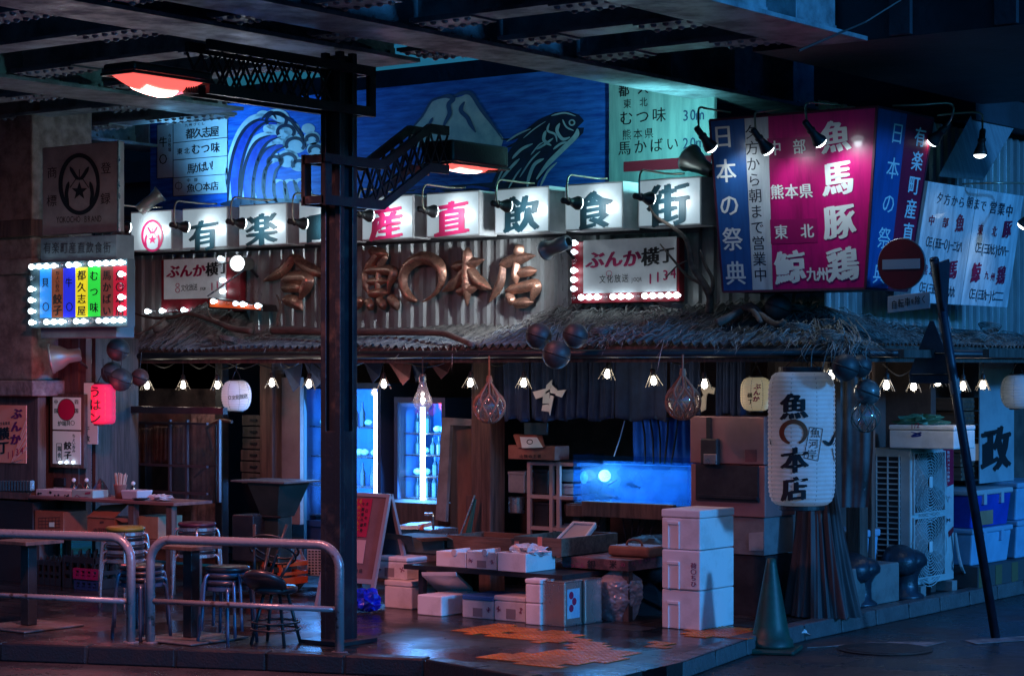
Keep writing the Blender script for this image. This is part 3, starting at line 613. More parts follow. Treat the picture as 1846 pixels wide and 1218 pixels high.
copper('raised copper shop character at the right end of the row', [([(943, 441), (942, 452), (938, 466)], 10), ([(908, 479), (936, 468), (972, 461)], 9), ([(914, 476), (908, 512), (888, 545)], 8), ([(938, 470), (936, 492), (938, 514)], 8), ([(940, 494), (956, 490), (975, 488)], 8), ([(918, 525), (945, 519), (974, 514), (968, 532), (962, 546)], 9), ([(922, 528), (928, 540), (936, 549)], 8), ([(932, 548), (950, 546), (968, 545)], 8)])
# ================================================================== BULB-FRAMED SIGNBOARDS
_b = MB(); _b.lathe([(.004, -.03), (.013, -.028), (.013, -.012), (.016, -.005), (.025, .010), (.027, .022), (.023, .036), (.012, .046), (.002, .049)], (0, 0, 0), (0, -1, 0), n=14, cap=False)
def raw(mb, name, mat):
    me = bpy.data.meshes.new(name); me.from_pydata(mb.v, [], mb.f); me.polygons.foreach_set('use_smooth', [True]*len(me.polygons)); me.materials.append(mat); return me
ME_ON = raw(_b, 'bulb_lit', m_bulbc); ME_OFF = raw(_b, 'bulb_unlit', m_gcl); ME_DIM = raw(_b, 'bulb_dim', M('dim_lit_bulb', (.8, .9, 1), .4, emit=1.6, ecol=(.8, .9, 1)))
rb_ = random.Random(4)
def bulbs(t, pl, pts, off=()):
    for i, (x, y) in enumerate(pts): inst('bulb', ME_OFF if i in off else (ME_DIM if rb_.random() < .14 else ME_ON), pl.hit(x, y, .03), t)
def line(p, q, n): return [(p[0]+(q[0]-p[0])*i/(n-1), p[1]+(q[1]-p[1])*i/(n-1)) for i in range(n)]
m_frred = M('frame_red', (.30, .015, .03), .4, col2=(.2, .01, .02), vs=5)
m_sbw = M('signboard_white', (.62, .64, .66), .4, col2=(.5, .52, .55), vs=3, emit=.06, ecol=(.8, .9, 1))
def bunka(mb_p, mb_k, mb_t, pl, x0, x1, y, h, sl):
    w_ = (x1-x0)/5
    mb_p.text(pl, 'ぶんか', (x0+w_*.5, y), (x0+w_*2.6, y+sl*2.1), w_*1.08, h, .005, wt=.05)
    mb_k.text(pl, '横', (x0+w_*3.65, y+sl*3-1), (x0+w_*3.65, y+sl*3-1), w_*1.05, h*1.05, .005, wt=.04)
    mb_k.text(pl, '丁', (x0+w_*4.6, y+sl*3.6-3), (x0+w_*4.6, y+sl*3.6-3), w_*.9, h*.9, .005, wt=.04)
    mb_t.text(pl, '1134', (x0+w_*3.65, y+h*.85+6), (x0+w_*4.95, y+h*.85-4), w_*.46, h*.68, .005, wt=.03)
m_mag = M('magenta_ink', (.45, .008, .10), .5)
# right one
PR = VP(-.12); a, b = hv(1030, 490, -.12).x, hv(1224, 490, -.12).x; zt, zb = hv(1130, 432, -.12).z, hv(1130, 545, -.12).z
t = thing('bulb_signboard', 'white signboard in a red frame of white bulbs right of the copper letters', 'signboard', ((a+b)/2, -.1, zb), 'bulb bordered signboards on the front')
MB().box(a, b, -.117, -.03, zb, zt).build('frame', m_frred, t, bevel=.006)
MB().prism(rect_px(PR, 1053, 1220, 430, 527), (0, -.012, 0)).build('panel', m_sbw, t)
m1, m2, m3 = MB(), MB(), MB(); bunka(m1, m2, m3, Plane((0, -.133, 0), (1, 0, 0), (0, 0, 1)), 1057, 1215, 468, 33, -1.5)
PR2 = Plane((0, -.133, 0), (1, 0, 0), (0, 0, 1))
m2.text(PR2, '文化放送', (1086, 503), (1127, 501), 12, 16, .004, wt=.015); m2.text(PR2, 'JOQR', (1139, 504), (1155, 503), 5, 9, .004, wt=.01)
m3.ring(PR2, 1098, 493, 5, 5, 1, .004)
m1.build('lettering', m_mag, t); m2.build('lettering', m_ink, t); m3.build('lettering', m_mag, t)
bulbs(t, PR, line((1037, 438), (1036, 537), 7)+line((1050, 536), (1222, 532), 13), (2, 6, 10, 14))
# left one, with red arrow box
PL_ = VP(-.12); a, b = hv(290, 510, -.12).x, hv(432, 510, -.12).x; zt, zb = hv(360, 466, -.12).z, hv(360, 562, -.12).z
t = thing('bulb_signboard', 'white signboard with magenta brush lettering behind bare branches left of copper letters', 'signboard', ((a+b)/2, -.1, zb), 'bulb bordered signboards on the front')
MB().box(a, b, -.117, -.03, zb, zt).build('frame', m_frred, t, bevel=.006)
MB().prism(rect_px(PL_, 297, 408, 466, 538), (0, -.012, 0)).build('panel', m_sbw, t)
m1, m2, m3 = MB(), MB(), MB(); bunka(m1, m2, m3, PR2, 301, 412, 489, 25, -1)
m2.text(PR2, '文化放送', (330, 519), (352, 517), 8, 13, .004, wt=.015); m2.text(PR2, 'JOQR', (361, 520), (370, 520), 3.4, 6, .004); m3.ring(PR2, 320, 514, 3, 3, 1.2, .004); m3.ring(PR2, 320, 523, 3.6, 4, 1.2, .004)
m1.build('lettering', m_mag, t); m2.build('lettering', m_ink, t); m3.build('lettering', m_mag, t)
bulbs(t, PL_, line((268, 561), (386, 557), 10)+[(400, 466), (402, 480), (403, 505), (403, 525)], (1, 3, 4, 6, 7, 11))
PA = VP(-.45)
t = thing('arrow_sign_box', 'orange red bulb box jutting out over the awning below the left signboard', 'sign box', hv(415, 560, -.45))
P = [PA.hit(x, y) for x, y in ((375, 536), (470, 549), (474, 561), (375, 556))]
MB().prism(P, (0, .22, 0)).build('box', m_dark, t, bevel=.006)
MB().prism([PA.hit(x, y, .004) for x, y in ((378, 539), (468, 551), (470, 558), (378, 553))], (0, .003, 0)).build('panel', M('panel_orange', (.75, .1, .02), .4, emit=.35), t)
bulbs(t, PA, line((387, 543), (467, 551), 7), (1, 2, 5))
MB().tube([hv(374, 534, -.40), hv(447, 482, -.2)], .008, 6).build('strut', m_steel2, t)

# ================================================================== TRADEMARK BOX AND COLOURED PANEL SIGN (far left)
VT = -1.98
PY = VP(VT); xa, xb = hv(76, 340, VT).x, hv(214, 340, VT).x; zt, zb = hv(145, 260, VT).z, hv(145, 421, VT).z
m_grey = M('sign_grey', (.36, .38, .40), .5, col2=(.25, .27, .28), vs=3)
t = thing('trademark_sign', 'dim grey box sign with dark oval emblem high on the left', 'sign', ((xa+xb)/2, VT+.2, zb))
MB().box(xa, xb, VT, VT+.07, zb, zt).build('box', m_grey, t, bevel=.008)
MB().box(xb-.006, xb+.012, VT-.012, VT+.01, zb, zt).build('corner_trim', m_steel2, t)
mb = MB(); emblem(mb, PY, 143, 332, 34, 52, .004, 1.9)
for ch, x, y in (('商', 94, 311), ('登', 191, 303), ('標', 93, 362), ('録', 190, 358)): mb.text(PY, ch, (x, y), (x, y), 19, 22, .004, wt=.01)
mb.text(PY, 'YOKOCHO BRAND', (104, 396), (180, 394), 6, 14, .004, wt=.01); mb.build('lettering', m_ink, t)
VT2 = VT-.06; P2 = VP(VT2); xa, xb = hv(73, 450, VT2).x, hv(207, 450, VT2).x; zt, zb2 = hv(140, 426, VT2).z, hv(140, 609, VT2).z
t = thing('panel_sign', 'bright bulb framed box sign of seven coloured strips on the far left', 'sign', ((xa+xb)/2, VT2+.2, zb2))
MB().box(xa, xb+.02, VT2, VT2+.22, zb2, zt).build('box', M('box_teal', (.20, .30, .36), .5, col2=(.13, .2, .25), vs=3), t, bevel=.008)
mb = MB(); mb.text(P2, '有楽町産直飲食街', (85, 447), (193, 446), 14, 22, .004, wt=.015); mb.build('lettering', M('box_teal_dark', (.03, .045, .06), .5), t)
VF = VT2-.08; PF = VP(VF); xa, xb = hv(54, 530, VF).x, hv(229, 530, VF).x; zt, zb = hv(140, 470, VF).z, hv(140, 590, VF).z
MB().box(xa, xb, VF+.003, VF+.1, zb, zt).build('frame', M('frame_teal', (.08, .16, .2), .5), t, bevel=.006)
cols = [('blue', (.02, .26, .85)), ('brown', (.17, .045, .02)), ('deepblue', (.02, .03, .75)), ('yellow', (.85, .72, .02)), ('green', (.03, .75, .06)), ('maroon', (.14, .03, .025)), ('crimson', (.42, .008, .03))]
xs = [72, 93, 114, 136, 158, 181, 204, 228]; tx = ['貝〇', 'ちょい呑み餃子', '牛〇', '都久志屋', 'むつ味', '馬かばい', '魚〇本店']
mk = MB()
for i, (nm, c) in enumerate(cols):
    yt, yb = 485-i*.9, 573-i*.6
    MB().prism([PF.hit(xs[i], yt, .002), PF.hit(xs[i+1], yt-.9, .002), PF.hit(xs[i+1], yb-.6, .002), PF.hit(xs[i], yb, .002)], (0, .004, 0)).build('coloured_strip', M('strip_'+nm, c, .4, emit=.75), t, label=nm+' strip')
    cxm = (xs[i]+xs[i+1])/2
    if i == 1: mk.text(PF, 'ちょい呑み', (cxm, 492), (cxm, 523), 8, 8, .004); mk.text(PF, '餃子', (cxm, 539), (cxm, 559), 17, 19, .004, wt=.04)
    elif len(tx[i]) == 2: mk.text(PF, tx[i], (cxm-1, 509), (cxm, 553), 13, 18, .004, wt=.03)
    elif len(tx[i]) == 3: mk.text(PF, tx[i], (cxm, 497), (cxm, 554), 16, 19, .004, wt=.03)
    else: mk.text(PF, tx[i], (cxm, 496), (cxm, 560), 16, 19, .004, wt=.03)
mk.build('lettering', m_ink, t)
bulbs(t, PF, line((60, 481), (221, 473), 13)+line((59, 501), (59, 561), 4)+line((60, 581), (221, 577), 13)+line((221, 494), (221, 556), 4), (4, 7, 13, 18, 22, 31, 25))
lamp('AREA', hv(140, 530, VF-.06), t, 2, (.8, .9, 1), (0, -1, -.2), size=.8, sizey=.5)

# ================================================================== BIG PINK CORNER SIGN
TL, TR, BR, BL = hv(1280, 213, -.78), hv(1581, 197, -.78), hv(1560, 521, -.60), hv(1304, 525, -.60)
TR.z = TL.z = (TL.z+TR.z)/2; BR.z = BL.z = (BL.z+BR.z)/2
ST, SB = hu(1682, 222, TR.x), hu(1634, 549, BR.x); ST.z = TR.z; SB.z = BR.z
pk = thing('corner_sign', 'large tapered box sign in magenta, blue and white hung at the shop corner', 'sign', ((TL.x+TR.x)/2, -.4, BL.z))
m_back = M('sign_dark_back', (.05, .05, .06), .6)
B1, B2 = Vector((TL.x, ST.y, TL.z)), Vector((BL.x, SB.y, BL.z)); i_ = .004
MB().add([TL, TR, ST, B1, BL, BR, SB, B2], [(0, 1, 2, 3), (7, 6, 5, 4), (0, 4, 5, 1), (1, 5, 6, 2), (2, 6, 7, 3), (3, 7, 4, 0)]).build('box', m_back, pk)
def quad_map(a, b, c, d): return lambda s, q: (a.lerp(b, s)).lerp(d.lerp(c, s), q)
fq = quad_map(TL, TR, BR, BL); sq = quad_map(TR, ST, SB, BR)
PFQ = Plane(TL, TR-TL, TL-BL); PSQ = Plane(TR, ST-TR, TR-BR)
def strip(fn, pl, s0, s1, mat, q0=0, q1=1, e=.004):
    P = [fn(s0, q0), fn(s1, q0), fn(s1, q1), fn(s0, q1)]; return MB().prism([p+pl.n*.0012 for p in P], pl.n*e).build('face_panel', mat, pk)
m_sblue = M('strip_navy', (.025, .11, .36), .35, col2=(.015, .06, .2), vs=2, stretch=(6, 6, .35), coat=.4, lo=.45, hi=.75)
m_smag = M('strip_magenta', (.6, .006, .17), .33, col2=(.33, .006, .10), vs=2, stretch=(6, 6, .35), coat=.4, lo=.45, hi=.75)
m_smar = M('side_maroon', (.42, .012, .055), .4, col2=(.28, .01, .045), vs=3)
fp = [strip(fq, PFQ, 0, .215, m_sblue), strip(fq, PFQ, .217, .36, M('strip_white', (.66, .7, .75), .4, col2=(.45, .47, .52), vs=2, stretch=(4, 4, .4))), strip(fq, PFQ, .362, 1, m_smag)]
sp_ = [strip(sq, PSQ, 0, .52, m_sblue), strip(sq, PSQ, .522, 1, m_smar)]
m_patch = M('strip_patch', (.38, .006, .12), .4)
mb = MB()
for pts in ([(1383, 250), (1468, 247), (1470, 282), (1388, 287)], [(1388, 396), (1472, 394), (1474, 437), (1390, 440)]): MB().poly(PFQ, pts, .0075).build('patch', m_patch, fp[2])
e = .0095
mb = MB(); mb.text(PFQ, '日本の祭典', (1303, 246), (1326, 492), 38, 45, e, wt=.02); mb.build('lettering', m_wht, fp[0]); mb = MB()
for ch, x, y, s in (('魚', 1506, 246, 54), ('馬', 1510, 321, 58), ('豚', 1513, 399, 58), ('鶏', 1519, 476, 58)): mb.text(PFQ, ch, (x, y), (x, y), s, s*1.12, e, wt=.045)
mb.text(PFQ, '鯨', (1424, 481), (1424, 481), 56, 62, e, wt=.042); mb.text(PFQ, '九州', (1464, 494), (1483, 494), 22, 26, e, wt=.035)
mb.text(PFQ, '中部', (1397, 267), (1441, 264), 24, 28, e, wt=.025); mb.text(PFQ, '熊本県', (1401, 346), (1453, 344), 25, 28, e, wt=.03); mb.text(PFQ, '東北', (1408, 418), (1455, 416), 25, 27, e, wt=.025)
mb.build('lettering', m_wht, fp[2])
mb = MB(); mb.text(PFQ, '夕方から朝まで営業中', (1354, 238), (1371, 495), 25, 27, .0065, wt=.012); mb.build('lettering', M('strip_ink', (.012, .02, .045), .5), fp[1])
mb = MB(); mb.text(PSQ, '日本の祭典', (1618, 240), (1586, 492), 24, 42, .0065, wt=.015); mb.build('lettering', m_wht, sp_[0]); mb = MB(); mb.text(PSQ, '有楽町産直飲食', (1659, 247), (1626, 505), 21, 38, .0065, wt=.02); mb.build('lettering', m_wht, sp_[1])
mb = MB()
for a, b in ((TL, TR), (TR, ST), (BL, BR), (BR, SB), (TL, BL), (TR, BR), (ST, SB)): mb.tube([a, b], .013, 4)
mb.build('edge_frame', M('frame_maroon', (.12, .03, .06), .4, .3), pk)
G2 = 'black lamps around the corner sign'
def slamp(lab, lx, ly, v, arm_px, aim, power, plane_u=None):
    p = hv(lx, ly, v) if plane_u is None else hu(lx, ly, plane_u)
    A = [(hv(x, y, vv) if plane_u is None else hu(x, y, vv)) for x, y, vv in arm_px]
    return gooseneck(lab, A+[p-Vector(aim).normalized()*.12], p, aim, power, G2, r=.056, spot=120, ln=1.25)
PW = 5.5
slamp('black lamp above the left blue strip of the corner sign', 1276, 258, -1.08, [(1318, 203, -.72), (1275, 196, -.85), (1262, 194, -1.04), (1259, 205, -1.08)], (.30, .62, -.75), PW)
slamp('black lamp above the white strip of the corner sign', 1378, 262, -1.08, [(1415, 196, -.72), (1380, 201, -.9), (1363, 203, -1.06), (1361, 212, -1.08)], (.30, .62, -.75), PW)
slamp('black lamp above the magenta face of the corner sign', 1472, 248, -1.08, [(1515, 190, -.72), (1465, 185, -.95), (1454, 187, -1.06), (1452, 197, -1.08)], (.32, .62, -.75), PW*2)
slamp('black lamp over the maroon side of the corner sign', 1688, 247, 1.25, [(1609, 191, .9), (1660, 189, 1.1), (1713, 187, 1.24), (1717, 208, 1.25)], (-.75, .1, -.62), 2.6, plane_u=1)
t_can = slamp('bright lamp hanging in front of the sloping side canopy', 1768, 268, .95, [(1690, 208, .8), (1740, 203, .9), (1768, 205, .95), (1771, 220, .95)], (-.12, .0, -1), 4, plane_u=1)
slamp('lamp cut by the right edge over the white telephone sign', 1850, 398, .95, [(1735, 332, .6), (1800, 330, .9), (1850, 332, .95), (1856, 350, .95)], (-.6, .0, -.8), 3, plane_u=1)
cp = [hu(1692, 318, .35), hu(1752, 206, .15), hu(1838, 214, .15), hu(1772, 326, .35)]
tag(MB().prism(cp, (.01, .0, .02)).build('side_canopy', M('canopy_sheet', (.3, .34, .37), .4, col2=(.2, .23, .25), vs=4, stretch=(1, 6, 1))), 'small sloping translucent canopy sheet lit by a lamp on the side wall', 'canopy')

# white telephone sign on the side
A1, A2, A3, A4 = hu(1674, 327, .62), hu(1846, 364, .62), hu(1816, 567, .46), hu(1640, 545, .46)
A2.z = A1.z; A3.z = A4.z
ws = thing('telephone_sign', 'white two panel sign with telephone numbers on the side street wall', 'sign', ((A1.x+A3.x)/2-.1, (A1.y+A2.y)/2, A4.z))
PWS = Plane(A1, A2-A1, A1-A4); wq = quad_map(A1, A2, A3, A4)
m_wsg = M('sign_white_aged', (.66, .74, .78), .45, col2=(.36, .42, .46), vs=3, stretch=(3, 3, .4), coat=.2)
for s0, s1 in ((0, .497), (.503, 1)): P = [wq(s0, 0), wq(s1, 0), wq(s1, 1), wq(s0, 1)]; MB().prism(P, PWS.n*-.16).build('panel', m_wsg, ws, bevel=.006)
mb = MB()
mb.text(PWS, '夕方から', (1695, 357), (1734, 365), 12, 22, wt=.015); mb.text(PWS, '朝まで', (1749, 365), (1773, 371), 12, 23, wt=.015); mb.text(PWS, '営業中', (1791, 374), (1820, 380), 13, 24, wt=.02)
mb.text(PWS, '〇三(五五一〇)一二七八', (1673, 435), (1732, 445), 6, 21, wt=.03); mb.text(PWS, '〇三(三五九七)七八八一', (1762, 446), (1816, 453), 6, 21, wt=.03)
mb.text(PWS, '〇三(三五九七)七九九九', (1661, 517), (1719, 526), 6, 21, wt=.03); mb.text(PWS, '〇三(三五九一)七二二二', (1751, 529), (1806, 534), 6, 21, wt=.03); mb.build('lettering', M('sign_navy', (.012, .035, .06), .5), ws)
mb = MB(); mb.text(PWS, '中部', (1680, 397), (1705, 401), 11, 20, wt=.02); mb.text(PWS, '魚', (1731, 402), (1731, 402), 15, 34, wt=.05); mb.text(PWS, '東北', (1768, 414), (1793, 417), 10, 21, wt=.02); mb.text(PWS, '豚', (1816, 413), (1816, 413), 15, 34, wt=.05)
mb.text(PWS, '馬', (1718, 486), (1718, 486), 16, 36, wt=.05); mb.text(PWS, '熊本県', (1668, 486), (1693, 492), 10, 20, wt=.02); mb.text(PWS, '鯨', (1760, 491), (1760, 491), 16, 38, wt=.05); mb.text(PWS, '九州', (1779, 496), (1790, 499), 8, 16, wt=.02); mb.text(PWS, '鶏', (1805, 496), (1805, 496), 15, 36, wt=.05); mb.build('lettering', M('sign_maroon', (.22, .01, .05), .5), ws)

# ================================================================== FLOODLIGHTS
def flood(lab, p, aim, power, col, r=.11, lit=True, spot=100):
    p = Vector(p); aim = Vector(aim).normalized(); t = thing('floodlight', lab, 'floodlight', p)
    mb = MB(); mb.lathe([(.035, -.2), (.06, -.19), (.065, -.08), (r*.8, -.02), (r, .06), (r+.012, .065), (r+.012, .085), (r, .085)], p, aim, n=24, cap=False); hs = mb.build('housing', M('flood_grey', (.30, .32, .30), .4, .5), t, smooth=True)
    mb = MB(); mb.lathe([(r*.98, .06), (r*.6, .075), (.003, .08)], p, aim, n=24, cap=False); mb.build('lens', M('flood_lens', (.9, .95, 1), .3, emit=10, ecol=(.85, .95, 1)) if lit else m_steel2, hs, smooth=True)
    MB().tube([p-aim*.12, p-aim*.14+Vector((0, .15, -.12))], .014, 6).build('bracket', m_dark, t)
    if power: lamp('SPOT', p+aim*.11, t, power, col, aim, size=.06, spot=spot, blend=.9)
    return t
flood('grey floodlight tilted up at the mural above the red emblem box', hv(278, 358, -.40), (.55, .50, .6), 115, (.16, .55, 1), r=.075, lit=False, spot=165)
flood('grey floodlight lighting the pale green board beside the corner sign', hv(1254, 292, -.25), (-.85, .10, .5), 75, (.28, .85, .9), r=.11, lit=False, spot=165)
flood('round white floodlight shining outward beside the left bulb signboard', hv(434, 475, -.42), (.35, -1, -.02), 4, (.85, .95, 1), r=.075)
flood('grey floodlight aimed down at the copper letters from the right', hv(995, 447, -.62), (-.92, .12, -.22), 66, (.88, .95, 1), r=.075, lit=False, spot=120)
flood('bulbous pale floodlight under the coloured panel sign', hv(108, 644, -1.95), (-.75, -.65, -.15), 0, (1, 1, 1), r=.13, lit=False)
flood('round pale floodlight half behind the black floats at the awning end', hv(172, 632, -1.35), (-.5, -.85, -.1), 0, (1, 1, 1), r=.12, lit=False)
# no lamps stand behind the lightboxes; the floodlights wash the mural
# ================================================================== LAMP POST
pb = hz(611, 1157); pole = thing('lamp_post', 'black square steel lamp post with lattice arms standing at the pavement edge', 'lamp post', pb)
m_pole = M('pole_paint', (.012, .018, .027), .42, .2, col2=(.032, .034, .036), vs=7, bump=.25, bs=40, rr=(.3, .6), lo=.5, hi=.7)
w_ = .07; mb = MB()
for sx in (-1, 1):
    for sy in (-1, 1): mb.box(pb.x+sx*w_-.025, pb.x+sx*w_+.025, pb.y+sy*w_-.025, pb.y+sy*w_+.025, 0, 4.32)
mb.box(pb.x-.055, pb.x+.055, pb.y-.055, pb.y+.055, 0, 4.3); mb.box(pb.x-w_-.024, pb.x+w_+.024, pb.y-w_-.024, pb.y+w_+.024, 0, 1.55); mb.build('post', m_pole, pole, bevel=.004)
MB().box(pb.x-.2, pb.x+.2, pb.y-.2, pb.y+.2, .002, .03).build('base_plate', m_pole, pole)
zu = 3.98
def arm(d, z0, L_, rise, name='arm'):
    mb = MB(); y0 = pb.y-d*.28; y1 = pb.y+d*L_
    for sx in (-1, 1):
        x0, x1 = pb.x+sx*.10-.018, pb.x+sx*.10+.018
        pts = [(y0, z0), (pb.y+d*.38, z0), (pb.y+d*(L_*.8), z0+rise), (y1, z0+rise)]
        for dz in (0, .30):
            for (ya, za), (yb, zb_) in zip(pts[:-1], pts[1:]):
                mb.hexa([Vector((x0, ya, za+dz)), Vector((x1, ya, za+dz)), Vector((x1, yb, zb_+dz)), Vector((x0, yb, zb_+dz))], [Vector((x0, ya, za+dz-.07)), Vector((x1, ya, za+dz-.07)), Vector((x1, yb, zb_+dz-.07)), Vector((x0, yb, zb_+dz-.07))])
        mb.box(x0, x1, min(y0, y0+d*.07), max(y0, y0+d*.07), z0, z0+.24)
        n = 9
        for i in range(n):          # lattice between the chords
            ya = pb.y+d*(.2+(L_-.2)*i/n); yb = pb.y+d*(.2+(L_-.2)*(i+1)/n); f = lambda y: z0+rise*max(0, min(1, (abs(y-pb.y)-.38)/(L_*.8-.38)))
            mb.tube([((x0+x1)/2, ya, f(ya)), ((x0+x1)/2, yb, f(yb)+.23)], .009, 4); mb.tube([((x0+x1)/2, ya, f(ya)+.23), ((x0+x1)/2, yb, f(yb))], .009, 4)
    mb.box(pb.x-.10, pb.x+.10, min(y0, y0+d*.05), max(y0, y0+d*.05), z0+.235, z0+.295); mb.box(pb.x-.10, pb.x+.10, min(y0, y0+d*.05), max(y0, y0+d*.05), z0-.06, z0-.004)
    mb.build(name, m_pole, pole); return z0+rise, y1
m_glow = M('sodium_glass', (1, .5, .45), .3, emit=1.3, ecol=(1, .12, .10))
m_glow2 = M('sodium_core', (1, .9, .85), .3, emit=4.5, ecol=(1, .62, .55))
def head(d, z, y, L_):
    x0, x1 = pb.x-.15, pb.x+.15; ya, yb = sorted((y, y+d*L_))
    mb = MB(); mb.box(x0, x1, ya, yb, z-.01, z+(.05 if d < 0 else .16)); mb.build('lamp_head', m_pole, pole, bevel=.02)
    mb = MB(); n = 12
    mb.grid(lambda s, q: (x0+.03+(x1-x0-.06)*s, ya+.04+(yb-ya-.08)*q, z-.015-(.12 if d < 0 else .05)*(math.sin(math.pi*s)*math.sin(math.pi*q))**.5), n, n); mb.build('lamp_glass', m_glow, pole, smooth=True)
    mb = MB(); zt_ = z-.075 if d < 0 else z-.03
    for sa, sb in ((.16, .46), (.54, .84)): mb.grid(lambda s, q: (x0+.03+(x1-x0-.06)*(sa+(sb-sa)*s), ya+.04+(yb-ya-.08)*(.22+.45*q), z-.021-(.12 if d < 0 else .05)*(math.sin(math.pi*(sa+(sb-sa)*s))*math.sin(math.pi*(.22+.45*q)))**.5), 6, 8)
    mb.build('lamp_core', m_glow2, pole, smooth=True)
    mb = MB()
    for k in range(6): mb.box(x0+.05, x1-.05, yb-.2+k*.022, yb-.19+k*.022, z-.10 if d < 0 else z-.05, z-.02)
    for xx in (x0-.006, x1-.012): mb.box(xx, xx+.018, ya-.01, yb+.01, z-.03, z-.012)
    for yy in (ya-.008, yb-.008): mb.box(x0+.012, x1-.012, yy, yy+.016, z-.03, z-.012)
    mb.build('lamp_grille', m_pole, pole)
    lamp('AREA', ((x0+x1)/2, (ya+yb)/2, z-.15), pole, 135 if d < 0 else 8, (1, .28, .26), (-.42, .25, -1) if d < 0 else (0, 0, -1), size=.34, sizey=.5, spread=140)
z_, y_ = arm(-1, zu-.04, 1.45, 0); head(-1, z_+.02, y_, .72)
z_, y_ = arm(1, 3.26, 1.15, .32); head(1, z_+.04, y_, .72)

# ================================================================== GUARD RAILS
m_rail = M('rail_paint', (.24, .25, .27), .38, .3, col2=(.06, .04, .035), vs=9, bump=.35, rr=(.25, .7), lo=.58, hi=.66)
def rail(lab, p, q, H=.745):
    d = (q-p).normalized(); L_ = (q-p).length; t = thing('guard_rail', lab, 'guard rail', (p+q)/2, 'steel hoop guard rails along the kerb')
    up = Vector((0, 0, 1)); c = .17
    pts = [p-up*.03, p+up*(H-c)]+[p+d*(c-c*math.cos(a))+up*(H-c+c*math.sin(a)) for a in [math.pi/2*i/7 for i in range(1, 8)]]+[q-d*(c-c*math.cos(a))+up*(H-c+c*math.sin(a)) for a in [math.pi/2*i/7 for i in range(7, 0, -1)]]+[q+up*(H-c), q-up*.03]
    mb = MB(); mb.tube(pts, .034, 14); mb.build('hoop', m_rail, t, smooth=True)
    mb = MB(); mb.tube([p+up*.305, q+up*.305], .021, 10); mb.build('cross_bar', m_rail, t, smooth=True)
    mb = MB(); mb.lathe([(.06, 0.002), (.055, .012)], p, n=16); mb.lathe([(.06, 0.002), (.055, .012)], q, n=16); mb.build('foot_plate', m_steel, t)
p0, p1 = hz(271, 1158), hz(612, 1176); rail('painted steel hoop rail beside the lamp post, complete in view', p0, p1, .76)
d = (p0-p1).normalized(); q1 = hz(236, 1158); rail('painted steel hoop rail running out of the left edge', q1, q1+d*1.56, .77)
# ================================================================== STRING BULBS WITH WIRE GUARDS
m_guard = M('guard_wire', (.2, .18, .15), .4, .5)
def guarded(p, lab, ztop):
    p = Vector(p); t = thing('hanging_bulb', lab, 'light bulb', p, 'bare bulbs hung under the awning')
    MB().tube([p+Vector((0, 0, .07)), (p.x, p.y, ztop)], .005, 5).build('cord', m_cable, t)
    mb = MB(); mb.lathe([(.012, .09), (.02, .085), (.022, .035), (.018, .03)], p, n=12); mb.build('socket', m_black, t, smooth=True)
    mb = MB(); mb.lathe([(.012, .03), (.016, .015), (.025, -.008), (.026, -.02), (.02, -.037), (.002, -.045)], p, n=14, cap=False); mb.build('bulb', m_bulb, t, smooth=True)
    mb = MB()
    for i in range(6): a = i*math.pi/3; mb.tube([p+Vector((.02*math.cos(a), .02*math.sin(a), .05)), p+Vector((.05*math.cos(a), .05*math.sin(a), -.01)), p+Vector((.072*math.cos(a), .072*math.sin(a), -.055))], .003, 4)
    k = [p+Vector((.055*math.cos(a), .055*math.sin(a), -.018)) for a in [j*math.pi/6 for j in range(13)]]; mb.tube(k, .003, 4, cap=False); mb.build('guard', m_guard, t)
    lamp('POINT', p+Vector((0, 0, -.1)), t, .85, (1, .86, .7), size=.04); return t
BL_ = [(265, 693, 'front', 'leftmost guarded bulb beside the black floats'), (330, 692, 'front', 'guarded bulb second from the left, over the glass cabinet'), (392, 692, 'front', 'guarded bulb just left of the small white round lantern'), (490, 688, 'front', 'guarded bulb over the weathered post right of the round lantern'), (557, 690, 'front', 'guarded bulb before the torn cloth left of the lamp post'),
       (692, 690, 'front', 'guarded bulb right of the lamp post, left of the giant clear bulb'), (848, 688, 'front', 'guarded bulb just left of the netted glass float'), (944, 688, 'front', 'guarded bulb before the navy curtain right of the netted float'), (1095, 672, 'front', 'higher guarded bulb in the middle of the navy curtains'), (1178, 684, 'front', 'warm guarded bulb left of the second netted float'), (1270, 690, 'front', 'guarded bulb between second netted float and cream lantern'),
       (1499, 674, 'front', 'guarded bulb squeezed between giant lantern and black floats'), (1598, 692, 'side', 'guarded bulb above the air conditioner, right of floats'), (1647, 694, 'side', 'guarded bulb above the white foam box on the air conditioner'), (1690, 686, 'side', 'guarded bulb directly behind the leaning sign pole'), (1736, 694, 'side', 'guarded bulb just right of the leaning sign pole'), (1772, 692, 'side', 'rightmost guarded bulb beside the pale round lantern')]
src = None
for x, y, s, lab in BL_:
    p = hv(x, y, -.72) if s == 'front' else hu(x, y, .55)
    if src is None: src = guarded(p, lab, 2.1)
    else:
        c = copy_tree(src, loc=p); c['label'] = lab; c.rotation_euler = (random.uniform(-.12, .12), random.uniform(-.12, .12), random.uniform(0, 3))
src2 = None
# cable carrying them
mb = MB(); pts = [hv(x, y-22, -.72) for x, y, s, _ in BL_ if s == 'front']; allp = []
for a, b in zip(pts[:-1], pts[1:]): allp += [a+Vector((0, 0, .12)), (a+b)/2+Vector((0, 0, .02+random.uniform(0, .05)))]
allp.append(pts[-1]+Vector((0, 0, .12))); mb.tube(allp, .007, 5, sm=4); tag(mb.build('light_cable', m_cable), 'black cable looping between the bulbs along the front eave', 'cable')

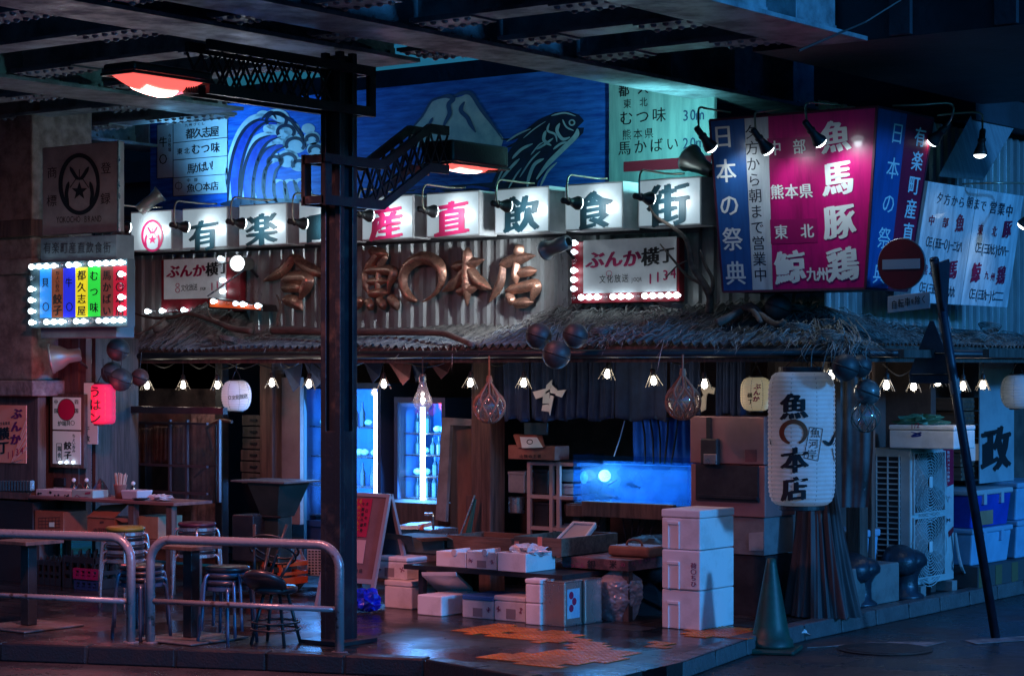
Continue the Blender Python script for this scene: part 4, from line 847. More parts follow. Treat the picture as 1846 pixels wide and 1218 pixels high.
# ================================================================== LANTERNS
PS_ = {}
def lantern(name, lab, p, r, H, mat, ribs, ztop, flat=.35, text=None, cap=.45, group='paper lanterns under the awning', power=0, col=(1, .9, .8), capmat=None):
    t = thing(name, lab, 'lantern', p, group); n = 64; prof = []; m = ribs*4
    for i in range(m+1):
        h = -1+2*i/m; body = (1-abs(h)**(2/flat))**(.5) if abs(h) < 1 else 0
        rr = r*(cap+(1-cap)*body)+.006*r*math.cos(i*math.pi/2)*(2.2 if True else 0)
        prof.append((rr, h*H/2))
    mb = MB(); mb.lathe(prof, p, n=40, cap=False); b = mb.build('paper_shade', mat, t, smooth=True); PS_[t] = b
    mb = MB(); mb.lathe([(r*cap*1.0, -H/2-.035*H), (r*cap*1.05, -H/2-.03*H), (r*cap*1.05, -H/2+.03*H), (r*cap*.98, -H/2+.032*H)], p, n=32); mb.lathe([(r*cap*.98, H/2-.03*H), (r*cap*1.05, H/2-.028*H), (r*cap*1.05, H/2+.035*H), (r*cap, H/2+.038*H)], p, n=32); mb.build('rim', capmat or m_black, t)
    mb = MB(); mb.tube([p+Vector((-r*cap*.9, 0, H/2+.03*H)), p+Vector((0, 0, H/2+.03*H+.09)), p+Vector((r*cap*.9, 0, H/2+.03*H))], .004, 5, sm=4); mb.tube([p+Vector((0, 0, H/2+.03*H+.085)), (p.x, p.y, ztop)], .005, 5); mb.build('hanger', m_cable, t)
    mb = MB()
    for j in range(8):
        a = j*math.pi/4+.2; mb.tube([p+Vector(((q[0]+.001)*math.cos(a), (q[0]+.001)*math.sin(a), q[1])) for q in prof[2:-2:4]], .0022, 4)
    mb.build('cords', M('lantern_cord', (.2, .2, .2), .7), t)
    return t, prof
class Round:              # maps pixels onto the round front of a lantern
    def __init__(s, c, r): s.c, s.r = Vector(c), r; s.pl = Plane(c, RT, (0, 0, 1)); s.ex = RT
    def hit(s, x, y, e=0.):
        p = s.pl.hit(x, y); a, b = s.pl.ab(p); k = max(-.97, min(.97, a/s.r)); return s.c+RT*(s.r+e)*k - FW*((s.r+e)*math.sqrt(1-k*k)) + Vector((0, 0, b))
    def ab(s, p): q = p-s.c; return q.dot(RT), q.z
    def pt(s, a, b, e=0.): k = max(-.97, min(.97, a/s.r)); return s.c+RT*(s.r+e)*k - FW*((s.r+e)*math.sqrt(1-k*k)) + Vector((0, 0, b))
    @property
    def n(s): return -FW
m_paperw = M('lantern_paper', (.62, .62, .62), .75, col2=(.5, .49, .48), vs=5, emit=.05, ecol=(.8, .88, 1))
m_papery = M('lantern_cream', (.72, .64, .42), .75, emit=.16, ecol=(1, .85, .5))
m_paperr = M('lantern_red', (.7, .02, .08), .7, emit=.5, ecol=(1, .02, .10))
gp = hv(1445, 790, -.95); gr = 60/ppm(gp); t, _ = lantern('paper_lantern', 'giant white cylindrical paper lantern with black brush lettering at the corner', gp, gr, 240/ppm(gp), m_paperw, 30, 2.12, flat=.22, cap=.66)
RG = Round(gp, gr*1.012); mb = MB()
for ch, x, y, s in (('魚', 1425, 731, 46), ('本', 1426, 826, 46), ('店', 1426, 877, 44)): mb.text(RG, ch, (x, y), (x, y), s, s*1.05, .004, wt=.055)
mb.text(RG, '魚河岸', (1461, 778), (1455, 816), 18, 18, .004, wt=.015)
for q in ([(1451, 768), (1475, 771)], [(1475, 771), (1466, 828)], [(1466, 828), (1441, 822)], [(1441, 822), (1451, 768)]): mb.stroke(RG, q, 1.4, .004, tip=1)
for q in ([(1475, 792), (1490, 798), (1503, 775)], [(1495, 800), (1503, 796)], [(1494, 806), (1500, 830)], [(1386, 790), (1388, 800)]): mb.stroke(RG, q, 7, .004)
mb.build('lettering', m_ink, PS_[t])
mb = MB(); mb.stroke(RG, [(1424+20*math.cos(R(a)), 778+20*math.sin(R(a))) for a in range(110, 440, 15)], 8, .004, tip=.5, sm=2); mb.build('brush_circle', M('brush_brown', (.28, .06, .02), .6), PS_[t])
p = hv(426, 713, -.8); t, _ = lantern('paper_lantern', 'small white round paper lantern with black lettering over the glass cabinet', p, 27/ppm(p), 54/ppm(p), M('lantern_lilac', (.7, .7, .78), .75, emit=.22, ecol=(.75, .8, 1)), 12, 2.1, flat=.95)
mb = MB(); rr = Round(p, 27.6/ppm(p)); mb.text(rr, '文化放送', (425, 716), (444, 713), 7, 9, .006, wt=.02); mb.ring(rr, 418, 716, 2, 3, 1, .006); mb.build('lettering', m_ink, PS_[t])
p = hv(1363, 710, -.62); t, _ = lantern('paper_lantern', 'small cream paper lantern with magenta brush lettering left of the giant lantern', p, 28/ppm(p), 60/ppm(p), m_papery, 14, 2.1, flat=.62)
mb = MB(); rr = Round(p, 28.6/ppm(p)); mb.text(rr, 'ぶんか', (1362, 696), (1360, 718), 12, 11, .006, wt=.05); mb.build('lettering', m_mag, PS_[t]); mb = MB(); mb.text(rr, '横丁', (1350, 712), (1351, 723), 8, 9, .006, wt=.04); mb.build('lettering', m_ink, PS_[t])
p = hu(1834, 706, .5); lantern('paper_lantern', 'pale grey round paper lantern at the far right under the side awning', p, 30/ppm(p), 60/ppm(p), M('lantern_grey', (.4, .45, .5), .75, emit=.04, ecol=(.7, .9, 1)), 12, 2.1, flat=.95)
p = hv(186, 728, -1.85); t, _ = lantern('paper_lantern', 'glowing red cylindrical paper lantern beside the lit menu frame', p, 22/ppm(p), 72/ppm(p), m_paperr, 6, 2.1, flat=.16, cap=.72)
mb = MB(); rr = Round(p, 22.4/ppm(p)); mb.text(rr, 'うはン', (176, 706), (176, 752), 22, 22, .006, wt=.03); mb.build('lettering', m_ink, PS_[t]); lamp('POINT', p+Vector((.1, -.35, -.05)), t, 9, (1, .08, .12), size=.15)

# ================================================================== FLOATS
m_float = M('black_float', (.025, .028, .032), .5, col2=(.05, .053, .058), vs=6, bump=.15, bs=30)
FL = 'black net floats hung on the awning'
def bfloat(p, r, lab, zt=None, mat=None):
    p = Vector(p); t = thing('net_float', lab, 'float', p, FL); mb = MB(); mb.ball(p, r, 24, 14); mb.build('ball', mat or m_float, t, smooth=True)
    mb = MB(); mb.lathe([(r+.002, -.006), (r+.006, 0), (r+.002, .006)], p, axis=(.3, .2, 1), n=28, cap=False); mb.build('seam', m_black, t)
    if zt: MB().tube([p+Vector((0, 0, r)), (p.x+.02, p.y, zt)], .006, 5).build('rope', m_cable, t)
for x, y, r, v, lab in ((213, 630, 21, -1.7, 'black float topmost of the left cluster'), (202, 672, 20, -1.6, 'black float lower left in the left cluster'), (218, 684, 21, -1.75, 'black float lowest in the left cluster'), (252, 680, 16, -1.4, 'dark reddish float right of the left cluster'),
                     (971, 606, 24, -1.2, 'black float upper left of the central trio'), (1037, 605, 23, -1.15, 'black float upper right of the central trio'), (1003, 639, 26, -1.32, 'largest black float, lowest of the central trio'), (1403, 555, 25, -.45, 'black float resting on the awning ridge'),
                     (1524, 662, 25, -1.1, 'black float left of the pair right of the giant lantern'), (1551, 660, 21, -.95, 'black float right of the pair beside the giant lantern')):
    p = hv(x, y, v); bfloat(p, r/ppm(p), lab, None if y == 555 else (2.3 if y < 640 else 2.16), M('brown_float', (.10, .04, .035), .5) if x == 252 else None)
m_fg = M('float_glass', (.55, .45, .42), .06, trans=.0)
m_fglass = cloudy('float_glass_clear', (.5, .38, .37), .78, .05, .55)
m_rope = M('brown_rope', (.42, .21, .13), .8, col2=(.26, .12, .08), vs=20, bump=.5, bs=60)
def gfloat(px, py, rp, v, lab, top, rope=True):
    p = hv(px, py, v); r = rp/ppm(p); t = thing('glass_float', lab, 'glass float', p, 'netted glass floats hung at the front')
    mb = MB(); mb.ball(p, r, 28, 18); mb.build('glass_ball', m_fglass, t, smooth=True)
    mb = MB(); mb.ball(p, r*.93, 24, 14); mb.build('glass_inner', m_fglass, t, smooth=True)
    mb = MB(); q = hv(px, py-rp-20, v); R_ = r*1.03
    for j in range(7):
        a0 = j*2*math.pi/7
        for sgn in (1, -1):
            pts = [q]
            for i in range(0, 9):
                ph = R(38)+(math.pi-R(38)-.15)*i/8; a = a0+sgn*(i*.16+.0)
                pts.append(p+Vector((R_*math.sin(ph)*math.cos(a), R_*math.sin(ph)*math.sin(a), R_*math.cos(ph))))
            mb.tube(pts, .0085 if rope else .005, 6)
    mb.lathe([(.022, -.03), (.028, 0), (.02, .04)], q, n=10); mb.tube([q, (q.x, q.y, top)], .008, 6); mb.build('rope_net', m_rope if rope else m_guard, t)
gfloat(882, 733, 28, -1.02, 'netted glass float hanging before the thick wooden post', 2.12)
gfloat(1231, 724, 31, -.98, 'netted glass float hanging by the pink oven, brown rope', 2.12)
gfloat(1560, 752, 26, -.80, 'clear glass float in wire under a dark float right of the lantern', 2.1, False)
p = hv(1563, 707, -.8); bfloat(p, 24/ppm(p), 'dark mottled float directly above the clear glass float', 2.14, M('mottled_float', (.05, .05, .055), .25, col2=(.22, .18, .17), vs=9))
# oversized clear bulb
p = hv(762, 716, -1.0); s_ = 1/ppm(p); t = thing('giant_bulb', 'oversized clear bulb hanging before the bright fridge', 'light bulb', p)
mb = MB(); mb.lathe([(6*s_, 38*s_), (6.5*s_, 24*s_), (11*s_, 10*s_), (17*s_, -4*s_), (17.5*s_, -9*s_), (14*s_, -18*s_), (7*s_, -24*s_), (.5*s_, -25.5*s_)], p, n=28, cap=False); mb.build('glass', cloudy('pink_glass', (.85, .68, .7), .62, .08, .35), t, smooth=True)
mb = MB(); mb.lathe([(6.5*s_, 28*s_), (7*s_, 38*s_), (5*s_, 42*s_)], p, n=16); mb.build('cap', m_steel2, t); MB().tube([p+Vector((0, 0, 40*s_)), (p.x, p.y, 2.12)], .005, 5).build('cord', m_cable, t)
mb = MB(); mb.ball(p+Vector((0, 0, -4*s_)), 4.5*s_, 10, 6); mb.build('filament', m_bulb, t)

# ================================================================== CURTAINS
def curtain(name, lab, cat, x0, x1, y0, y1, v, mat, amp=.025, waves=5, group=None, seed=1, top=None):
    a, b = hv(x0, y0, v).x, hv(x1, y0, v).x; z1 = hv((x0+x1)/2, y0, v).z if top is None else top; z0 = hv((x0+x1)/2, y1, v).z; rn = random.Random(seed); ph = [rn.uniform(0, 6) for _ in range(4)]
    def f(s, q): return (a+(b-a)*s, v+amp*(.3+.7*q)*math.sin(s*waves*6.28+ph[0]+.6*math.sin(q*3+ph[1]))+amp*.5*math.sin(s*waves*13.1+ph[2]), z1+(z0-z1)*q+.015*math.sin(s*9+ph[3])*q)
    mb = MB(); mb.grid(f, 60, 14); o = mb.build(name, mat, smooth=True); sol = o.modifiers.new('solidify', 'SOLIDIFY'); sol.thickness = .004
    return tag(o, lab, cat, group)
G = 'navy curtain panels over the counter'
for i, (x0, x1, y1, lab) in enumerate(((905, 952, 757, 'navy curtain panel right of the thick wooden post'), (955, 1020, 758, 'navy curtain panel behind the patterned hanging cloth'), (1024, 1108, 756, 'navy curtain panel under the central floats'), (1111, 1205, 757, 'navy curtain panel lit by the warm bulb'), (1208, 1262, 752, 'navy curtain panel behind the second netted float'), (1290, 1342, 748, 'navy curtain panel left of the cream lantern'))):
    curtain('noren_curtain', lab, 'curtain', x0, x1, 640, y1, -.30, m_cloth, seed=i+3, group=G, top=2.1, waves=2+i % 3)
m_whc = M('pale_cloth', (.55, .55, .57), .8)
PN = VP(-.36); mb = MB()
for pts in ([(960, 706), (984, 700), (983, 713), (966, 719)], [(985, 694), (995, 684), (993, 700), (983, 706)], [(979, 713), (990, 706), (991, 727), (978, 727)], [(991, 690), (1004, 702), (1002, 710), (992, 708)], [(1004, 704), (1020, 702), (1012, 716), (1001, 712)], [(992, 712), (998, 714), (991, 749), (988, 735)], [(978, 730), (988, 728), (990, 742), (976, 740)]): mb.prism([PN.hit(x, y) for x, y in pts], (0, .01, 0))
tag(mb.build('patterned_cloth', m_whc), 'white patterned cloth strip hanging from the navy curtain below the floats', 'cloth')
mb = MB()
for pts in ([(1263, 700), (1275, 694), (1289, 699), (1287, 710), (1276, 708), (1273, 716), (1272, 738), (1264, 742), (1260, 722), (1268, 712)],): mb.prism([PN.hit(x, y) for x, y in pts], (0, .01, 0))
tag(mb.build('cloth_cutout', M('cream_cloth', (.55, .53, .4), .8)), 'cream tag shaped cloth hanging beside the second netted float', 'cloth')
m_red_c = M('dull_red_cloth', (.22, .06, .07), .85, col2=(.10, .04, .05), vs=6)
G = 'ragged pennants under the front eave'
for i, (x0, x1, xt, y1) in enumerate(((655, 690, 672, 690), (700, 742, 726, 694), (740, 772, 750, 688), (772, 815, 795, 683), (505, 545, 528, 706), (548, 578, 566, 702), (600, 640, 620, 690))):
    P = [hv(x0, 652, -.55), hv(x1, 652, -.55), hv(xt+12, y1-12, -.6), hv(xt, y1, -.55)]
    tag(MB().prism(P, (0, .006, 0)).build('pennant', m_red_c if i < 4 and i % 2 else m_cloth), ('dull red' if i < 4 and i % 2 else 'dark')+' ragged pennant '+['left of the first red one', 'over the fridge, left of the giant bulb', 'directly above the giant bulb', 'right of the giant bulb under the eave', 'near the left weathered post', 'just left of the lamp post', 'hidden partly by the lamp post'][i], 'pennant', G)

# ================================================================== FRIDGES AND BACK COUNTER
m_frin = M('fridge_inside', (.10, .34, .85), .5)
m_frb = M('fridge_body', (.05, .10, .2), .4, .2)
m_tube = M('fridge_tube', (.7, .9, 1), .4, emit=16, ecol=(.42, .74, 1))
m_item = M('produce', (.5, .6, .5), .6, col2=(.2, .35, .3), vs=12)
m_bott = M('dark_bottle', (.02, .03, .03), .12, coat=.5)
def fridge(lab, px0, px1, ytop, v, tubes, power, shelves, dep=.55):
    a, b = hv(px0, 800, v).x, hv(px1, 800, v).x; zt = hv((px0+px1)/2, ytop, v).z; t = thing('glass_fridge', lab, 'fridge', ((a+b)/2, v+.3, .12), 'upright glass door fridges')
    mb = MB(); w = .045
    mb.box(a, a+w, v, v+dep, .1, zt); mb.box(b-w, b, v, v+dep, .1, zt); mb.box(a+w, b-w, v, v+dep, zt-.06, zt); mb.box(a+w, b-w, v, v+dep, .1, .5); mb.build('cabinet', m_frb, t, bevel=.006)
    MB().box(a+w, b-w, v+dep-.03, v+dep-.002, .5, zt-.06).build('back_panel', m_frin, t)
    for i in range(shelves):
        z = .55+(zt-.7)*i/shelves; sb = MB().box(a+w+.002, b-w-.002, v+.06, v+dep-.035, z, z+.012); sh = sb.build('shelf', m_steel2, t)
        rn = random.Random(i*7+int(px0)); x = a+w+.06; mb = MB(); mb2 = MB()
        while x < b-w-.05:
            if rn.random() < .55: h = rn.uniform(.16, .26); mb.lathe([(.028, 0), (.03, h*.55), (.011, h*.75), (.011, h)], (x, v+.2, z+.013), n=10)
            else: mb2.ball((x, v+.2, z+.05), rn.uniform(.035, .05), 10, 7, .8)
            x += rn.uniform(.07, .13)
        if mb.v: mb.build('bottles', m_bott, sh, kind='stuff')
        if mb2.v: mb2.build('produce', m_item, sh, kind='stuff')
    for tx in tubes: x = hv(tx, 800, v).x; mb = MB(); mb.tube([(x, v+.05, .56), (x, v+.05, zt-.09)], .024, 8); mb.build('light_tube', m_tube, t)
    MB().box(a+w*.6, b-w*.6, v-.012, v-.004, .5, zt-.03).build('door_glass', m_gcl, t)
    mb = MB(); mb.box(a, a+w, v-.03, v-.002, .45, zt); mb.box(b-w, b, v-.03, v-.002, .45, zt); mb.box(a+w, b-w, v-.03, v-.002, zt-.05, zt); mb.box(a+w, b-w, v-.03, v-.002, .45, .51); mb.build('door_frame', m_frb, t)
    lamp('AREA', ((a+b)/2, v+.09, (zt+.5)/2), t, power, (.06, .36, 1), (0, 1, 0), size=(b-a)*.8, sizey=zt-.8)
    lamp('AREA', ((a+b)/2, v-.06, (zt+.5)/2), t, power*.5, (.08, .36, 1), (0, -1, -.25), size=(b-a)*.8, sizey=zt-.8)
fridge('bright blue lit glass fridge partly behind the lamp post', 545, 690, 690, .45, (672,), 50, 4)
fridge('blue lit glass fridge with a vertical tube behind the giant bulb', 714, 806, 716, .5, (756,), 50, 5)
m_door = M('pale_door', (.30, .26, .27), .6, col2=(.22, .19, .2), vs=3)
tag(MB().pbox(506, 541, 680, 960, .0, .05, z0=.5).build('door_panel', m_door), 'pale upright door panel left of the blue fridge', 'door panel')
tag(MB().pbox(527, 548, 690, 1020, .25, .04, z0=.02).build('wall_board', M('teal_board_dark', (.06, .13, .16), .6)), 'dark teal board between the pale door panel and fridge', 'board')
MB_ = MB(); MB_.pbox(812, 868, 762, 1000, -.08, .03); o = MB_.build('plywood_sheet', M('plywood', (.24, .12, .075), .65, col2=(.13, .065, .045), vs=3, stretch=(1.5, 1.5, .4), bump=.1)); tag(o, 'scuffed plywood sheet leaning beside the thick post', 'plywood')
P = [hv(797, 752, -.2), hv(866, 756, -.1), hv(866, 768, -.1), hv(812, 766, -.2), hv(803, 940, -.35), hv(785, 936, -.35)]
tag(MB().prism(P, (0, .04, 0)).build('broken_frame', M('grey_board', (.22, .23, .24), .7, col2=(.14, .14, .15), vs=5)), 'grey broken door frame leaning on the plywood sheet', 'frame')
tag(MB().pbox(840, 862, 893, 925, -.12, .02).build('wood_offcut', m_wood), 'small wood offcut fixed on the lower plywood', 'offcut')
mb = MB(); mb.tube([hv(829, 966, -.4), hv(856, 892, -.3)], .008, 6); tag(mb.build('metal_rod', m_steel2), 'thin bright metal rod leaning below the plywood', 'rod')
mb = MB(); mb.prism([hv(838, 965, -.36), hv(848, 962, -.36), hv(858, 900, -.28), hv(855, 898, -.28)], (0, .01, 0)); tag(mb.build('green_sheet', M('green_glass', (.02, .14, .12), .2)), 'narrow green sheet of glass beside the bright rod', 'sheet')
tag(MB().pbox(655, 790, 905, 1000, .1, .5, z0=0).build('back_counter', m_woodd), 'low dark counter under the blue fridges', 'counter')
# steel rack with bins
t = thing('steel_rack', 'pale slotted steel rack with bins left of the fish tank', 'rack', hv(985, 900, .05)*1)
mb = MB()
for x in (950, 990, 1003): mb.pbox(x, x+6, 832, 960, .02, .03, z0=.1)
for x in (950, 1003): mb.pbox(x, x+6, 832, 960, .5, .03, z0=.1)
for y in (833, 893, 950): mb.pbox(950, 1040, y, y+6, .025, .5)
mb.build('frame', M('rack_paint', (.42, .34, .33), .5), t)
G = 'storage bins on the steel rack'
for i, (x0, x1, y0, y1, m_, lab) in enumerate(((916, 945, 850, 888, m_grey, 'grey bin left of the rack'), (918, 946, 895, 925, m_steel2, 'pale metal pot below the grey bin'), (962, 988, 846, 890, m_dark, 'dark tub on the top rack shelf'), (1012, 1034, 846, 868, M('bin_teal', (.12, .26, .32), .5), 'teal bin on the upper right rack shelf'), (1012, 1034, 872, 891, m_grey, 'grey tray under the teal bin'), (962, 988, 905, 948, m_dark, 'dark tub on the lower rack shelf'))):
    if i == 1: p = hv(932, 924, .1); o = MB().lathe([(.07, 0), (.075, .01), (.075, .14), (.08, .145)], p, n=20).build('metal_pot', m_steel2); tag(o, lab, 'pot'); continue
    t2 = thing('storage_bin', lab, 'bin', hv((x0+x1)/2, y1, .15), G); MB().pbox(x0, x1, y0+4, y1, .1, .25).build('tub', m_, t2, bevel=.008); MB().pbox(x0-1, x1+1, y0, y0+5, .09, .27).build('lid', m_, t2, bevel=.004)
# box of fish crates above the rack
t = thing('wooden_box', 'open reddish box with paper label above the steel rack', 'box', hv(955, 826, -.05))
m_redbox = M('reddish_box', (.36, .15, .11), .7, col2=(.25, .1, .08), vs=5)
MB().pbox(916, 1000, 803, 828, -.05, .22).build('body', m_redbox, t, bevel=.004)
MB().prism([hv(925, 784, .0), hv(975, 786, .0), hv(980, 806, -.08), hv(933, 806, -.08)], (0, .02, .01)).build('flap', m_redbox, t)
PP = Plane(hv(925, 784, .0)+Vector((0, -.004, .0)), (1, 0, 0), Vector((0, .08, hv(925, 784, 0).z-hv(933, 806, -.08).z)))
mb = MB(); mb.poly(PP, [(937, 787), (968, 788), (979, 806), (941, 807)], .004); mb.build('paper_label', m_sbw, t)
mb = MB(); mb.text(VP(-.05), '山陰の王者', (940, 822), (972, 822), 7, 7, .004); mb.ring(PP, 955, 796, 5, 4, 1.6, .007); mb.build('lettering', m_ink, t)
tag(MB().pbox(945, 986, 762, 783, .1, .02).build('paper_notice', M('notice_grey', (.2, .24, .26), .7)), 'small grey notice board under the navy curtain', 'notice')

# ================================================================== FISH TANK
vt = -.15; a, b = hv(1033, 860, vt).x, hv(1240, 860, vt).x; zt, zw, zb = hv(1137, 822, vt).z, hv(1137, 836, vt).z, hv(1137, 908, vt).z
t = thing('fish_tank', 'glowing blue glass fish tank on a wooden stand', 'fish tank', ((a+b)/2, vt+.25, zb))
m_tg = glassy('tank_glass', (.55, .8, 1), .93)
MB().box(a+.01, b-.01, vt+.44, vt+.45, zb, zw).build('back_panel', M('tank_back', (.10, .38, .75), .5, col2=(.2, .5, .85), vs=3), t)
mb = MB(); mb.box(a, b, vt, vt+.008, zb, zt); mb.box(a, a+.008, vt+.009, vt+.47, zb, zt); mb.box(b-.008, b, vt+.009, vt+.47, zb, zt); mb.build('glass', m_tg, t)
MB().box(a+.009, b-.009, vt+.01, vt+.44, zb-.015, zb).build('base', M('tank_floor', (.1, .35, .6), .4), t)
MB().box(a+.012, b-.012, vt+.10, vt+.102, zb+.002, zw-.012).build('cloudy_water', cloudy('cloudy_water', (.35, .62, .85), .62), t)
mb = MB(); mb.grid(lambda s, q: (a+.01+(b-a-.02)*s, vt+.012+.425*q, zw+.006*math.sin(s*40+q*9)*math.sin(q*14)), 50, 14); mb.build('water_surface', glassy('water', (.6, .85, 1), .75, .06), t, smooth=True)
for x, y, r in ((1090, 857, 11), (1053, 860, 7)):
    p = hv(x, y, vt+.36); mb = MB(); mb.ball(p, r/ppm(p), 18, 12, 1 if r > 10 else 1.7); mb.build('tank_lamp', M('tank_lamp_glow', (.8, .95, 1), .4, emit=9, ecol=(.62, .86, 1)) if r > 10 else M('tank_lamp_dim', (.5, .8, 1), .4, emit=2.2, ecol=(.3, .68, 1)), t, smooth=True)
lamp('POINT', hv(1090, 856, vt+.20), t, 4, (.35, .7, 1), size=.04); lamp('POINT', hv(1053, 860, vt+.18), t, 1.2, (.25, .6, 1), size=.03)
lamp('AREA', ((a+b)/2, vt+.2, zw-.01), t, 4.5, (.12, .5, 1), (0, .35, -1), size=b-a-.1, sizey=.2)
lamp('AREA', ((a+b)/2, vt-.03, (zw+zb)/2), t, 4, (.1, .45, 1), (0, -1, -.3), size=b-a-.1, sizey=.2)
m_fish = M('grey_fish', (.03, .06, .10), .35)
def fish(lab, x, y, L_, tilt=0):
    p = hv(x, y, vt+.15); s = L_/ppm(p); o = MB().lathe([(.004*s, -.5*s), (.09*s, -.3*s), (.12*s, -.05*s), (.09*s, .2*s), (.03*s, .38*s), (.10*s, .5*s)], p, (1, 0, tilt), n=12, sy=.5).build('fish', m_fish, smooth=True); tag(o, lab, 'fish', 'fish in the tank')
fish('dark fish low in the tank under the bright lamp', 1092, 895, 50); fish('dark fish higher in the tank right of the lamp', 1140, 874, 34, -.25); fish('small dark fish touching the lamp glow', 1102, 870, 26, .5)
t = thing('tank_stand', 'rough wooden stand carrying the blue fish tank', 'stand', ((a+b)/2, vt+.2, 0)); zs = zb-.018
mb = MB(); mb.pbox(1020, 1052, 910, 930, vt-.06, .05); mb.build('side_plank', m_wood, t)
MB().pbox(1048, 1213, 906, 934, vt-.09, .06).build('front_plank', m_wood, t, bevel=.006)
MB().box(a-.05, b+.02, vt-.02, vt+.48, zs-.06, zs).build('shelf', m_wood, t)
for x in (a, b-.08): MB().box(x, x+.07, vt, vt+.07, 0, zs-.06).build('leg', m_wood, t); MB().box(x, x+.07, vt+.4, vt+.47, 0, zs-.06).build('leg', m_wood, t)
mb = MB(); rn = random.Random(4)
for i in range(8):
    x = a+.15+i*.1; mb.tube([(x, vt+.1, zs-.06), (x+rn.uniform(-.1, .1), vt+.02, zs-.25), (x+rn.uniform(-.15, .15), vt+.1, zs-.5)], .007, 5, sm=5)
tag(mb.build('tank_hoses', m_cable), 'tangle of black hoses and cables hanging under the fish tank', 'hoses')
# tall blue backdrop cloth behind the tank
curtain('blue_backdrop', 'plain blue sheet hanging behind the fish tank', 'sheet', 1140, 1262, 752, 905, .45, M('blue_sheet', (.03, .11, .36), .7, col2=(.02, .08, .28), vs=4), seed=9, waves=4)
mb = MB()
for x, x2 in ((1158, 1163), (1172, 1178), (1186, 1190), (1204, 1198), (1222, 1210)): mb.tube([hv(x, 756, .3), hv((x+x2)/2+2, 790, .25), hv(x2, 835, .2)], .009, 5, sm=4)
tag(mb.build('air_hoses', m_cable), 'row of dark air hoses drooping into the fish tank', 'hoses')
mb = MB(); mb.tube([hv(1126, 758, .1), hv(1119, 785, .1), hv(1107, 822, .1)], .005, 5); tag(mb.build('pale_cable', m_white), 'single pale cable slanting down behind the tank', 'cable')

# ================================================================== PINK OVEN
m_oven = M('oven_pink', (.38, .2, .2), .35, .3, col2=(.3, .16, .16), vs=3)
vo = -.35; a, b = hv(1244, 840, vo).x, hv(1378, 840, vo).x
t = thing('oven_cabinet', 'pinkish steel oven cabinet with dark window under the cream lantern', 'oven', ((a+b)/2, vo+.25, .3)); zt, zm, zb = hv(1310, 750, vo).z, hv(1310, 836, vo).z, hv(1310, 930, vo).z
MB().box(a, b, vo, vo+.5, zm, zt).build('upper_box', m_oven, t, bevel=.01)
MB().box(a, b, vo+.01, vo+.5, zb, zm-.006).build('door', m_oven, t, bevel=.008)
MB().pbox(1254, 1366, 838, 903, vo-.006, .03).build('window', m_black, t)
MB().pbox(1256, 1364, 893, 898, vo-.03, .02).build('handle', m_dark, t)
MB().box(a+.02, b-.02, vo+.03, vo+.5, .5, zb-.005).build('lower_box', M('oven_grey', (.2, .21, .22), .5, col2=(.12, .12, .13), vs=4), t); MB().box(a+.02, b-.02, vo+.05, vo+.5, 0, .49).build('base', m_black, t)
mb = MB(); mb.poly(VP(vo), [(1343, 810), (1364, 810), (1364, 832), (1343, 832)]); mb.build('sticker', m_red_c, t)
mb = MB(); mb.poly(VP(vo+.03), [(1350, 960), (1376, 958), (1376, 992), (1350, 992)]); mb.build('sticker', m_grey, t)
t = thing('wall_phone', 'small dark handset box hung on the pink oven front', 'handset', hv(1277, 815, vo-.05))
MB().pbox(1262, 1292, 790, 838, vo-.07, .06).build('cradle', m_black, t, bevel=.012); MB().pbox(1268, 1291, 818, 836, vo-.085, .014).build('face', m_steel2, t, bevel=.004); MB().pbox(1273, 1281, 752, 790, vo-.03, .015).build('bracket', m_black, t)
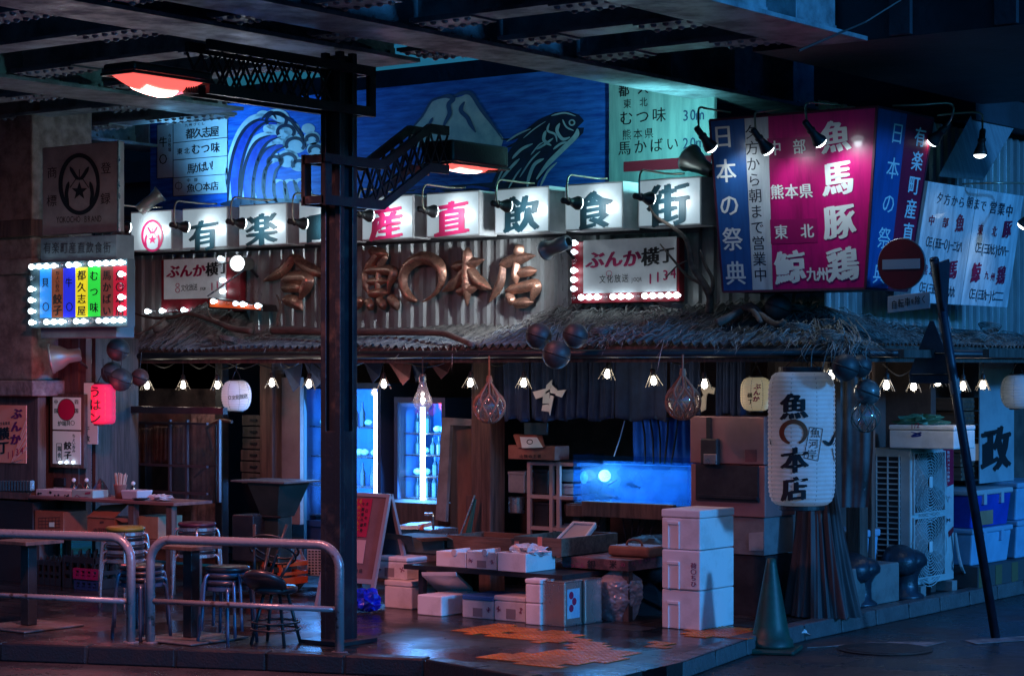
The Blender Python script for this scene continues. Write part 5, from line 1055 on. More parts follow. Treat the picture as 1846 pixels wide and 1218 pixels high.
# ================================================================== FOAM BOXES
m_mark = M('marker_red', (.28, .05, .12), .6)
m_gmark = M('grey_patch', (.30, .28, .30), .7)
m_shadow = M('notch_shade', (.62, .61, .61), .8)  # greyer foam tone, shade of the notch put into its colour
def foam(lab, x0, x1, yt, yb, v, dep, group, lid=True, notch=False, marks=0, z0=None, z1=None, handle=False, mat=None, open_=False, rot=0):
    a, b = hv(x0, yb, v).x, hv(x1, yb, v).x; m = (x0+x1)/2; zt = hv(m, yt, v).z if z1 is None else z1; zb = hv(m, yb, v).z if z0 is None else z0; H = zt-zb
    t = thing('foam_box', lab, 'foam box', ((a+b)/2, v+dep/2, zb), group); mt = mat or m_styro; zl = zt-H*.2 if lid else zt
    if open_:
        mb = MB(); w = .028; mb.box(a, b, v, v+w, zb, zl); mb.box(a, b, v+dep-w, v+dep, zb, zl); mb.box(a, a+w, v+w, v+dep-w, zb, zl); mb.box(b-w, b, v+w, v+dep-w, zb, zl); mb.box(a+w, b-w, v+w, v+dep-w, zb, zb+.03); bd = mb.build('body', mt, t, bevel=.006)
    else: bd = MB().box(a, b, v, v+dep, zb, zl-.003).build('body', mt, t, bevel=.01)
    if lid: MB().box(a-.004, b+.004, v-.004, v+dep+.004, zl, zt).build('lid', mt, t, bevel=.01)
    W_ = b-a; pl = VP(v)
    if handle:
        c = a+W_*.31; mb = MB(); mb.box(c-.055, c-.04, v-.007, v+.002, zb+.0*H, zb+H*.62); mb.box(c+.04, c+.055, v-.007, v+.002, zb, zb+H*.62); mb.box(c-.055, c+.055, v-.012, v+.002, zb+H*.62, zb+H*.7); mb.build('grip', mt, bd, bevel=.004)
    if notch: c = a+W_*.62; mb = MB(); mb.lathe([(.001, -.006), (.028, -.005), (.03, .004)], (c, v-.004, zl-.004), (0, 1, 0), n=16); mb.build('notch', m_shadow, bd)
    if marks:
        mb = MB(); rn = random.Random(int(x0)); gx = (a+b)/2+rn.uniform(-.03, .05)*W_; mb.box(gx-.16*W_, gx+.14*W_, v-.003, v+.001, zb+.1*H, zb+.5*H); mb.build('printed_patch', m_gmark, bd)
        mb = MB()
        for sx in ((-.36, .36) if marks > 1 else (.36,)):
            cx = (a+b)/2+sx*W_
            for k in range(5): an = rn.uniform(0, 3.1); mb.tube([(cx-.05*W_*math.cos(an)*1.6, v-.002, zb+H*.45-.12*H*math.sin(an)), (cx+.05*W_*math.cos(an)*1.6, v-.002, zb+H*.45+.14*H*math.sin(an))], .002, 4)
        mb.build('printed_marks', m_mark, bd)
    return t
G = 'tall stack of three foam boxes'
sp = hz(1193, 1131); vS = sp.y; a_, b_ = sp.x, hv(1262, 1131, vS).x; hh = (hv(1228, 918, vS).z)/3
for i, lab in enumerate(('white foam box at the bottom of the stack of three', 'white foam box in the middle of the stack of three, red writing', 'white lidded foam box on top of the stack of three')):
    o = random.Random(i).uniform(-.01, .012)
    t = foam(lab, 1193, 1262, 918, 1131, vS+o, .50, G, z0=i*hh+.001, z1=(i+1)*hh-.002, handle=True, lid=(i == 2))
    if i == 1: mb = MB(); mb.text(VP(vS+o), '荷〇ちひ', (1250, 1019), (1250, 1052), 11, 11, .005); mb.build('writing', m_mark, t)
vD = -1.72
t = thing('display_table', 'low dark display table holding a row of open foam boxes', 'table', (hv(890, 1100, vD).x, vD+.3, 0))
a, b = hv(760, 1020, vD-.03).x, hv(1003, 1020, vD-.03).x; zt_ = hv(890, 1027, vD).z
MB().box(a-.2, b+.05, vD-.02, vD+.9, zt_-.04, zt_-.002).build('top_board', m_dark, t)
for x in (a-.1, b-.05): MB().box(x, x+.05, vD+.05, vD+.1, 0, zt_-.04).build('leg', m_dark, t); MB().box(x, x+.05, vD+.75, vD+.8, 0, zt_-.04).build('leg', m_dark, t)
G = 'open foam boxes in a row on the display table'
foam('open foam box, left one of the row on the display table', 786, 840, 994, 1024, vD, .48, G, lid=False, notch=True, marks=0, open_=True, z0=zt_)
foam('open foam box, middle one of the row on the display table', 841, 895, 994, 1024, vD, .48, G, lid=False, notch=True, marks=2, open_=True, z0=zt_)
t = foam('foam box filled with crumpled wrap, right one on the display table', 897, 948, 996, 1026, vD-.03, .40, G, lid=False, open_=True, z0=zt_)
m_wrap = M('plastic_wrap', (.6, .62, .65), .18, spec=.9, bump=.5, bs=30)
rn = random.Random(2); c0 = hv(955, 992, vD+.15); mb = MB()
def crumple(c, sx, sy, sz, seed, n=16, rough=.3, up=0):
    rn = random.Random(seed); off = [[rn.uniform(1-rough, 1+rough*.6) for _ in range(n)] for _ in range(10)]; vs = []; mb = MB()
    for i in range(11):
        th = math.pi*i/10
        for j in range(n):
            k = off[min(i, 9)][j] if 0 < i < 10 else 1; a = 2*math.pi*j/n; vs.append(Vector(c)+Vector((sx*k*math.sin(th)*math.cos(a), sy*k*math.sin(th)*math.sin(a), sz*(-math.cos(th)*(k if i > 5 else 1)))))
    fs = [(i*n+j, i*n+(j+1) % n, (i+1)*n+(j+1) % n, (i+1)*n+j) for i in range(10) for j in range(n)]; return mb.add(vs, fs)
o = crumple(c0, .17, .14, .05, 3, 22, .5).build('plastic_wrap', m_wrap); tag(o, 'crumpled clear plastic wrap heaped in the right display foam box', 'plastic wrap')
m_tagr = M('price_tag', (.75, .22, .15), .6)
for i, (x, y, lab) in enumerate(((931, 984, 'small orange price tag standing behind the wrap'), (973, 976, 'taller pink price tag by the wooden trays'))): p = hv(x, y, vD+.2); tag(MB().box(p.x-.022, p.x+.022, p.y, p.y+.003, p.z-.05, p.z+.04).build('price_card', m_tagr), lab, 'price tag', 'price tags on the display')
G = 'foam boxes stacked on the ground under the display'
gv = lambda px, py: hz(px, py).y
foam('leaning foam box left of the display, upper one', 676, 733, 1003, 1043, -1.55, .36, G, marks=2, lid=True)
foam('tall foam bin left of the display, lower one', 693, 742, 1046, 1098, -1.6, .38, G, marks=0, z0=.0)
foam('foam box lying on the ground beside the blue plastic bag', 752, 796, 1072, 1102, -1.85, .5, G, lid=False, z0=0.)
foam('foam box with blue lid on the ground, left of the pair', 833, 889, 1076, 1104, -1.78, .36, G, marks=1, lid=False, z0=0.)
foam('foam box on the ground under the display, right of the blue lid', 891, 947, 1072, 1108, -1.78, .36, G, marks=2, z0=0., z1=.20)
foam('foam box at the bottom beside the shiny tins', 947, 974, 1078, 1114, -1.86, .36, G, marks=0, lid=False, z0=0., z1=.17)
foam('foam box with lid on top, beside the shiny tins', 947, 974, 1040, 1077, -1.86, .36, G, z0=.172, z1=.36)
m_bluel = M('blue_foam', (.05, .2, .5), .6)
p = hv(861, 1070, -1.78); tag(MB().box(hv(833, 1070, -1.79).x, hv(889, 1070, -1.79).x, -1.79, -1.4, .148, .185).build('foam_cover', m_bluel, bevel=.008), 'flat blue foam lid on a box under the display', 'lid')
P = [hv(759, 1030, -1.75), hv(822, 1030, -1.75), hv(852, 1058, -1.35), hv(790, 1062, -1.35)]
tag(MB().prism(P, (0, .01, -.035)).build('foam_cover', m_styro, bevel=.006), 'white foam lid tilted back under the display table', 'lid')
m_bbag = M('blue_plastic', (.008, .025, .55), .14, spec=.9, bump=.4, bs=25)
p = hz(757, 1090); o = crumple((p.x, -1.98, .10), .165, .10, .095, 8, 20, .35).build('plastic_bag', m_bbag, smooth=False); tag(o, 'glossy blue plastic bag slumped in front of the foam boxes', 'plastic bag')
# tins
m_tin = M('tin_plate', (.60, .57, .53), .28, .75, col2=(.46, .40, .34), vs=3, stretch=(1, 1, .5), bump=.1, rr=(.2, .4))
G = 'square tins standing in a row by the foam boxes'
tp = hz(974, 1126); vS_ = tp.y
for i, (dx, dy, lab) in enumerate(((0, 0, 'front square tin with flower label, nearest the kerb'), (.02, .25, 'plain square tin behind the labelled tin'))):
    x, y = tp.x+dx, vS_+dy; t = thing('square_tin', lab, 'tin', (x+.12, y+.12, 0), G); MB().box(x, x+.235, y, y+.235, .004, .345).build('body', m_tin, t, bevel=.012)
    mb = MB(); mb.box(x-.003, x+.238, y-.003, y+.238, .338, .35); mb.box(x-.003, x+.238, y-.003, y+.238, .0, .012); mb.build('rim', m_steel2, t, bevel=.003)
    mb = MB(); mb.lathe([(.03, 0), (.03, .012)], (x+.06, y+.06, .35), n=14); mb.build('cap', m_steel2, t)
    if i == 0:
        MB().box(x+.2352, x+.2375, y+.03, y+.2, .06, .29).build('label', M('tin_label', (.25, .45, .62), .4, col2=(.5, .6, .65), vs=7), t)
        pl = UP(x+.2378); mb = MB()
        for k in range(3): mb.lathe([(.03, 0), (.03, .0012)], (x+.2378, y+.085+.04*(k % 2), .24-.05*k), (1, 0, 0), n=14)
        mb.build('flower_print', m_red, t)
# clear bag
p = hz(1102, 1118); m_cbag = cloudy('clear_plastic', (.85, .87, .9), .16, .22, .22)
def bagf(s, q):
    a = s*2*math.pi; nv = Vector((math.cos(a), math.sin(a), q*2.4)); r = (.13+.05*math.sin(q*2.6))*(1+.16*noise.noise(nv*1.6)+.13*abs(noise.noise(nv*4.5+Vector((3, 1, 2))))+.05*abs(noise.noise(nv*11))) * (1 if q < .8 else 1-(q-.8)*2.9); return (p.x+r*math.cos(a)*.95, p.y+.12+r*math.sin(a)*.9, .40*q)
mb = MB(); mb.grid(bagf, 150, 60); mb.grid(lambda s, q: (p.x+.09*q*math.cos(6.283*s), p.y+.12+.08*q*math.sin(6.283*s), .405+.02*math.sin(s*25)*q-.02*q), 20, 3); tag(mb.build('clear_bag', m_cbag, smooth=True), 'bulging translucent plastic bag between the tins and the foam stack', 'plastic bag')
# wooden trays
def tray(lab, x0, x1, yt, yb, v, dep, h=None, yaw=0):
    a, b = hv(x0, yb, v).x, hv(x1, yb, v).x; zb = hv((x0+x1)/2, yb, v).z; zt = hv((x0+x1)/2, yt, v).z; w = .02; t = thing('wooden_tray', lab, 'tray', ((a+b)/2, v+dep/2, zb), 'wooden fish trays behind the display')
    MB().box(a, b, v, v+w, zb, zt).box(a, b, v+dep-w, v+dep, zb, zt).box(a, a+w, v+w, v+dep-w, zb, zt).box(b-w, b, v+w, v+dep-w, zb, zt).build('sides', m_woodh, t); MB().box(a+w, b-w, v+w, v+dep-w, zb, zb+.02).build('bottom', m_woodd, t)
tray('wooden tray at left behind the foam boxes, partly empty', 806, 922, 967, 990, -1.3, .5)
tray('wooden tray at right holding a white tilted tray', 926, 1012, 968, 1000, -1.4, .8)
tag(MB().box(hv(800, 990, -1.4).x, hv(1010, 990, -1.3).x+.1, -1.35, -.4, .35, .385).box(hv(800, 990, -1.4).x, hv(800, 990, -1.4).x+.06, -1.2, -1.1, 0, .348).box(hv(1000, 990, -1.3).x, hv(1000, 990, -1.3).x+.06, -1.2, -1.1, 0, .348).build('trestle_table', m_woodd), 'dark trestle table under the wooden trays', 'table')
P = [hv(1003, 977, -1.0), hv(1055, 972, -1.0), hv(1074, 946, -.75), hv(1035, 944, -.75)]
t = thing('white_tray', 'white foam tray tilted up in the right wooden tray', 'tray', hv(1040, 977, -.9)); nrm = (P[1]-P[0]).cross(P[3]-P[0]).normalized(); nrm = nrm if nrm.z > 0 else -nrm
MB().prism(P, nrm*-.02).build('base', M('tray_inner', (.5, .5, .52), .7), t); mb = MB()
for i in range(4): mb.tube([P[i]+nrm*.015, P[(i+1) % 4]+nrm*.015], .012, 6)
mb.build('rim', m_styro, t)
# painted low table with lettering and bag
t = thing('painted_table', 'low painted wooden table with worn lettering along its edge', 'table', (hv(1090, 1030, -1.1).x, -.8, 0)); vv = -1.28
a, b = hv(1013, 1015, vv).x, hv(1133, 1015, vv).x; zt = hv(1075, 1006, vv).z; zb = hv(1075, 1026, vv).z
m_ptab = M('worn_pink_paint', (.22, .12, .13), .7, col2=(.07, .045, .05), vs=6, lo=.42, hi=.55, bump=.3)
MB().box(a, b, vv, vv+.8, zb, zt).build('top', m_ptab, t, bevel=.006)
for x in (a+.03, b-.1): MB().box(x, x+.06, vv+.06, vv+.12, 0, zb-.002).build('leg', m_woodd, t); MB().box(x, x+.06, vv+.66, vv+.72, 0, zb-.002).build('leg', m_woodd, t)
mb = MB(); mb.text(VP(vv), '銀', (1066, 1017), (1066, 1017), 16, 17, .004, wt=.03); mb.text(VP(vv), '米', (1105, 1017), (1105, 1017), 14, 16, .004, wt=.03); mb.build('lettering', m_ink, t)
mb = MB(); mb.text(VP(vv), 'いっこん', (1022, 1018), (1050, 1018), 9, 11, .004); mb.text(VP(vv), 'の', (1123, 1017), (1123, 1017), 9, 10, .004); mb.text(UP(b), 'うまい魚', (1142, 1015), (1178, 1004), 9, 9, .004); mb.build('lettering', m_mark, t)
t = thing('leather_bag', 'brown flat bag with a loop handle lying on the painted table', 'bag', hv(1155, 1000, -1.0)); c = hv(1150, 1000, -.9)
MB().box(c.x-.2, c.x+.2, -1.05, -.75, zt+.002, zt+.09).build('body', M('tan_leather', (.24, .12, .08), .6, col2=(.17, .08, .055), vs=5), t, bevel=.03, seg=3); mb = MB(); mb.tube([(c.x-.08, -.95, zt+.08), (c.x-.05, -.95, zt+.13), (c.x+.05, -.95, zt+.13), (c.x+.08, -.95, zt+.08)], .01, 6, sm=4); mb.build('handle', m_wood, t)
o = crumple((hv(1150, 960, -.55).x, -.35, .42), .28, .2, .2, 5, 20, .2).build('black_sack', m_black, smooth=True); tag(o, 'black sack slumped below the fish tank', 'sack')
tag(MB().prism([hz(1135, 1110), hz(1190, 1108), hz(1185, 1080)+Vector((0, 0, .3)), hz(1160, 1085)+Vector((0, 0, .34))], (.02, .03, 0)).build('dark_board', m_dark), 'dark board leaning under the painted table', 'board')
# cardboard flats left of display
t = thing('cardboard_box', 'open dark green cardboard box with flaps beside the chalk sign', 'cardboard box', hv(745, 1000, -1.3)); m_gcard = M('green_cardboard', (.08, .11, .10), .75, col2=(.05, .075, .07), vs=5)
MB().pbox(694, 800, 968, 995, -1.3, .42).build('body', m_gcard, t); MB().prism([hv(684, 958, -1.5), hv(742, 966, -1.5), hv(748, 994, -1.32), hv(694, 990, -1.32)], (0, .006, 0)).build('flap', m_gcard, t)
MB().prism([hv(750, 970, -1.45), hv(806, 968, -1.42), hv(824, 976, -1.2), hv(764, 978, -1.25)], (0, .0, .005)).build('flap', m_card, t)
MB().box(hv(700, 1000, -1.3).x, hv(800, 1000, -1.3).x, -1.28, -.9, 0, hv(745, 996, -1.3).z).build('base', m_woodd, t)
t = thing('sink_basin', 'small steel sink with packets and a bent tap', 'sink', hv(745, 955, -.7)); MB().pbox(706, 776, 953, 990, -.7, .4).build('basin', m_steel2, t, bevel=.01); mb = MB(); mb.tube([hv(781, 985, -.6), hv(781, 930, -.6), hv(779, 926, -.6), hv(765, 926, -.65)], .012, 7); mb.build('tap', m_steel2, t)
tag(MB().prism([hv(712, 948, -.72), hv(752, 946, -.72), hv(755, 953, -.75), hv(713, 954, -.75)], (0, .2, .02)).build('fish_packet', m_wrap), 'white wrapped packet on the sink edge', 'packet'); tag(MB().prism([hv(754, 954, -.74), hv(761, 945, -.74), hv(764, 945, -.74), hv(762, 955, -.74)], (0, .01, 0)).build('price_card', m_tagr), 'orange price tag standing at the sink', 'price tag', 'price tags on the display')
# A-frame sign
pA = hz(651, 1098); vA = pA.y; u0, u1 = hv(632, 1000, vA).x, hv(693, 1000, vA).x
t = thing('menu_board', 'folding menu board with dark red poster standing right of the lamp post', 'menu board', ((u0+u1)/2-.3, vA+.2, 0)); zt = hv(700, 890, vA+.26).z
u1 = hv(703, 892, vA+.26).x; u0 = u1-.62
def leaf(y0, y1, name, mat, mat2, sgn):
    P = lambda u, q, e=0: Vector((u, y0+(y1-y0)*q, zt*q+.0)); mb = MB(); w = .035
    for ua, ub in ((u0, u0+w), (u1-w, u1)): mb.hexa([P(ua, 0), P(ub, 0), P(ub, 1), P(ua, 1)], [P(ua, 0)+Vector((0, .03*sgn, 0)), P(ub, 0)+Vector((0, .03*sgn, 0)), P(ub, 1)+Vector((0, .03*sgn, 0)), P(ua, 1)+Vector((0, .03*sgn, 0))])
    for q0, q1 in ((.22, .26), (.97, 1.0)): mb.hexa([P(u0+w, q0), P(u1-w, q0), P(u1-w, q1), P(u0+w, q1)], [p+Vector((0, .03*sgn, 0)) for p in (P(u0+w, q0), P(u1-w, q0), P(u1-w, q1), P(u0+w, q1))])
    mb.build('frame', mat, t)
    o = Vector((0, .012*sgn, 0)); mb = MB(); mb.hexa([P(u0+w, .26)+o, P(u1-w, .26)+o, P(u1-w, .97)+o, P(u0+w, .97)+o], [p+Vector((0, .008*sgn, 0)) for p in (P(u0+w, .26)+o, P(u1-w, .26)+o, P(u1-w, .97)+o, P(u0+w, .97)+o)]); mb.build('panel', mat2, t)
    return P
m_af = M('board_frame', (.45, .36, .36), .35, .5); m_afp = M('board_poster', (.20, .12, .13), .55, col2=(.14, .08, .09), vs=3)
P = leaf(vA, vA+.26, 'leaf', m_af, m_afp, 1); leaf(vA+.62, vA+.30, 'leaf', m_af, M('board_back', (.03, .07, .10), .6), -1)
PAF = Plane(P(u0, 0)+Vector((0, .004, 0)), (1, 0, 0), P(u0, 1)-P(u0, 0)); mb = MB(); mb.poly(PAF, [(640, 898), (672, 898), (660, 968), (640, 966)], .0); mb.build('poster', m_smar, t)
mb = MB(); mb.poly(PAF, [(642, 972), (660, 973), (654, 1015), (640, 1014)], .001); mb.build('paper', M('pink_paper', (.5, .35, .37), .7), t)
mb = MB(); mb.text(PAF, '24', (643, 903), (650, 903), 7, 11, .004); mb.text(PAF, 'めっけもん', (647, 914), (644, 952), 7, 8, .004); mb.build('lettering', M('gold_ink', (.5, .2, .04), .5), t); mb = MB(); mb.text(PAF, '今朝獲れ鮮魚', (655, 908), (651, 955), 5, 7, .004); mb.text(PAF, '本日の貝', (662, 908), (658, 945), 5, 7, .004); mb.text(PAF, '〇貝', (642, 1028), (650, 1028), 6, 8, .004); mb.build('lettering', m_ink, t)

# ================================================================== CONE, STREET SIGN, BOLLARDS, CURTAIN POST
cp_ = hz(1390, 1174, -.12); t = thing('traffic_cone', 'dark green traffic cone standing on the road by the kerb', 'cone', cp_); m_cone = M('cone_green', (.006, .085, .06), .48, col2=(.010, .045, .036), vs=6, bump=.1)
mb = MB(); mb.lathe([(.175, .045), (.165, .06), (.165, .095), (.145, .105), (.125, .2), (.085, .42), (.04, .66), (.032, .70), (.02, .705)], cp_, n=32); mb.build('body', m_cone, t, smooth=True)
MB().box(-.21, .21, -.21, .21, 0, .04, M=Matrix.Translation(cp_) @ Matrix.Rotation(R(20), 4, 'Z')).build('base', m_cone, t, bevel=.02)
D0 = (hz(1795, 1150, -.12)-CAM).dot(FW); pb_, pt_ = hd(1795, 1150, D0), hd(1684, 468, D0-.85)
sgn_ = thing('road_sign', 'leaning navy sign pole with round no entry sign and bicycle plate', 'road sign', pb_); m_sp = M('sign_pole_paint', (.008, .014, .03), .4, .2, col2=(.02, .03, .05), vs=8, bump=.1)
mb = MB(); mb.tube([pb_, pt_], .036, 16); mb.lathe([(.037, 0), (.03, .015), (.002, .018)], pt_, (pt_-pb_), n=16); mb.build('pole', m_sp, sgn_, smooth=True)
# signs face the side street: the visible disc is turned a little to the left
dn = (-FW*.82 - RT*.57).normalized(); c = hd(1625, 476, D0-.92); PD = Plane(c, dn.cross(Vector((0, 0, 1))), (0, 0, 1)); rx = 47/ppm(c)
mb = MB(); mb.lathe([(rx, -.008), (rx, .0), (rx-.004, .003)], c, PD.n, n=40); rs_ = mb.build('round_sign', M('sign_back_steel', (.2, .2, .22), .4, .7), sgn_)
mb = MB(); mb.lathe([(rx*.965, .0035), (rx*.965, .005)], c, PD.n, n=40); mb.build('sign_face', M('sign_red', (.22, .010, .018), .4, col2=(.16, .01, .016), vs=6), rs_)
mb = MB(); h_ = rx*.19; w2 = rx*.78; s_ = PD.ex; z_ = PD.ey; mb.prism([c+s_*q*w2+z_*r*h_+PD.n*.0055 for q, r in ((-1, -1), (1, -1), (1, 1), (-1, 1))], PD.n*.002); mb.build('white_bar', M('sign_bar', (.42, .36, .38), .5), rs_)
q1 = hd(1638, 545, D0-.85); PD2 = Plane(q1, PD.ex, (0, 0, 1)); a_ = 34/ppm(q1)/abs(PD.ex.dot(RT)); b2 = 15/ppm(q1); tl = .10
cc = [q1+PD2.ex*x*a_+PD2.ey*(y*b2+x*tl*a_*(1 if PD2.ex.dot(RT) > 0 else -1)*.9) for x, y in ((-1, -1), (1, -1), (1, 1), (-1, 1))]
tp_ = MB().prism(cc, PD2.n*-.006).build('text_plate', M('plate_white', (.42, .36, .38), .45), sgn_, bevel=.004); mb = MB(); sx = 1 if PD2.ex.dot(RT) > 0 else -1
mb.text(PD2, '自転車', (1612, 549), (1636, 544), 11, 17, .004, wt=.02); mb.text(PD2, 'を', (1645, 543), (1645, 543), 7, 10, .004); mb.text(PD2, '除く', (1654, 541), (1665, 539), 10, 16, .004, wt=.02); mb.build('lettering', m_ink, tp_)
p = hz(1432, 1150, -.11); tag(crumple((p.x, p.y-.02, -.07), .13, .09, .05, 41, 16, .45).build('crumpled_paper', m_styro), 'crumpled pale paper lying at the kerb beside the green cone', 'paper')
p = hz(1395, 1085); tag(MB().tube([hz(1352, 1102)+Vector((0, 0, .02)), hz(1385, 1118)+Vector((0, 0, .02)), hz(1412, 1140)+Vector((0, 0, .02))], .018, 7, sm=4).build('ground_hose', m_grey), 'grey hose lying on the pavement behind the green cone', 'hose')
# second, back-to-front signs on the same pole
cb = hd(1702, 505, D0-.75); sd = (RT*.35+FW*.94).normalized(); mb = MB(); mb.prism([cb+sd*x+Vector((0, 0, z)) for x, z in ((-.3, .12), (.18, .17), (.22, .14), (.12, -.2), (.03, -.26), (-.1, -.2))], sd.cross(Vector((0, 0, 1)))*.01); mb.build('sign_bracket_plate', m_sp, sgn_, bevel=.004)
ct = hd(1680, 665, D0-.52); td = (RT*.9-FW*.43).normalized(); tr_ = 38/ppm(ct)/.9
PTt = [ct+td*-1*tr_+Vector((0, 0, -.07)), ct+td*1*tr_+Vector((0, 0, -.07)), ct+td*.85*tr_+Vector((0, 0, -.10)), ct+td*-.85*tr_+Vector((0, 0, -.1))]
mb = MB(); mb.prism([ct+td*(x*tr_)+Vector((0, 0, z)) for x, z in ((-1, -.04), (-.95, -.11), (.95, -.11), (1, -.04), (.08, .37), (-.08, .37))], td.cross(Vector((0, 0, 1)))*.012); mb.build('triangle_sign', m_sp, sgn_, bevel=.004)
mb = MB(); nn = td.cross(Vector((0, 0, 1)));  nn = nn if nn.dot(FW) < 0 else -nn; mb.tube([ct+td*(-.62*tr_)+Vector((0, 0, .12))+nn*.02, ct+td*(.62*tr_)+Vector((0, 0, .12))+nn*.02], .008, 5); mb.tube([ct+td*(-.85*tr_)+Vector((0, 0, -.04))+nn*.02, ct+td*(.85*tr_)+Vector((0, 0, -.04))+nn*.02], .008, 5); mb.build('stiffeners', m_dark, sgn_)
mb = MB(); mb.lathe([(.04, -.06), (.042, -.05), (.042, .05), (.04, .06)], hd(1721, 695, D0-.57), (pt_-pb_), n=16); mb.lathe([(.04, -.06), (.042, -.05), (.042, .05), (.04, .06)], hd(1703, 585, D0-.70), (pt_-pb_), n=16); mb.build('collar', M('collar_grey', (.2, .2, .22), .5), sgn_)
m_boll = M('bollard_black', (.02, .035, .05), .3, .3, col2=(.035, .055, .075), vs=5, bump=.5, bs=30)
G = 'iron mooring bollards on the side pavement'
for x, y, lab, s in ((1546, 1092, 'black mushroom shaped mooring bollard nearest the corner curtain', 1.0), (1630, 1078, 'black mushroom shaped mooring bollard in front of the air conditioner', 1.04)):
    p = hz(x, y); p.z = .002; t = thing('mooring_bollard', lab, 'bollard', p, G); mb = MB()
    mb.lathe([(r*s, h*s) for r, h in ((.17, 0), (.165, .03), (.12, .06), (.115, .14), (.12, .2), (.15, .255), (.19, .29), (.195, .33), (.17, .375), (.12, .405), (.05, .42), (.005, .423))], p, n=32); mb.build('post', m_boll, t, smooth=True)
    k = p+Vector((.02*s, -.1*s, .34*s)); mb = MB(); mb.lathe([(.14*s, -.08*s), (.155*s, -.02*s), (.14*s, .05*s), (.09*s, .085*s), (.005, .095*s)], k, (.35, -.3, .9), n=24); mb.build('head', m_boll, t, smooth=True)
# plastic curtain gathered round the corner post
cb_ = hz(1470, 1108)
def wrapf(s, q):
    a = s*2*math.pi; r = (.115+.19*q**2.4)*(1+.11*math.sin(9*a+q*1.5+.8*math.sin(q*4))+.08*math.sin(15*a-q*2.2)+.05*math.sin(27*a+q*5)+.02*math.sin(50*a+q*9)); return (cb_.x+r*math.cos(a)*.95+.10*q*q, cb_.y+r*math.sin(a)*.8-.03*q, 2.05-(2.05-.01)*q)
mb = MB(); mb.grid(wrapf, 260, 40); tag(mb.build('gathered_curtain', M('vinyl_curtain', (.085, .08, .085), .6, col2=(.05, .05, .055), vs=3, stretch=(3, 3, .4), spec=.25), smooth=True), 'grey vinyl curtain gathered round the corner post under the giant lantern', 'curtain')
mb = MB(); mb.grid(lambda s, q: Vector((hv(1515, 650, -.1).x+.18*s+.05*math.sin(q*3)*s, -.1+.12*s+.008*math.sin(s*14+q*2)+.006*math.sin(s*23), 2.1-1.2*q)), 24, 10); tag(mb.build('tied_curtain', M('vinyl_pale', (.07, .075, .085), .45, col2=(.03, .03, .035), vs=4), smooth=True), 'narrow pale vinyl curtain tied back behind the hanging floats', 'curtain')
# ================================================================== LEFT SIDE: POSTERS AND MENUS
PW1 = VP(-1.915)
t = thing('poster', 'peach poster with purple brush lettering at the far left edge', 'poster', hv(10, 780, -1.91)); a, b = hv(-60, 780, -1.905).x, hv(48, 780, -1.905).x; zt, zb = hv(20, 730, -1.905).z, hv(20, 834, -1.905).z
MB().box(a, b, -1.912, -1.902, zb, zt).build('sheet', M('poster_peach', (.95, .42, .28), .55), t); mb = MB()
for i in range(7): mb.poly(PW1, [(20, 834), (48, 752+i*13), (48, 758+i*13)], .0015) if i < 5 else mb.poly(PW1, [(14, 834), (-6+i*6, 834), (48, 826)], .0015)
mb.build('rays', M('poster_rays', (.95, .66, .55), .55), t)
mb = MB(); mb.text(PW1, 'ぶんか', (30, 745), (28, 791), 20, 21, .005, wt=.06); mb.build('lettering', M('purple_ink', (.16, .005, .13), .5), t); mb = MB(); mb.text(PW1, '横丁', (7, 781), (6, 806), 20, 24, .005, wt=.05); mb.text(PW1, '文化放送', (2, 763), (16, 762), 4, 6, .005); mb.build('lettering', m_ink, t)
mb = MB(); mb.text(PW1, '1134', (15, 820), (39, 811), 8, 15, .005, wt=.02); mb.build('lettering', m_mag, t)
P7 = VP(-1.90); mb = MB(); mb.poly(VP(-1.642), [(51, 731), (73, 731), (74, 834), (64, 838), (52, 836)], .004); o = mb.build('paper_notices', M('notice_paper', (.5, .42, .42), .7, col2=(.22, .17, .18), vs=22, lo=.45, hi=.55)); tag(o, 'narrow strip of torn paper notices between the poster and menu frame', 'notices')
vm = -1.66; PMn = VP(vm-.06)
t = thing('menu_case', 'dark wooden wall case holding two lit white menu panels', 'menu case', hv(120, 842, vm)); mb = MB()
mb.pbox(90, 151, 710, 843, vm-.055, .05); mb.build('frame', m_woodd, t, bevel=.006)
for y0, y1 in ((716, 774), (777, 836)): MB().prism(rect_px(PMn, 96, 146, y0, y1), (0, -.006, 0)).build('menu_panel', M('menu_white', (.5, .58, .64), .5, emit=.10, ecol=(.6, .8, 1)), t)
PMn = VP(vm-.067); mb = MB(); mb.disc(PMn, 119.5, 738, 15, 19, .003); mb.build('red_emblem', m_mag, t)
mb = MB(); mb.text(PMn, '中国', (101, 724), (101, 740), 7, 9, .004); mb.text(PMn, '四国', (138, 724), (138, 740), 7, 9, .004); mb.text(PMn, '炉端貝〇', (108, 763), (131, 762), 8, 10, .004, wt=.02); mb.text(PMn, '餃子', (122, 803), (122, 820), 14, 15, .004, wt=.05); mb.text(PMn, 'ちょい呑み', (133, 785), (133, 812), 6, 7, .004, wt=.03); mb.text(PMn, '鶏舎', (107, 808), (107, 820), 7, 10, .004)
for q in ([(102, 799), (111, 799)], [(111, 799), (111, 830)], [(111, 830), (102, 830)], [(102, 830), (102, 799)]): mb.stroke(PMn, q, 1, .004, tip=1)
mb.ring(PMn, 119.5, 738, 15.5, 19.5, 1, .005); mb.build('lettering', m_ink, t)
for x in (108, 119, 131): p = hv(x, 833, vm-.08); mb = MB(); mb.ball(p, .012, 8, 6); mb.build('lamp_dot', m_lens, t)
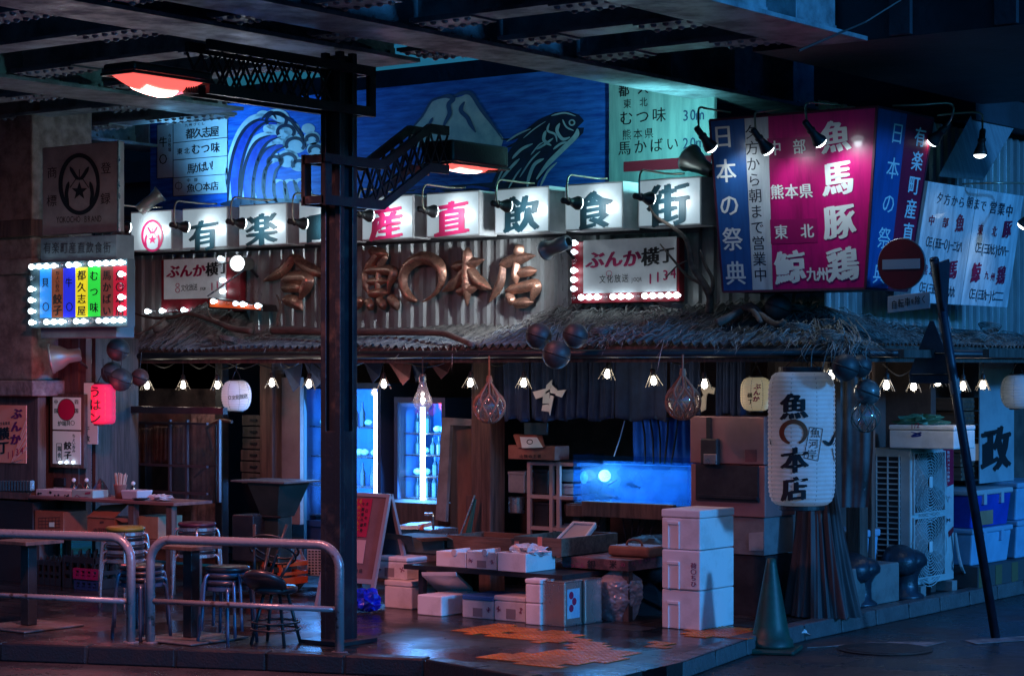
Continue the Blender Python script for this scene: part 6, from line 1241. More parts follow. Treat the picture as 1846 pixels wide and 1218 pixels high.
t = thing('wall_sheet', 'tall white paper sign with black brush writing behind the red lantern', 'paper sign', hv(162, 800, -1.645)); MB().prism(rect_px(VP(-1.645), 152, 177, 690, 800), (0, -.005, 0)).build('sheet', m_sbw, t); mb = MB(); mb.text(VP(-1.655), '牛', (157, 772), (157, 772), 10, 12, .004); mb.text(VP(-1.655), '放', (157, 790), (157, 790), 10, 12, .004); mb.build('lettering', m_ink, t)
tag(MB().pbox(97, 115, 861, 875, -1.66, .03).build('switch_box', m_black), 'small black socket box on the planks below the menu case', 'socket')
# ---------------- counter table with goods
vc = -2.05; a, b = hv(52, 900, vc).x, hv(313, 900, vc).x; zt = hv(180, 899, vc).z; zl = hv(180, 968, vc).z
t = thing('service_counter', 'reddish wooden counter with open shelf on the left of the shop', 'counter', ((a+b)/2, vc+.2, 0)); m_ct = M('counter_wood', (.26, .13, .11), .5, col2=(.15, .07, .06), vs=3, stretch=(.6, 5, 5))
MB().box(a, b, vc, vc+.48, zt-.03, zt).build('top', m_ct, t, bevel=.005); MB().box(a+.02, b-.08, vc+.03, vc+.47, zl-.03, zl).build('shelf', m_ct, t)
for px in (232, 300): x = hv(px, 930, vc+.03).x; MB().box(x, x+.07, vc+.025, vc+.09, zl, zt-.031).build('upright', m_wood, t)
for x in (a+.03, b-.15): MB().box(x, x+.06, vc+.05, vc+.11, 0, zl-.031).build('leg', m_woodd, t); MB().box(x, x+.06, vc+.38, vc+.44, 0, zl-.031).build('leg', m_woodd, t)
def carton(lab, x0, x1, y0, v, dep, z, mat, flaps=False, marks=True, txt=None, name='cardboard_box', grp='cardboard boxes on the counter shelf'):
    aa, bb = hv(x0, 950, v).x, hv(x1, 950, v).x; z1 = hv((x0+x1)/2, y0, v).z; t = thing(name, lab, 'cardboard box', ((aa+bb)/2, v+dep/2, z), grp); MB().box(aa, bb, v, v+dep, z+.002, z1).build('body', mat, t, bevel=.004)
    if flaps: MB().prism([Vector((aa, v-.01, z1)), Vector((bb, v-.01, z1)), Vector((bb+.05, v+.12, z1+.13)), Vector((aa+.05, v+.12, z1+.10))], (0, .004, .004)).build('flap', mat, t); MB().prism([Vector((bb, v, z1)), Vector((bb, v+dep, z1)), Vector((bb+.1, v+dep, z1-.03)), Vector((bb+.1, v, z1-.03))], (0, 0, .004)).build('flap', mat, t)
    mb = MB(); pl = VP(v); w = x1-x0; zc = (y0+962)/2
    if txt: mb.text(pl, txt, (x0+w*.3, zc+8), (x0+w*.78, zc+7), w*.17, 9, .004); mb.poly(pl, [(x0+w*.45, zc-8), (x0+w*.6, zc-9), (x0+w*.6, zc-5), (x0+w*.45, zc-4)]); mb.build('print', M('carton_ink', (.10, .04, .03), .7), t)
    elif marks:
        for i in range(4): mb.stroke(pl, [(x0+w*.12, y0+12+i*6), (x1-w*.1, y0+11+i*6)], 1.2, .003, tip=1)
        for i in range(7): xx = x0+w*(.13+.12*i); mb.stroke(pl, [(xx, y0+12), (xx, y0+31)], 1, .0035, tip=1)
        mb.build('print', M('carton_ink', (.10, .04, .03), .7), t); mb = MB(); mb.poly(pl, [(x0+w*.5, y0+20), (x0+w*.68, y0+20), (x0+w*.68, y0+28), (x0+w*.5, y0+28)], .006); mb.build('sticker', m_sbw, t)
m_cred = M('red_cardboard', (.42, .14, .075), .75, col2=(.34, .11, .06), vs=5)
carton('orange brown carton with printed grid at left under the counter', 63, 114, 921, -1.98, .3, zl, m_cred)
carton('orange carton with raised flap in the middle under the counter', 157, 207, 933, -2.0, .33, zl, m_cred, flaps=True, txt='赤羽甘夏')
carton('plain brown carton at right under the counter', 247, 285, 930, -1.92, .3, zl, m_card, marks=False)
t = thing('snack_carton', 'long white carton with dark spots on the counter top', 'carton', hv(98, 893, vc+.05)); aa, bb = hv(65, 890, vc+.03).x, hv(128, 890, vc+.03).x; m_wc = M('carton_white', (.55, .5, .48), .6)
MB().box(aa, bb, vc+.03, vc+.25, zt+.001, hv(98, 883, vc+.03).z).build('body', m_wc, t, bevel=.003); mb = MB(); rn = random.Random(8)
for i in range(20): x = rn.uniform(68, 126); y = rn.uniform(885, 900); mb.disc(VP(vc+.03), x, y, rn.uniform(1.2, 2.4), rn.uniform(1.2, 2.4))
mb.build('spots', m_ink, t); MB().box(aa-.02, bb, vc+.26, vc+.27, zt+.001, hv(98, 878, vc+.26).z).build('lid', m_wc, t)
t = thing('snack_carton', 'pale green carton beside the spotted carton on the counter', 'carton', hv(150, 893, vc+.05)); aa, bb = hv(129, 890, vc+.03).x, hv(167, 890, vc+.03).x; MB().box(aa, bb, vc+.03, vc+.22, zt+.001, hv(148, 883, vc+.03).z).build('body', M('carton_green', (.32, .48, .44), .6), t, bevel=.003); mb = MB(); mb.poly(VP(vc+.03), [(153, 887), (163, 886), (163, 890), (153, 891)]); mb.stroke(VP(vc+.03), [(134, 898), (138, 892), (146, 896), (160, 895)], 1.3); mb.build('print', m_mark, t)
G = 'sauce bottles under wrap on the counter'
for x, y0, lab in ((133, 862, 'sauce bottle with round cap, left of the pair on the counter'), (156, 862, 'sauce bottle with round cap, right of the pair on the counter'), (240, 868, 'small dark soy bottle right of the chopstick cup')):
    p = hv(x, 890, vc+.3); t = thing('sauce_bottle', lab, 'bottle', (p.x, vc+.3, zt), G); h = hv(x, y0, vc+.3).z-zt; mb = MB(); mb.lathe([(.03, .002), (.034, .01), (.034, h*.5), (.013, h*.72), (.012, h*.85)], (p.x, vc+.3, zt), n=16); mb.build('body', m_bott, t, smooth=True); mb = MB(); mb.ball((p.x, vc+.3, zt+h*.9), .02, 12, 8); mb.build('cap', m_sbw, t, smooth=True)
for i, (x, r, h, lab) in enumerate(((178, .09, .17, 'peaked clear plastic cover between bottles and chopstick cup'), (141, .075, .12, 'clear plastic cover draped over the left sauce bottle'))):
    p = hv(x, 890, vc+.22); mb = MB(); mb.lathe([(r*1.1, .002), (r*.9, h*.35), (r*.45, h*.75), (.006, h)], (p.x, vc+.24, zt), n=9, cap=False); tag(mb.build('plastic_cover', glassy('cover_plastic', (.8, .75, .78), .6, .15)), lab, 'plastic cover', 'plastic covers on the counter')
p = hv(217, 890, vc+.2); t = thing('chopstick_cup', 'red brown cup bristling with wooden chopsticks on the counter', 'cup', (p.x, vc+.2, zt)); mb = MB(); mb.lathe([(.045, .002), (.06, .12), (.062, .125)], (p.x, vc+.2, zt), n=20); mb.build('cup', m_redbox, t, smooth=True); mb = MB(); rn = random.Random(3)
for i in range(24): a0 = rn.uniform(0, 6.28); q = Vector((p.x+.035*math.cos(a0), vc+.2+.035*math.sin(a0), zt+.08)); mb.tube([q, q+Vector((.02*math.cos(a0)+.01, .02*math.sin(a0), .14+rn.uniform(-.015, .015)))], .004, 4)
mb.build('chopsticks', M('chopstick_wood', (.6, .42, .3), .6), t, kind='stuff')
p = hv(240, 890, vc+.12); tag(MB().hexa([Vector((p.x-.1, vc+.08, zt+.001)), Vector((p.x+.09, vc+.08, zt+.001)), Vector((p.x+.09, vc+.25, zt+.001)), Vector((p.x-.1, vc+.25, zt+.001))], [Vector((p.x-.115, vc+.07, zt+.085)), Vector((p.x+.105, vc+.07, zt+.085)), Vector((p.x+.105, vc+.27, zt+.085)), Vector((p.x-.115, vc+.27, zt+.085))]).build('plastic_tub', M('tub_plastic', (.5, .55, .62), .35), bevel=.01), 'pale plastic tub with sloped sides on the counter', 'tub')
p = hv(285, 895, vc+.1); o = crumple((p.x, vc+.14, zt+.03), .13, .08, .03, 11, 16, .4).build('plastic_packet', m_wrap); tag(o, 'crumpled clear packet at the right end of the counter', 'packet'); p = hv(252, 897, vc+.06); mb = MB(); mb.lathe([(.03, .002), (.075, .018), (.08, .022)], (p.x, vc+.07, zt), n=20); tag(mb.build('black_dish', m_black, smooth=True), 'shallow black dish on the counter before the packet', 'dish')
# ---------------- bottle crates under the shelf
G = 'bottle crates stacked under the counter'
def crate(lab, x0, x1, y0, y1, v, dep, mat, bott=True, name='bottle_crate'):
    p = hz((x0+x1)/2, y1) if v is None else None; vv = v; aa, bb = hv(x0, y1, vv).x, hv(x1, y1, vv).x; zb = max(.002, hv((x0+x1)/2, y1, vv).z); z1 = hv((x0+x1)/2, y0, vv).z; t = thing(name, lab, 'crate', ((aa+bb)/2, vv+dep/2, zb), G); w = .012; H = z1-zb; mb = MB()
    for q0, q1 in ((0, .3), (.42, .55), (.8, 1)): mb.box(aa, bb, vv, vv+w, zb+H*q0, zb+H*q1); mb.box(bb-w, bb, vv+w, vv+dep-w, zb+H*q0, zb+H*q1); mb.box(aa, aa+w, vv+w, vv+dep-w, zb+H*q0, zb+H*q1); mb.box(aa, bb, vv+dep-w, vv+dep, zb+H*q0, zb+H*q1)
    for i in range(5): x = aa+(bb-aa-.03)*i/4; mb.box(x, x+.03, vv-.004, vv+w+.003, zb, z1-.002)
    mb.box(aa+w, bb-w, vv+w, vv+dep-w, zb, zb+.015); mb.build('crate', mat, t)
    if bott:
        mb = MB()
        for i in range(4):
            for j in range(3): mb.lathe([(.03, .02), (.034, .06), (.034, H*.75), (.013, H*1.0), (.013, H*1.18)], (aa+.06+(bb-aa-.12)*i/3, vv+.06+(dep-.12)*j/2, zb), n=10)
        mb.build('bottles', m_bott, t)
m_cb = M('crate_black', (.02, .02, .024), .5); m_cmag = M('crate_magenta', (.32, .01, .12), .45); m_cor = M('crate_orange', (.6, .09, .02), .45)
crate('black bottle crate at left below the counter shelf', 66, 110, 1010, 1062, -2.05, .33, m_cb); crate('black bottle crate in the middle below the counter shelf', 113, 170, 1003, 1062, -2.1, .33, m_cb); crate('magenta crate on the lower crate below the counter', 132, 178, 1025, 1044, -2.15, .04, m_cmag, False); crate('dark blue crate under the magenta one', 134, 178, 1047, 1066, -2.16, .04, M('crate_blue', (.02, .04, .15), .45), False)
crate('orange bottle crate by the green hopper behind the stools', 445, 508, 1012, 1052, -1.45, .34, m_cor, False)
# ---------------- glass cabinet and frames in the dark left room
t = thing('display_cabinet', 'dark glass display cabinet with hanging cloths in the left room', 'cabinet', hv(300, 900, -.7)); vg = -.75; m_mc = M('cabinet_metal', (.14, .12, .13), .4, .6)
mb = MB(); mb.pbox(203, 402, 733, 745, vg-.3, .06); mb.build('sign_bar', m_black, t)
mb = MB()
for y in (760, 836, 884): mb.pbox(205, 372, y, y+4, vg, .03)
for x in (208, 240, 303, 334, 392): mb.pbox(x, x+3, 756, 905, vg+.002, .03)
mb.build('frame', m_mc, t); MB().pbox(206, 390, 762, 902, vg+.035, .006).build('glass', glassy('cabinet_glass', (.7, .62, .62), .85, .1), t)
rn = random.Random(12)
tag(MB().pbox(205, 400, 700, 1000, .25, .04, z0=.02).build('room_panel', M('room_panel_wood', (.28, .18, .16), .7, col2=(.05, .035, .035), vs=2.5, bump=.2)), 'stained wooden panel at the back of the dark left room', 'panel')
for i, (x0, x1, y0, y1, lab) in enumerate(((206, 238, 765, 836, 'pale cloth poster with black ink drawing beside the cabinet post'), (245, 275, 770, 838, 'brown pleated cloth hanging in the cabinet'), (278, 300, 768, 832, 'reddish cloth in the middle of the cabinet'), (306, 332, 766, 836, 'grey apron hanging in the cabinet'), (345, 395, 745, 960, 'tall stained pale sheet right of the cabinet'))):
    curtain('hanging_cloth', lab, 'cloth', x0, x1, y0, y1, vg+.12 if i < 4 else -.1, M('cloth_a', (.42, .3, .28), .85, col2=(.12, .08, .08), vs=5) if i % 2 == 0 else M('cloth_b', (.30, .2, .18), .85, col2=(.08, .06, .06), vs=5), amp=.012, waves=3, seed=20+i, group='cloths hanging in the left room')
mb = MB(); PZ = VP(vg+.09); mb.text(PZ, '牛', (214, 783), (214, 783), 16, 18, .002, wt=.02); mb.text(PZ, '酒場', (212, 803), (222, 806), 14, 20, .002, wt=.02); mb.stroke(PZ, [(222, 772), (230, 785), (226, 800), (230, 825)], 2); mb.stroke(PZ, [(226, 810), (218, 830)], 2); tag(mb.build('ink_drawing', m_ink), 'loose black ink drawing of brush strokes on the pale cloth poster', 'ink drawing')
mb = MB(); mb.tube([hv(372, 772, -.62), hv(384, 762, -.6), hv(400, 757, -.6), hv(418, 760, -.6)], .018, 6, sm=4); mb.tube([hv(372, 772, -.62), hv(378, 790, -.62), hv(382, 812, -.62)], .012, 6, sm=4); mb.tube([hv(350, 860, -.62), hv(372, 842, -.62), hv(392, 838, -.6)], .012, 6, sm=4); tag(mb.build('hanging_straps', M('strap_brown', (.1, .06, .05), .7)), 'dark straps and a curled strip hanging on the pale sheet', 'straps')
G = 'wooden drawer cases stacked by the left post'
for i in range(6):
    y = 748+i*21; t = thing('wooden_case', ['topmost wooden drawer by the left post', 'second wooden drawer from the top by the left post', 'third wooden drawer from the top by the left post', 'third wooden drawer from the bottom by the left post', 'second wooden drawer from the bottom by the left post', 'lowest wooden drawer in the pile by the left post'][i], 'drawer', hv(450, y+18, -.1), G); MB().pbox(436+rn.uniform(-3, 3), 472, y, y+18.5, -.12, .3).build('box', m_woodd, t, bevel=.004); MB().pbox(450, 462, y+7, y+11, -.135, .014).build('pull', m_dark, t)
# hopper table
vh = -1.55; t = thing('metal_hopper', 'dark green tapered metal hopper with flat top behind the stools', 'hopper', hv(472, 1000, vh+.15)); q = hv(474, 870, vh); z1 = q.z; pm = 1/ppm(q); m_hop = M('hopper_green', (.03, .055, .05), .4, .4, col2=(.05, .075, .07), vs=4)
mb = MB(); w1, w2 = 40*pm, 20*pm; zb = z1-62*pm; mb.hexa([Vector((q.x-w1, vh, z1)), Vector((q.x+w1, vh, z1)), Vector((q.x+w1, vh+.4, z1)), Vector((q.x-w1, vh+.4, z1))], [Vector((q.x-w2, vh+.08, zb)), Vector((q.x+w2, vh+.08, zb)), Vector((q.x+w2, vh+.3, zb)), Vector((q.x-w2, vh+.3, zb))]); mb.build('funnel', m_hop, t)
MB().box(q.x-75*pm, q.x+58*pm, vh-.03, vh+.45, z1+.002, z1+.016).build('top_plate', m_steel, t); MB().box(q.x-w2*.95, q.x+w2*.95, vh+.1, vh+.28, .02, zb-.003).build('body', m_hop, t, bevel=.01); mb = MB(); mb.tube([(q.x-w2*2.0, vh+.07, zb), (q.x+w2*1.5, vh+.07, zb)], .012, 6); mb.build('bar', m_dark, t)
tag(MB().pbox(418, 456, 928, 985, -1.6, .25, z0=.3).build('dark_case', m_dark, bevel=.01), 'dark metal case left of the green hopper', 'case')
G = 'paper sacks beside the blue fridge'
for x0, x1, y0, y1, lab, s in ((486, 548, 944, 1035, 'crumpled brown paper sack right of the hopper', 1), (520, 548, 972, 1044, 'smaller paper sack leaning by the lamp post', 2)):
    p = hv((x0+x1)/2, y1, -1.2); c = hv((x0+x1)/2, (y0+y1)/2, -1.0); hh_ = (y1-y0)/2/ppm(c); tag(crumple((c.x, -1.0, hh_), (x1-x0)/2/ppm(c), .14, hh_, s+30, 14, .22).build('paper_sack', M('sack_paper', (.26, .17, .14), .8, col2=(.16, .1, .09), vs=4)), lab, 'sack', G)
vb_ = tag(MB().pbox(553, 590, 986, 1038, -1.0, .3).build('vent_box', M('vent_white', (.45, .5, .52), .5), bevel=.01), 'white ventilated plastic box beside the lamp post base', 'box'); mb = MB()
for i in range(5):
    for j in range(9): mb.pbox(556+i*6, 559.5+i*6, 992+j*5, 994.5+j*5, -1.004, .003)
mb.build('vent_slots', m_black, vb_)
# ---------------- tables with square foot
def ptable(lab, px, py, ztop, w, full=True):
    p = hz(px, py); t = thing('bistro_table', lab, 'table', p, 'pedestal tables behind the rail'); MB().box(p.x-.3, p.x+.3, p.y-.3, p.y+.3, .004, .018).build('base', m_steel, t, bevel=.004); MB().box(p.x-.045, p.x+.045, p.y-.045, p.y+.045, .02, ztop-.03).build('column', m_dark, t, bevel=.006); MB().box(p.x-w, p.x+w, p.y-w, p.y+w, ztop-.029, ztop).build('top', m_woodd, t, bevel=.004)
ptable('pedestal table with square foot at the far left behind the rail', 52, 1130, .68, .19); ptable('pedestal table with square foot behind the middle rail', 345, 1152, .70, .16)
# ---------------- stools
m_chr = M('stool_chrome', (.55, .55, .57), .25, .85); m_stk = M('stool_black', (.02, .02, .024), .35, coat=.3)
def stool(loc, lab, seat, legm, H=.46, grp='stacked round stools'):
    p = Vector(loc); t = thing('round_stool', lab, 'stool', p, grp); mb = MB(); mb.lathe([(.15, H-.035), (.162, H-.03), (.165, H-.008), (.15, H), (.002, H+.004)], p, n=28); st_ = mb.build('seat', seat, t, smooth=True)
    mb = MB(); mb.lathe([(.15, H-.075), (.158, H-.07), (.158, H-.045), (.15, H-.04)], p, n=28, cap=False); mb.build('seat_ring', legm, st_)
    for k in range(4):
        a = math.pi/4+k*math.pi/2; e = Vector((math.cos(a), math.sin(a), 0)); mb = MB(); mb.tube([p+e*.10+Vector((0, 0, H-.05)), p+e*.165+Vector((0, 0, H-.06)), p+e*.19+Vector((0, 0, H-.13)), p+e*.215], .0125, 8, sm=3); mb.build('leg', legm, t, smooth=True)
    return t
m_yel = M('stool_yellow', (.24, .19, .02), .5); m_mgs = M('stool_magenta', (.3, .01, .10), .4)
q = hz(226, 1096); base = stool((q.x, q.y, .003), 'lowest chrome stool in the stack topped by the yellow seat', m_stk, m_chr)
L3 = ['second chrome stool in the yellow topped stack', 'third chrome stool in the yellow topped stack']
for i, l_ in enumerate(L3): c = copy_tree(base, loc=(q.x, q.y, .003+.075*(i+1))); c['label'] = l_
stool((q.x, q.y, .003+.075*3), 'yellow topped stool crowning the left stack', m_yel, m_chr)
q = hz(255, 1150); 
m_bl = M('stool_blue_legs', (.10, .16, .26), .3, .6)
b2 = stool((q.x, q.y, .003), 'lowest dark stool in the stack between the rails', m_stk, m_bl)
for i, l_ in enumerate(['second dark stool in the stack between the rails', 'top dark stool in the stack between the rails']): c = copy_tree(b2, loc=(q.x, q.y, .003+.045*(i+1))); c['label'] = l_; c.rotation_euler = (0, 0, .2*(i+1))
q = hz(355, 1085); b3 = stool((q.x, q.y, .003), 'lowest chrome stool in the magenta topped stack', m_stk, m_chr)
c = copy_tree(b3, loc=(q.x, q.y, .08)); c['label'] = 'second chrome stool in the magenta topped stack'; c = copy_tree(b3, loc=(q.x, q.y, .155)); c['label'] = 'third chrome stool in the magenta topped stack'
stool((q.x, q.y, .23), 'magenta edged stool on top of the rear stack', M('stool_darkpink', (.07, .012, .03), .4), m_chr)
q = hz(410, 1158); b4 = stool((q.x, q.y, .003), 'lowest blue legged stool behind the middle rail', m_stk, m_bl)
for i, l_ in enumerate(['second blue legged stool behind the middle rail', 'top blue legged stool behind the middle rail']): c = copy_tree(b4, loc=(q.x, q.y, .003+.05*(i+1))); c['label'] = l_; c.rotation_euler = (0, 0, .25*(i+1))
def bar_stool(lab, p, H, flip=False, tilt=0):
    p = Vector(p); t = thing('bar_stool', lab, 'stool', p, 'black padded stools by the lamp post'); mb = MB(); mb.lathe([(.13, H-.06), (.158, H-.05), (.162, H-.02), (.14, H-.003), (.002, H)], p, n=28); mb.build('seat', m_stk, t, smooth=True)
    for k in range(4): a = math.pi/4+k*math.pi/2+.3; e = Vector((math.cos(a), math.sin(a), 0)); mb = MB(); mb.tube([p+e*.09+Vector((0, 0, H-.06)), p+e*.19], .0125, 8); mb.build('leg', m_dark, t, smooth=True)
    for z, r in ((.11, .18), (.16, .172)): mb = MB(); mb.tube([p+Vector((r*math.cos(a*math.pi/10), r*math.sin(a*math.pi/10), z)) for a in range(21)], .008, 6, cap=False); mb.build('foot_ring', m_dark, t, smooth=True)
    return t
q = hz(497, 1160); bs = bar_stool('black padded stool standing by the lamp post', (q.x, q.y, .002), .43)
c = copy_tree(bs, loc=(q.x-.02, q.y+.02, .80)); c['label'] = 'black padded stool turned upside down on the standing stool'; c.rotation_euler = (R(180-32), R(8), .5); c.location = (q.x-.02, q.y+.05, .80)

# ================================================================== RIGHT SIDE: AIR CONDITIONER AND COOLERS
p = hz(1648, 1052); u1 = -.02; v0 = hu(1642, 1050, u1).y; v1 = hu(1720, 1040, u1).y; zt = hu(1642, 808, u1).z; zt2 = zt+.03
m_ac = M('ac_casing', (.52, .60, .61), .4, .05, col2=(.40, .47, .48), vs=3)
ac = thing('air_conditioner', 'tall pale outdoor air conditioner with two stacked fans and stickers', 'air conditioner', (u1-.17, (v0+v1)/2, .10)); D = .36
v1 = v0+1.0*(v1-v0)
MB().box(u1-D, u1, v0, v1, .10, zt).build('casing', m_ac, ac, bevel=.012)
mb = MB(); H_ = zt-.10
mb.box(u1-D+.03, u1-.1, v0-.004, v0+.001, .16, zt-.07); mb.build('side_opening', m_black, ac); mb = MB(); n = 22
for i in range(n+1): z = .16+(zt-.07-.16)*i/n; mb.box(u1-D+.03, u1-.1, v0-.014, v0-.005, z-.006, z+.006)
for x in (u1-D+.03, u1-D/2-.04, u1-.11): mb.box(x-.005, x+.005, v0-.016, v0-.004, .15, zt-.06)
mb.build('side_grille', m_ac, ac)
W_ = v1-v0; vm_ = v0+W_*.40; rr = W_*.36; zc = [.10+H_*.27, .10+H_*.745]
for z in zc:
    mb = MB(); mb.box(u1+.001, u1+.004, v0+W_*.04, v0+W_*.745, z-H_*.22, z+H_*.22); mb.build('fan_opening', m_black, ac)
    mb = MB()
    for k in range(12):
        r_ = rr*(.2+.86*k/11)*1.0; mb.tube([(u1+.016, vm_+r_*math.cos(a*math.pi/18), z+r_*math.sin(a*math.pi/18)*1.06) for a in range(37)], .0042, 4, cap=False)
    for k in range(14):
        a0 = k*math.pi/7; mb.tube([(u1+.014, vm_+rr*q*math.cos(a0+q*1.5), z+rr*q*math.sin(a0+q*1.5)*1.06) for q in (.15, .4, .7, 1.0, 1.12)], .003, 4)
    mb.box(u1+.004, u1+.02, v0+W_*.03, v0+W_*.05, z-H_*.225, z+H_*.225); mb.box(u1+.004, u1+.02, v0+W_*.735, v0+W_*.755, z-H_*.225, z+H_*.225); mb.box(u1+.004, u1+.02, v0+W_*.05, v0+W_*.735, z+H_*.215, z+H_*.225); mb.box(u1+.004, u1+.02, v0+W_*.05, v0+W_*.735, z-H_*.225, z-H_*.215); fg_ = mb.build('fan_guard', m_ac, ac)
    mb = MB()
    for k in range(3):
        a0 = k*2.094; mb.add([(u1+.006, vm_+rr*.95*q*math.cos(a0+d), z+rr*.95*q*math.sin(a0+d)) for q, d in ((.1, 0), (1, -.35), (1, .45), (.5, .5))], [(0, 1, 2, 3)])
    mb.build('fan_blades', m_grey, fg_); MB().box(u1+.018, u1+.028, vm_-.03, vm_+.03, z-.05, z+.05).build('hub_plate', m_white, fg_, bevel=.004)
PA_ = UP(u1+.002); mb = MB(); mb.poly(PA_, [(1701, 806), (1719, 804), (1719, 872), (1701, 880)], .004); mb.build('red_sticker', m_smar, ac); mb = MB(); mb.text(PA_, '防犯カメラ作動中', (1710, 815), (1710, 866), 5, 6, .008, wt=.01); mb.build('lettering', m_wht, ac)
mb = MB(); mb.poly(PA_, [(1705, 890), (1713, 886), (1718, 896), (1710, 906)], .004); mb.poly(PA_, [(1706, 930), (1715, 927), (1715, 943), (1706, 946)], .004); mb.build('stickers', M('sticker_white', (.5, .52, .55), .5), ac); mb = MB(); mb.text(PA_, 'M', (1710, 937), (1710, 937), 6, 8, .008); mb.stroke(PA_, [(1709, 903), (1712, 893)], 2, .008); mb.stroke(PA_, [(1708, 895), (1715, 897)], 2, .008); mb.build('sticker_print', m_ink, ac); mb = MB(); mb.poly(PA_, [(1710, 958), (1719, 948), (1719, 958), (1711, 968)], .004); mb.build('sticker', m_frred, ac)
for y in (v0+.08, v1-.16): MB().box(u1-D-.02, u1+.06, y, y+.1, .002, .098).build('foot', M('foot_block', (.3, .3, .3), .8, col2=(.2, .2, .2), vs=8), ac, bevel=.006)
t = foam('wide white foam box lying on top of the air conditioner', 1603, 1720, 752, 794, v0-.05, .42, 'foam boxes by the air conditioner', z0=zt+.002, z1=zt+.205, lid=True); c = hv(1650, 781, v0-.055); mb = MB(); mb.stroke(VP(v0-.052), [(1642, 778), (1660, 784), (1643, 786), (1661, 779), (1645, 783)], 3, .004); mb.build('blue_scribble', M('blue_ink', (.03, .06, .35), .5), t); mb = MB(); mb.text(VP(v0-.052), '1/2', (1644, 768), (1655, 766), 7, 11, .004); mb.build('writing', m_mark, t)
o = crumple((hv(1655, 750, v0+.12).x+.02, v0+.16, zt+.235), .24, .13, .06, 21, 24, .45).build('green_net_bag', M('green_plastic', (.04, .2, .17), .25, spec=.8)); tag(o, 'crumpled green plastic bag on the foam box over the air conditioner', 'plastic bag')
# coolers beyond the air conditioner, on a low striped plinth
pv = hu(1732, 1040, .0).y+.1
pl_ = MB().box(-.5, .12, pv, pv+3.2, .002, .20).build('striped_plinth', M('plinth_grey', (.06, .065, .07), .7)); tag(pl_, 'low dark plinth with worn hazard stripes carrying the blue coolers', 'plinth'); mb = MB()
for i in range(9): y = pv+.02+i*.36; mb.prism([Vector((.1212, y, .01)), Vector((.1212, y+.14, .01)), Vector((.1212, y+.14, .19)), Vector((.1212, y, .19))], (.002, 0, 0))
mb.build('hazard_stripes', M('stripe_yellow', (.13, .11, .05), .7), pl_, kind='stuff')
G = 'blue fish coolers stacked on the plinth'
def cooler(lab, y, L_, z, H, col, u=-.46, W=.52):
    t = thing('fish_cooler', lab, 'cooler', (u+W/2, y+L_/2, z), G); mb = MB(); mb.hexa([Vector((u+.03, y+.03, z)), Vector((u+W-.03, y+.03, z)), Vector((u+W-.03, y+L_-.03, z)), Vector((u+.03, y+L_-.03, z))], [Vector((u, y, z+H*.85)), Vector((u+W, y, z+H*.85)), Vector((u+W, y+L_, z+H*.85)), Vector((u, y+L_, z+H*.85))]); mb.build('tub', col[0], t, bevel=.015); ld_ = MB().box(u-.015, u+W+.015, y-.015, y+L_+.015, z+H*.853, z+H).build('lid', col[1], t, bevel=.015); MB().box(u+W/2-.06, u+W/2+.06, y-.03, y+.004, z+H*.55, z+H*.72).build('handle', m_black, t, bevel=.01); mb = MB()
    for k in (.28, .72): mb.box(u+W-.012, u+W+.022, y+L_*k-.03, y+L_*k+.03, z+H*.6, z+H*.9)
    mb.build('latch', col[1], ld_, bevel=.004); return t
cl = (M('cooler_light', (.24, .50, .72), .4, col2=(.18, .40, .6), vs=4), M('cooler_lid', (.22, .42, .6), .4)); cdk = (M('cooler_deep', (.015, .07, .5), .4, col2=(.012, .05, .36), vs=4), M('cooler_lid_white', (.42, .46, .5), .5))
t = cooler('light blue fish cooler at lower left of the stack', pv+.02, .85, .202, .34, cl); t = cooler('deep blue fish cooler with white lid on the lower light one', pv+.02, .85, .545, .35, cdk); MB().box(.062, .066, pv+.1, pv+.45, .57, .70).build('tape_patch', m_card, t)
cooler('light blue fish cooler at lower right of the stack', pv+1.0, .9, .202, .36, cl); cooler('light blue fish cooler at upper right of the stack', pv+1.0, .9, .565, .36, cl)
t = cooler('small light blue cooler behind the dark post near the lantern', .95, .5, .18, .44, cl, u=-.52, W=.34); 
tag(MB().box(-.5, .02, .55, 1.45, .003, .34).build('stone_block', M('block_grey', (.18, .2, .2), .75, col2=(.11, .12, .12), vs=5, bump=.4), bevel=.012), 'grey stone block behind the nearest mooring bollard', 'block')
# banner and wooden boxes
t = thing('cloth_banner', 'pale hanging banner with a large black brush character at far right', 'banner', hu(1800, 850, -.1)); ub = -.12; ya, yb = hu(1766, 780, ub).y, hu(1828, 780, ub).y; z1, z0 = 2.1, hu(1798, 868, ub).z
MB().box(ub-.01, ub, ya, yb, z0, z1).build('cloth', M('banner_cloth', (.30, .38, .42), .8, col2=(.22, .29, .33), vs=3), t); mb = MB(); PBn = UP(ub); mb.text(PBn, '政', (1796, 808), (1796, 808), 52, 84, .004, wt=.06); mb.build('lettering', m_ink, t)
G = 'wooden crates stacked behind the leaning pole'
ys = hu(1728, 800, -.2).y
for i in range(6):
    y0 = 716+i*25; z1, z0 = hu(1745, y0, -.18).z, hu(1745, y0+24, -.18).z; o = rn.uniform(-.04, .04); t = thing('wooden_crate', ['topmost wooden crate under the side bulbs', 'second crate from the top under the side bulbs', 'third crate from the top in the pile behind the sign pole', 'third crate from the bottom behind the sign pole', 'second crate from the bottom behind the sign pole', 'lowest wooden crate in the pile beside the coolers'][i], 'crate', (-.35, ys+.3, z0), G); MB().box(-.5, -.18, ys+o, ys+.48+o, z0, z1-.004).build('box', m_woodh, t, bevel=.004); mb = MB(); mb.box(-.18, -.172, ys+o, ys+.48+o, z0+.03, z0+.045); mb.box(-.18, -.172, ys+o, ys+.48+o, z1-.05, z1-.035); mb.build('slat', m_woodd, t)
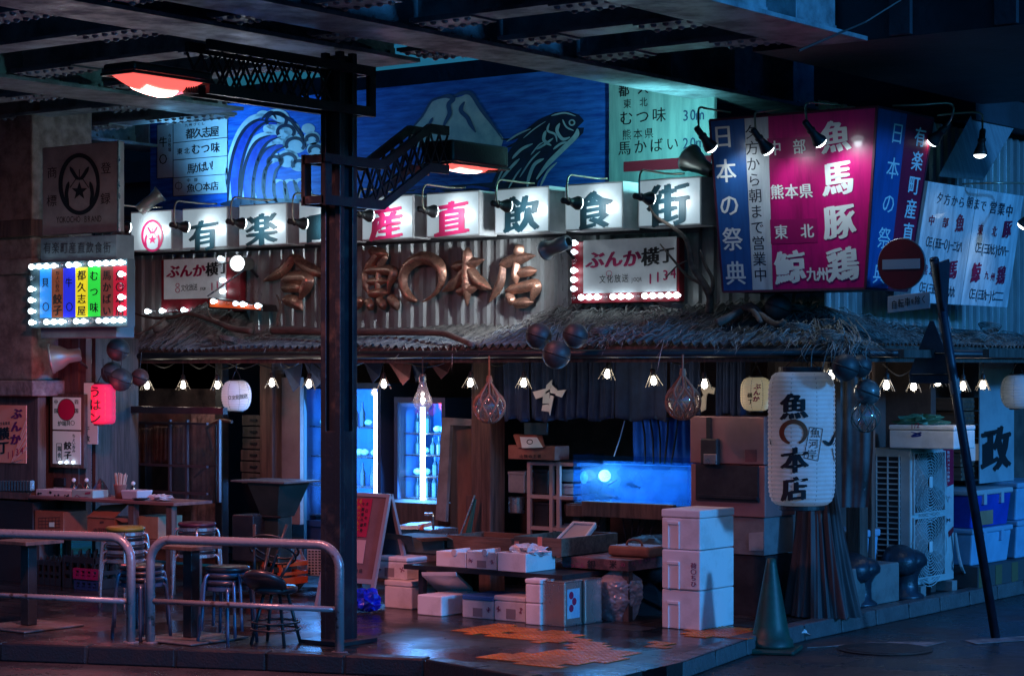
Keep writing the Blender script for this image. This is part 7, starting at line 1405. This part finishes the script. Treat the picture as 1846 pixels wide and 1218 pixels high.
tag(MB().box(-.17, -.165, ys+.15, ys+.4, hu(1755, 830, -.17).z, hu(1755, 800, -.17).z).build('paper_slip', m_sbw), 'white paper slip pinned on the crate pile by the banner', 'paper')
mb = MB(); mb.tube([hu(1722, 960, .02), hu(1728, 1000, .03), hu(1735, 1025, .06), hz(1745, 1048)+Vector((0, 0, .02))], .014, 7, sm=4); tag(mb.build('drain_hose', M('pale_hose', (.35, .38, .4), .5)), 'pale drain hose running down beside the air conditioner', 'hose')

# ================================================================== DRIFTWOOD, BRANCHES, NETS ON THE AWNING
m_drift = M('driftwood', (.17, .13, .11), .8, col2=(.08, .065, .06), vs=4, stretch=(1, 4, 4), bump=.8, bs=18)
mb = MB(); P = [hv(x, y, v) for x, y, v in ((492, 595, -.55), (540, 596, -.6), (610, 598, -.6), (700, 598, -.62), (790, 600, -.68), (820, 608, -.8), (852, 622, -.98))]; mb.tube(P, lambda q: .042-.018*q, 9, sm=4); mb.tube([hv(505, 596, -.56), hv(501, 575, -.5), hv(506, 552, -.42), hv(499, 532, -.38)], lambda q: .025-.015*q, 7, sm=4); tag(mb.build('driftwood_log', m_drift, smooth=True), 'long driftwood log lying along the awning left of the floats', 'driftwood')
mb = MB(); mb.tube([hv(x, y, v) for x, y, v in ((455, 596, -.6), (420, 592, -.6), (385, 578, -.5), (340, 565, -.45), (310, 572, -.5), (270, 572, -.5), (235, 562, -.45))], lambda q: .034-.026*q, 8, sm=5); mb.tube([hv(x, y, v) for x, y, v in ((385, 578, -.5), (378, 568, -.5), (372, 555, -.4))], .008, 6, sm=3); mb.tube([hv(x, y, v) for x, y, v in ((300, 572, -.5), (265, 595, -.7), (240, 605, -.8))], lambda q: .016-.01*q, 6, sm=3); tag(mb.build('bare_branch', m_drift, smooth=True), 'bare forked branch on the left hip of the awning', 'branch')
mb = MB(); mb.tube([hv(x, y, v) for x, y, v in ((1278, 562, -.35), (1280, 535, -.4), (1265, 505, -.45), (1248, 480, -.48), (1243, 450, -.5), (1232, 425, -.5), (1205, 405, -.48), (1180, 388, -.45), (1168, 365, -.45))], lambda q: .036-.028*q, 8, sm=5); mb.tube([hv(x, y, v) for x, y, v in ((1266, 512, -.45), (1240, 498, -.42), (1215, 470, -.4), (1190, 440, -.38))], lambda q: .018-.012*q, 6, sm=4); mb.tube([hv(x, y, v) for x, y, v in ((1282, 530, -.42), (1285, 505, -.45), (1270, 475, -.48), (1262, 450, -.5))], lambda q: .02-.012*q, 6, sm=4); mb.tube([hv(x, y, v) for x, y, v in ((1240, 470, -.5), (1222, 478, -.5), (1200, 500, -.45))], .006, 5, sm=4); tag(mb.build('twisted_branch', m_drift, smooth=True), 'twisted bare branch climbing past the right bulb signboard', 'branch')
mb = MB(); mb.tube([hv(x, y, v) for x, y, v in ((1292, 582, -.6), (1315, 572, -.55), (1335, 560, -.5), (1355, 552, -.48), (1375, 570, -.55), (1400, 585, -.7), (1415, 578, -.7))], lambda q: .036-.012*q, 8, sm=4); mb.tube([hv(1340, 556, -.5), hv(1358, 560, -.55), hv(1372, 582, -.65)], .022, 7, sm=4); tag(mb.build('driftwood_root', m_drift, smooth=True), 'knotted driftwood root on the awning beside the lone float', 'driftwood')
m_net = M('fishing_net', (.26, .27, .26), .8, col2=(.10, .105, .11), vs=9)
def net(lab, fn, s0, s1, n, seed):
    rn = random.Random(seed); mb = MB()
    for i in range(n):
        s, q = rn.uniform(s0, s1), rn.uniform(.05, .95); pts = []; h = rn.uniform(0, 6.28)
        for k in range(9): s += .006*math.cos(h); q += .075*math.sin(h); h += rn.uniform(-.7, .7); q = max(0, min(1.04, q)); pts.append(Vector(fn(max(0, min(1, s)), q))+Vector((0, 0, .02+rn.uniform(0, .03))))
        mb.tube(pts, rn.choice((.002, .003, .004, .006)), 5, sm=3)
    tag(mb.build('fishing_net', m_net, smooth=True), lab, 'net', 'fishing nets and rope heaped on the awning')
def mesh_net(lab, fn, s0, s1, q0, q1, du, seed):
    rn = random.Random(seed); mb = MB(); n = int((s1-s0)/du); m = 9
    pt = lambda s, q: Vector(fn(max(0, min(1, s+.012*noise.noise(Vector((s*60, q*4, seed))))), max(0, min(1.03, q+.10*noise.noise(Vector((s*45+9, q*5, seed)))))))+Vector((0, 0, .022+.03*abs(noise.noise(Vector((s*70, q*6, seed+3))))))
    for i in range(n+1):
        for sg in (1, -1):
            if rn.random() < .25: continue
            a, b = sorted((rn.uniform(q0, q1), rn.uniform(q0, q1))); b = max(b, a+.25); s = s0+(s1-s0)*i/n
            mb.tube([pt(s+sg*du*3*(q-a), q) for q in [a+(b-a)*k/m for k in range(m+1)]], .0028, 4, sm=2)
    for k in range(5):
        s, q = rn.uniform(s0, s1), rn.uniform(q0+.1, q1-.2); c = pt(s, q); r = rn.uniform(.05, .10)
        for j in range(4): mb.tube([c+Vector((r*(1+.1*j)*math.cos(t*.5+j), r*(.8+.1*j)*math.sin(t*.5+j), .012*j-.3*r*math.sin(t*.5+j))) for t in range(14)], .005, 5, sm=2, cap=False)
    tag(mb.build('fishing_net', m_net, smooth=True), lab, 'net', 'fishing nets and rope heaped on the awning')
tot = EU-ul; sx_ = lambda px: (hv(px, 600, -.5).x-ul)/tot
mesh_net('knotted mesh net spread over the awning under the right signboard', roof_f, sx_(905), sx_(1330), .0, 1.0, .0045, 1); mesh_net('knotted mesh net draped over the awning hip by the corner', roof_f, sx_(1400), .985, .0, 1.0, .004, 2); mesh_net('sparse mesh net on the left hip of the awning', roof_f, sx_(240), sx_(470), .2, 1.0, .006, 3); mesh_net('mesh net caught along the side street awning', side_f, .1, .5, .3, 1.0, .005, 4)
net('fishing net heaped on the awning between the log and central floats', roof_f, sx_(890), sx_(1080), 46, 1); net('fishing net trailing over the awning left of the lone float', roof_f, sx_(1080), sx_(1350), 40, 2); net('fishing net bunched at the awning corner under the pink sign', roof_f, sx_(1400), 1.0, 60, 3); net('thin rope scraps on the left part of the awning', roof_f, sx_(230), sx_(480), 22, 4); net('straggling net along the side awning eave', side_f, .05, .7, 60, 5)
mb = MB(); rn = random.Random(6)
for i in range(13): px = rn.uniform(1430, 1570); p = hv(px, 580+rn.uniform(-8, 8), -.6); x = p.x+rn.uniform(.05, .3); mb.tube([p, (x, -.85, 2.24), (x+rn.uniform(-.02, .05), EV-.05, 2.14), (x+rn.uniform(-.04, .06), EV-.05, 2.08-rn.uniform(0, .12))], .0045, 5, sm=4)
tag(mb.build('loose_ropes', m_net, smooth=True), 'loose ropes spilling over the gutter at the awning corner', 'ropes')
mb = MB()
for x0, x1, y in ((360, 445, 668), (445, 560, 660), (560, 600, 655), (1590, 1650, 655)): A, B = (hv(x0, 648, -.6), hv(x1, 648, -.6)) if x0 < 1500 else (hu(x0, 655, .4), hu(x1, 660, .4)); mb.tube([A, (A+B)/2-Vector((0, 0, .09)), B], .006, 5, sm=6)
tag(mb.build('slack_cables', m_cable), 'slack black cables drooping under the awning eave', 'cables')

# ------------------------------------------------------------------ cleanup
bpy.data.objects.remove(_fo)
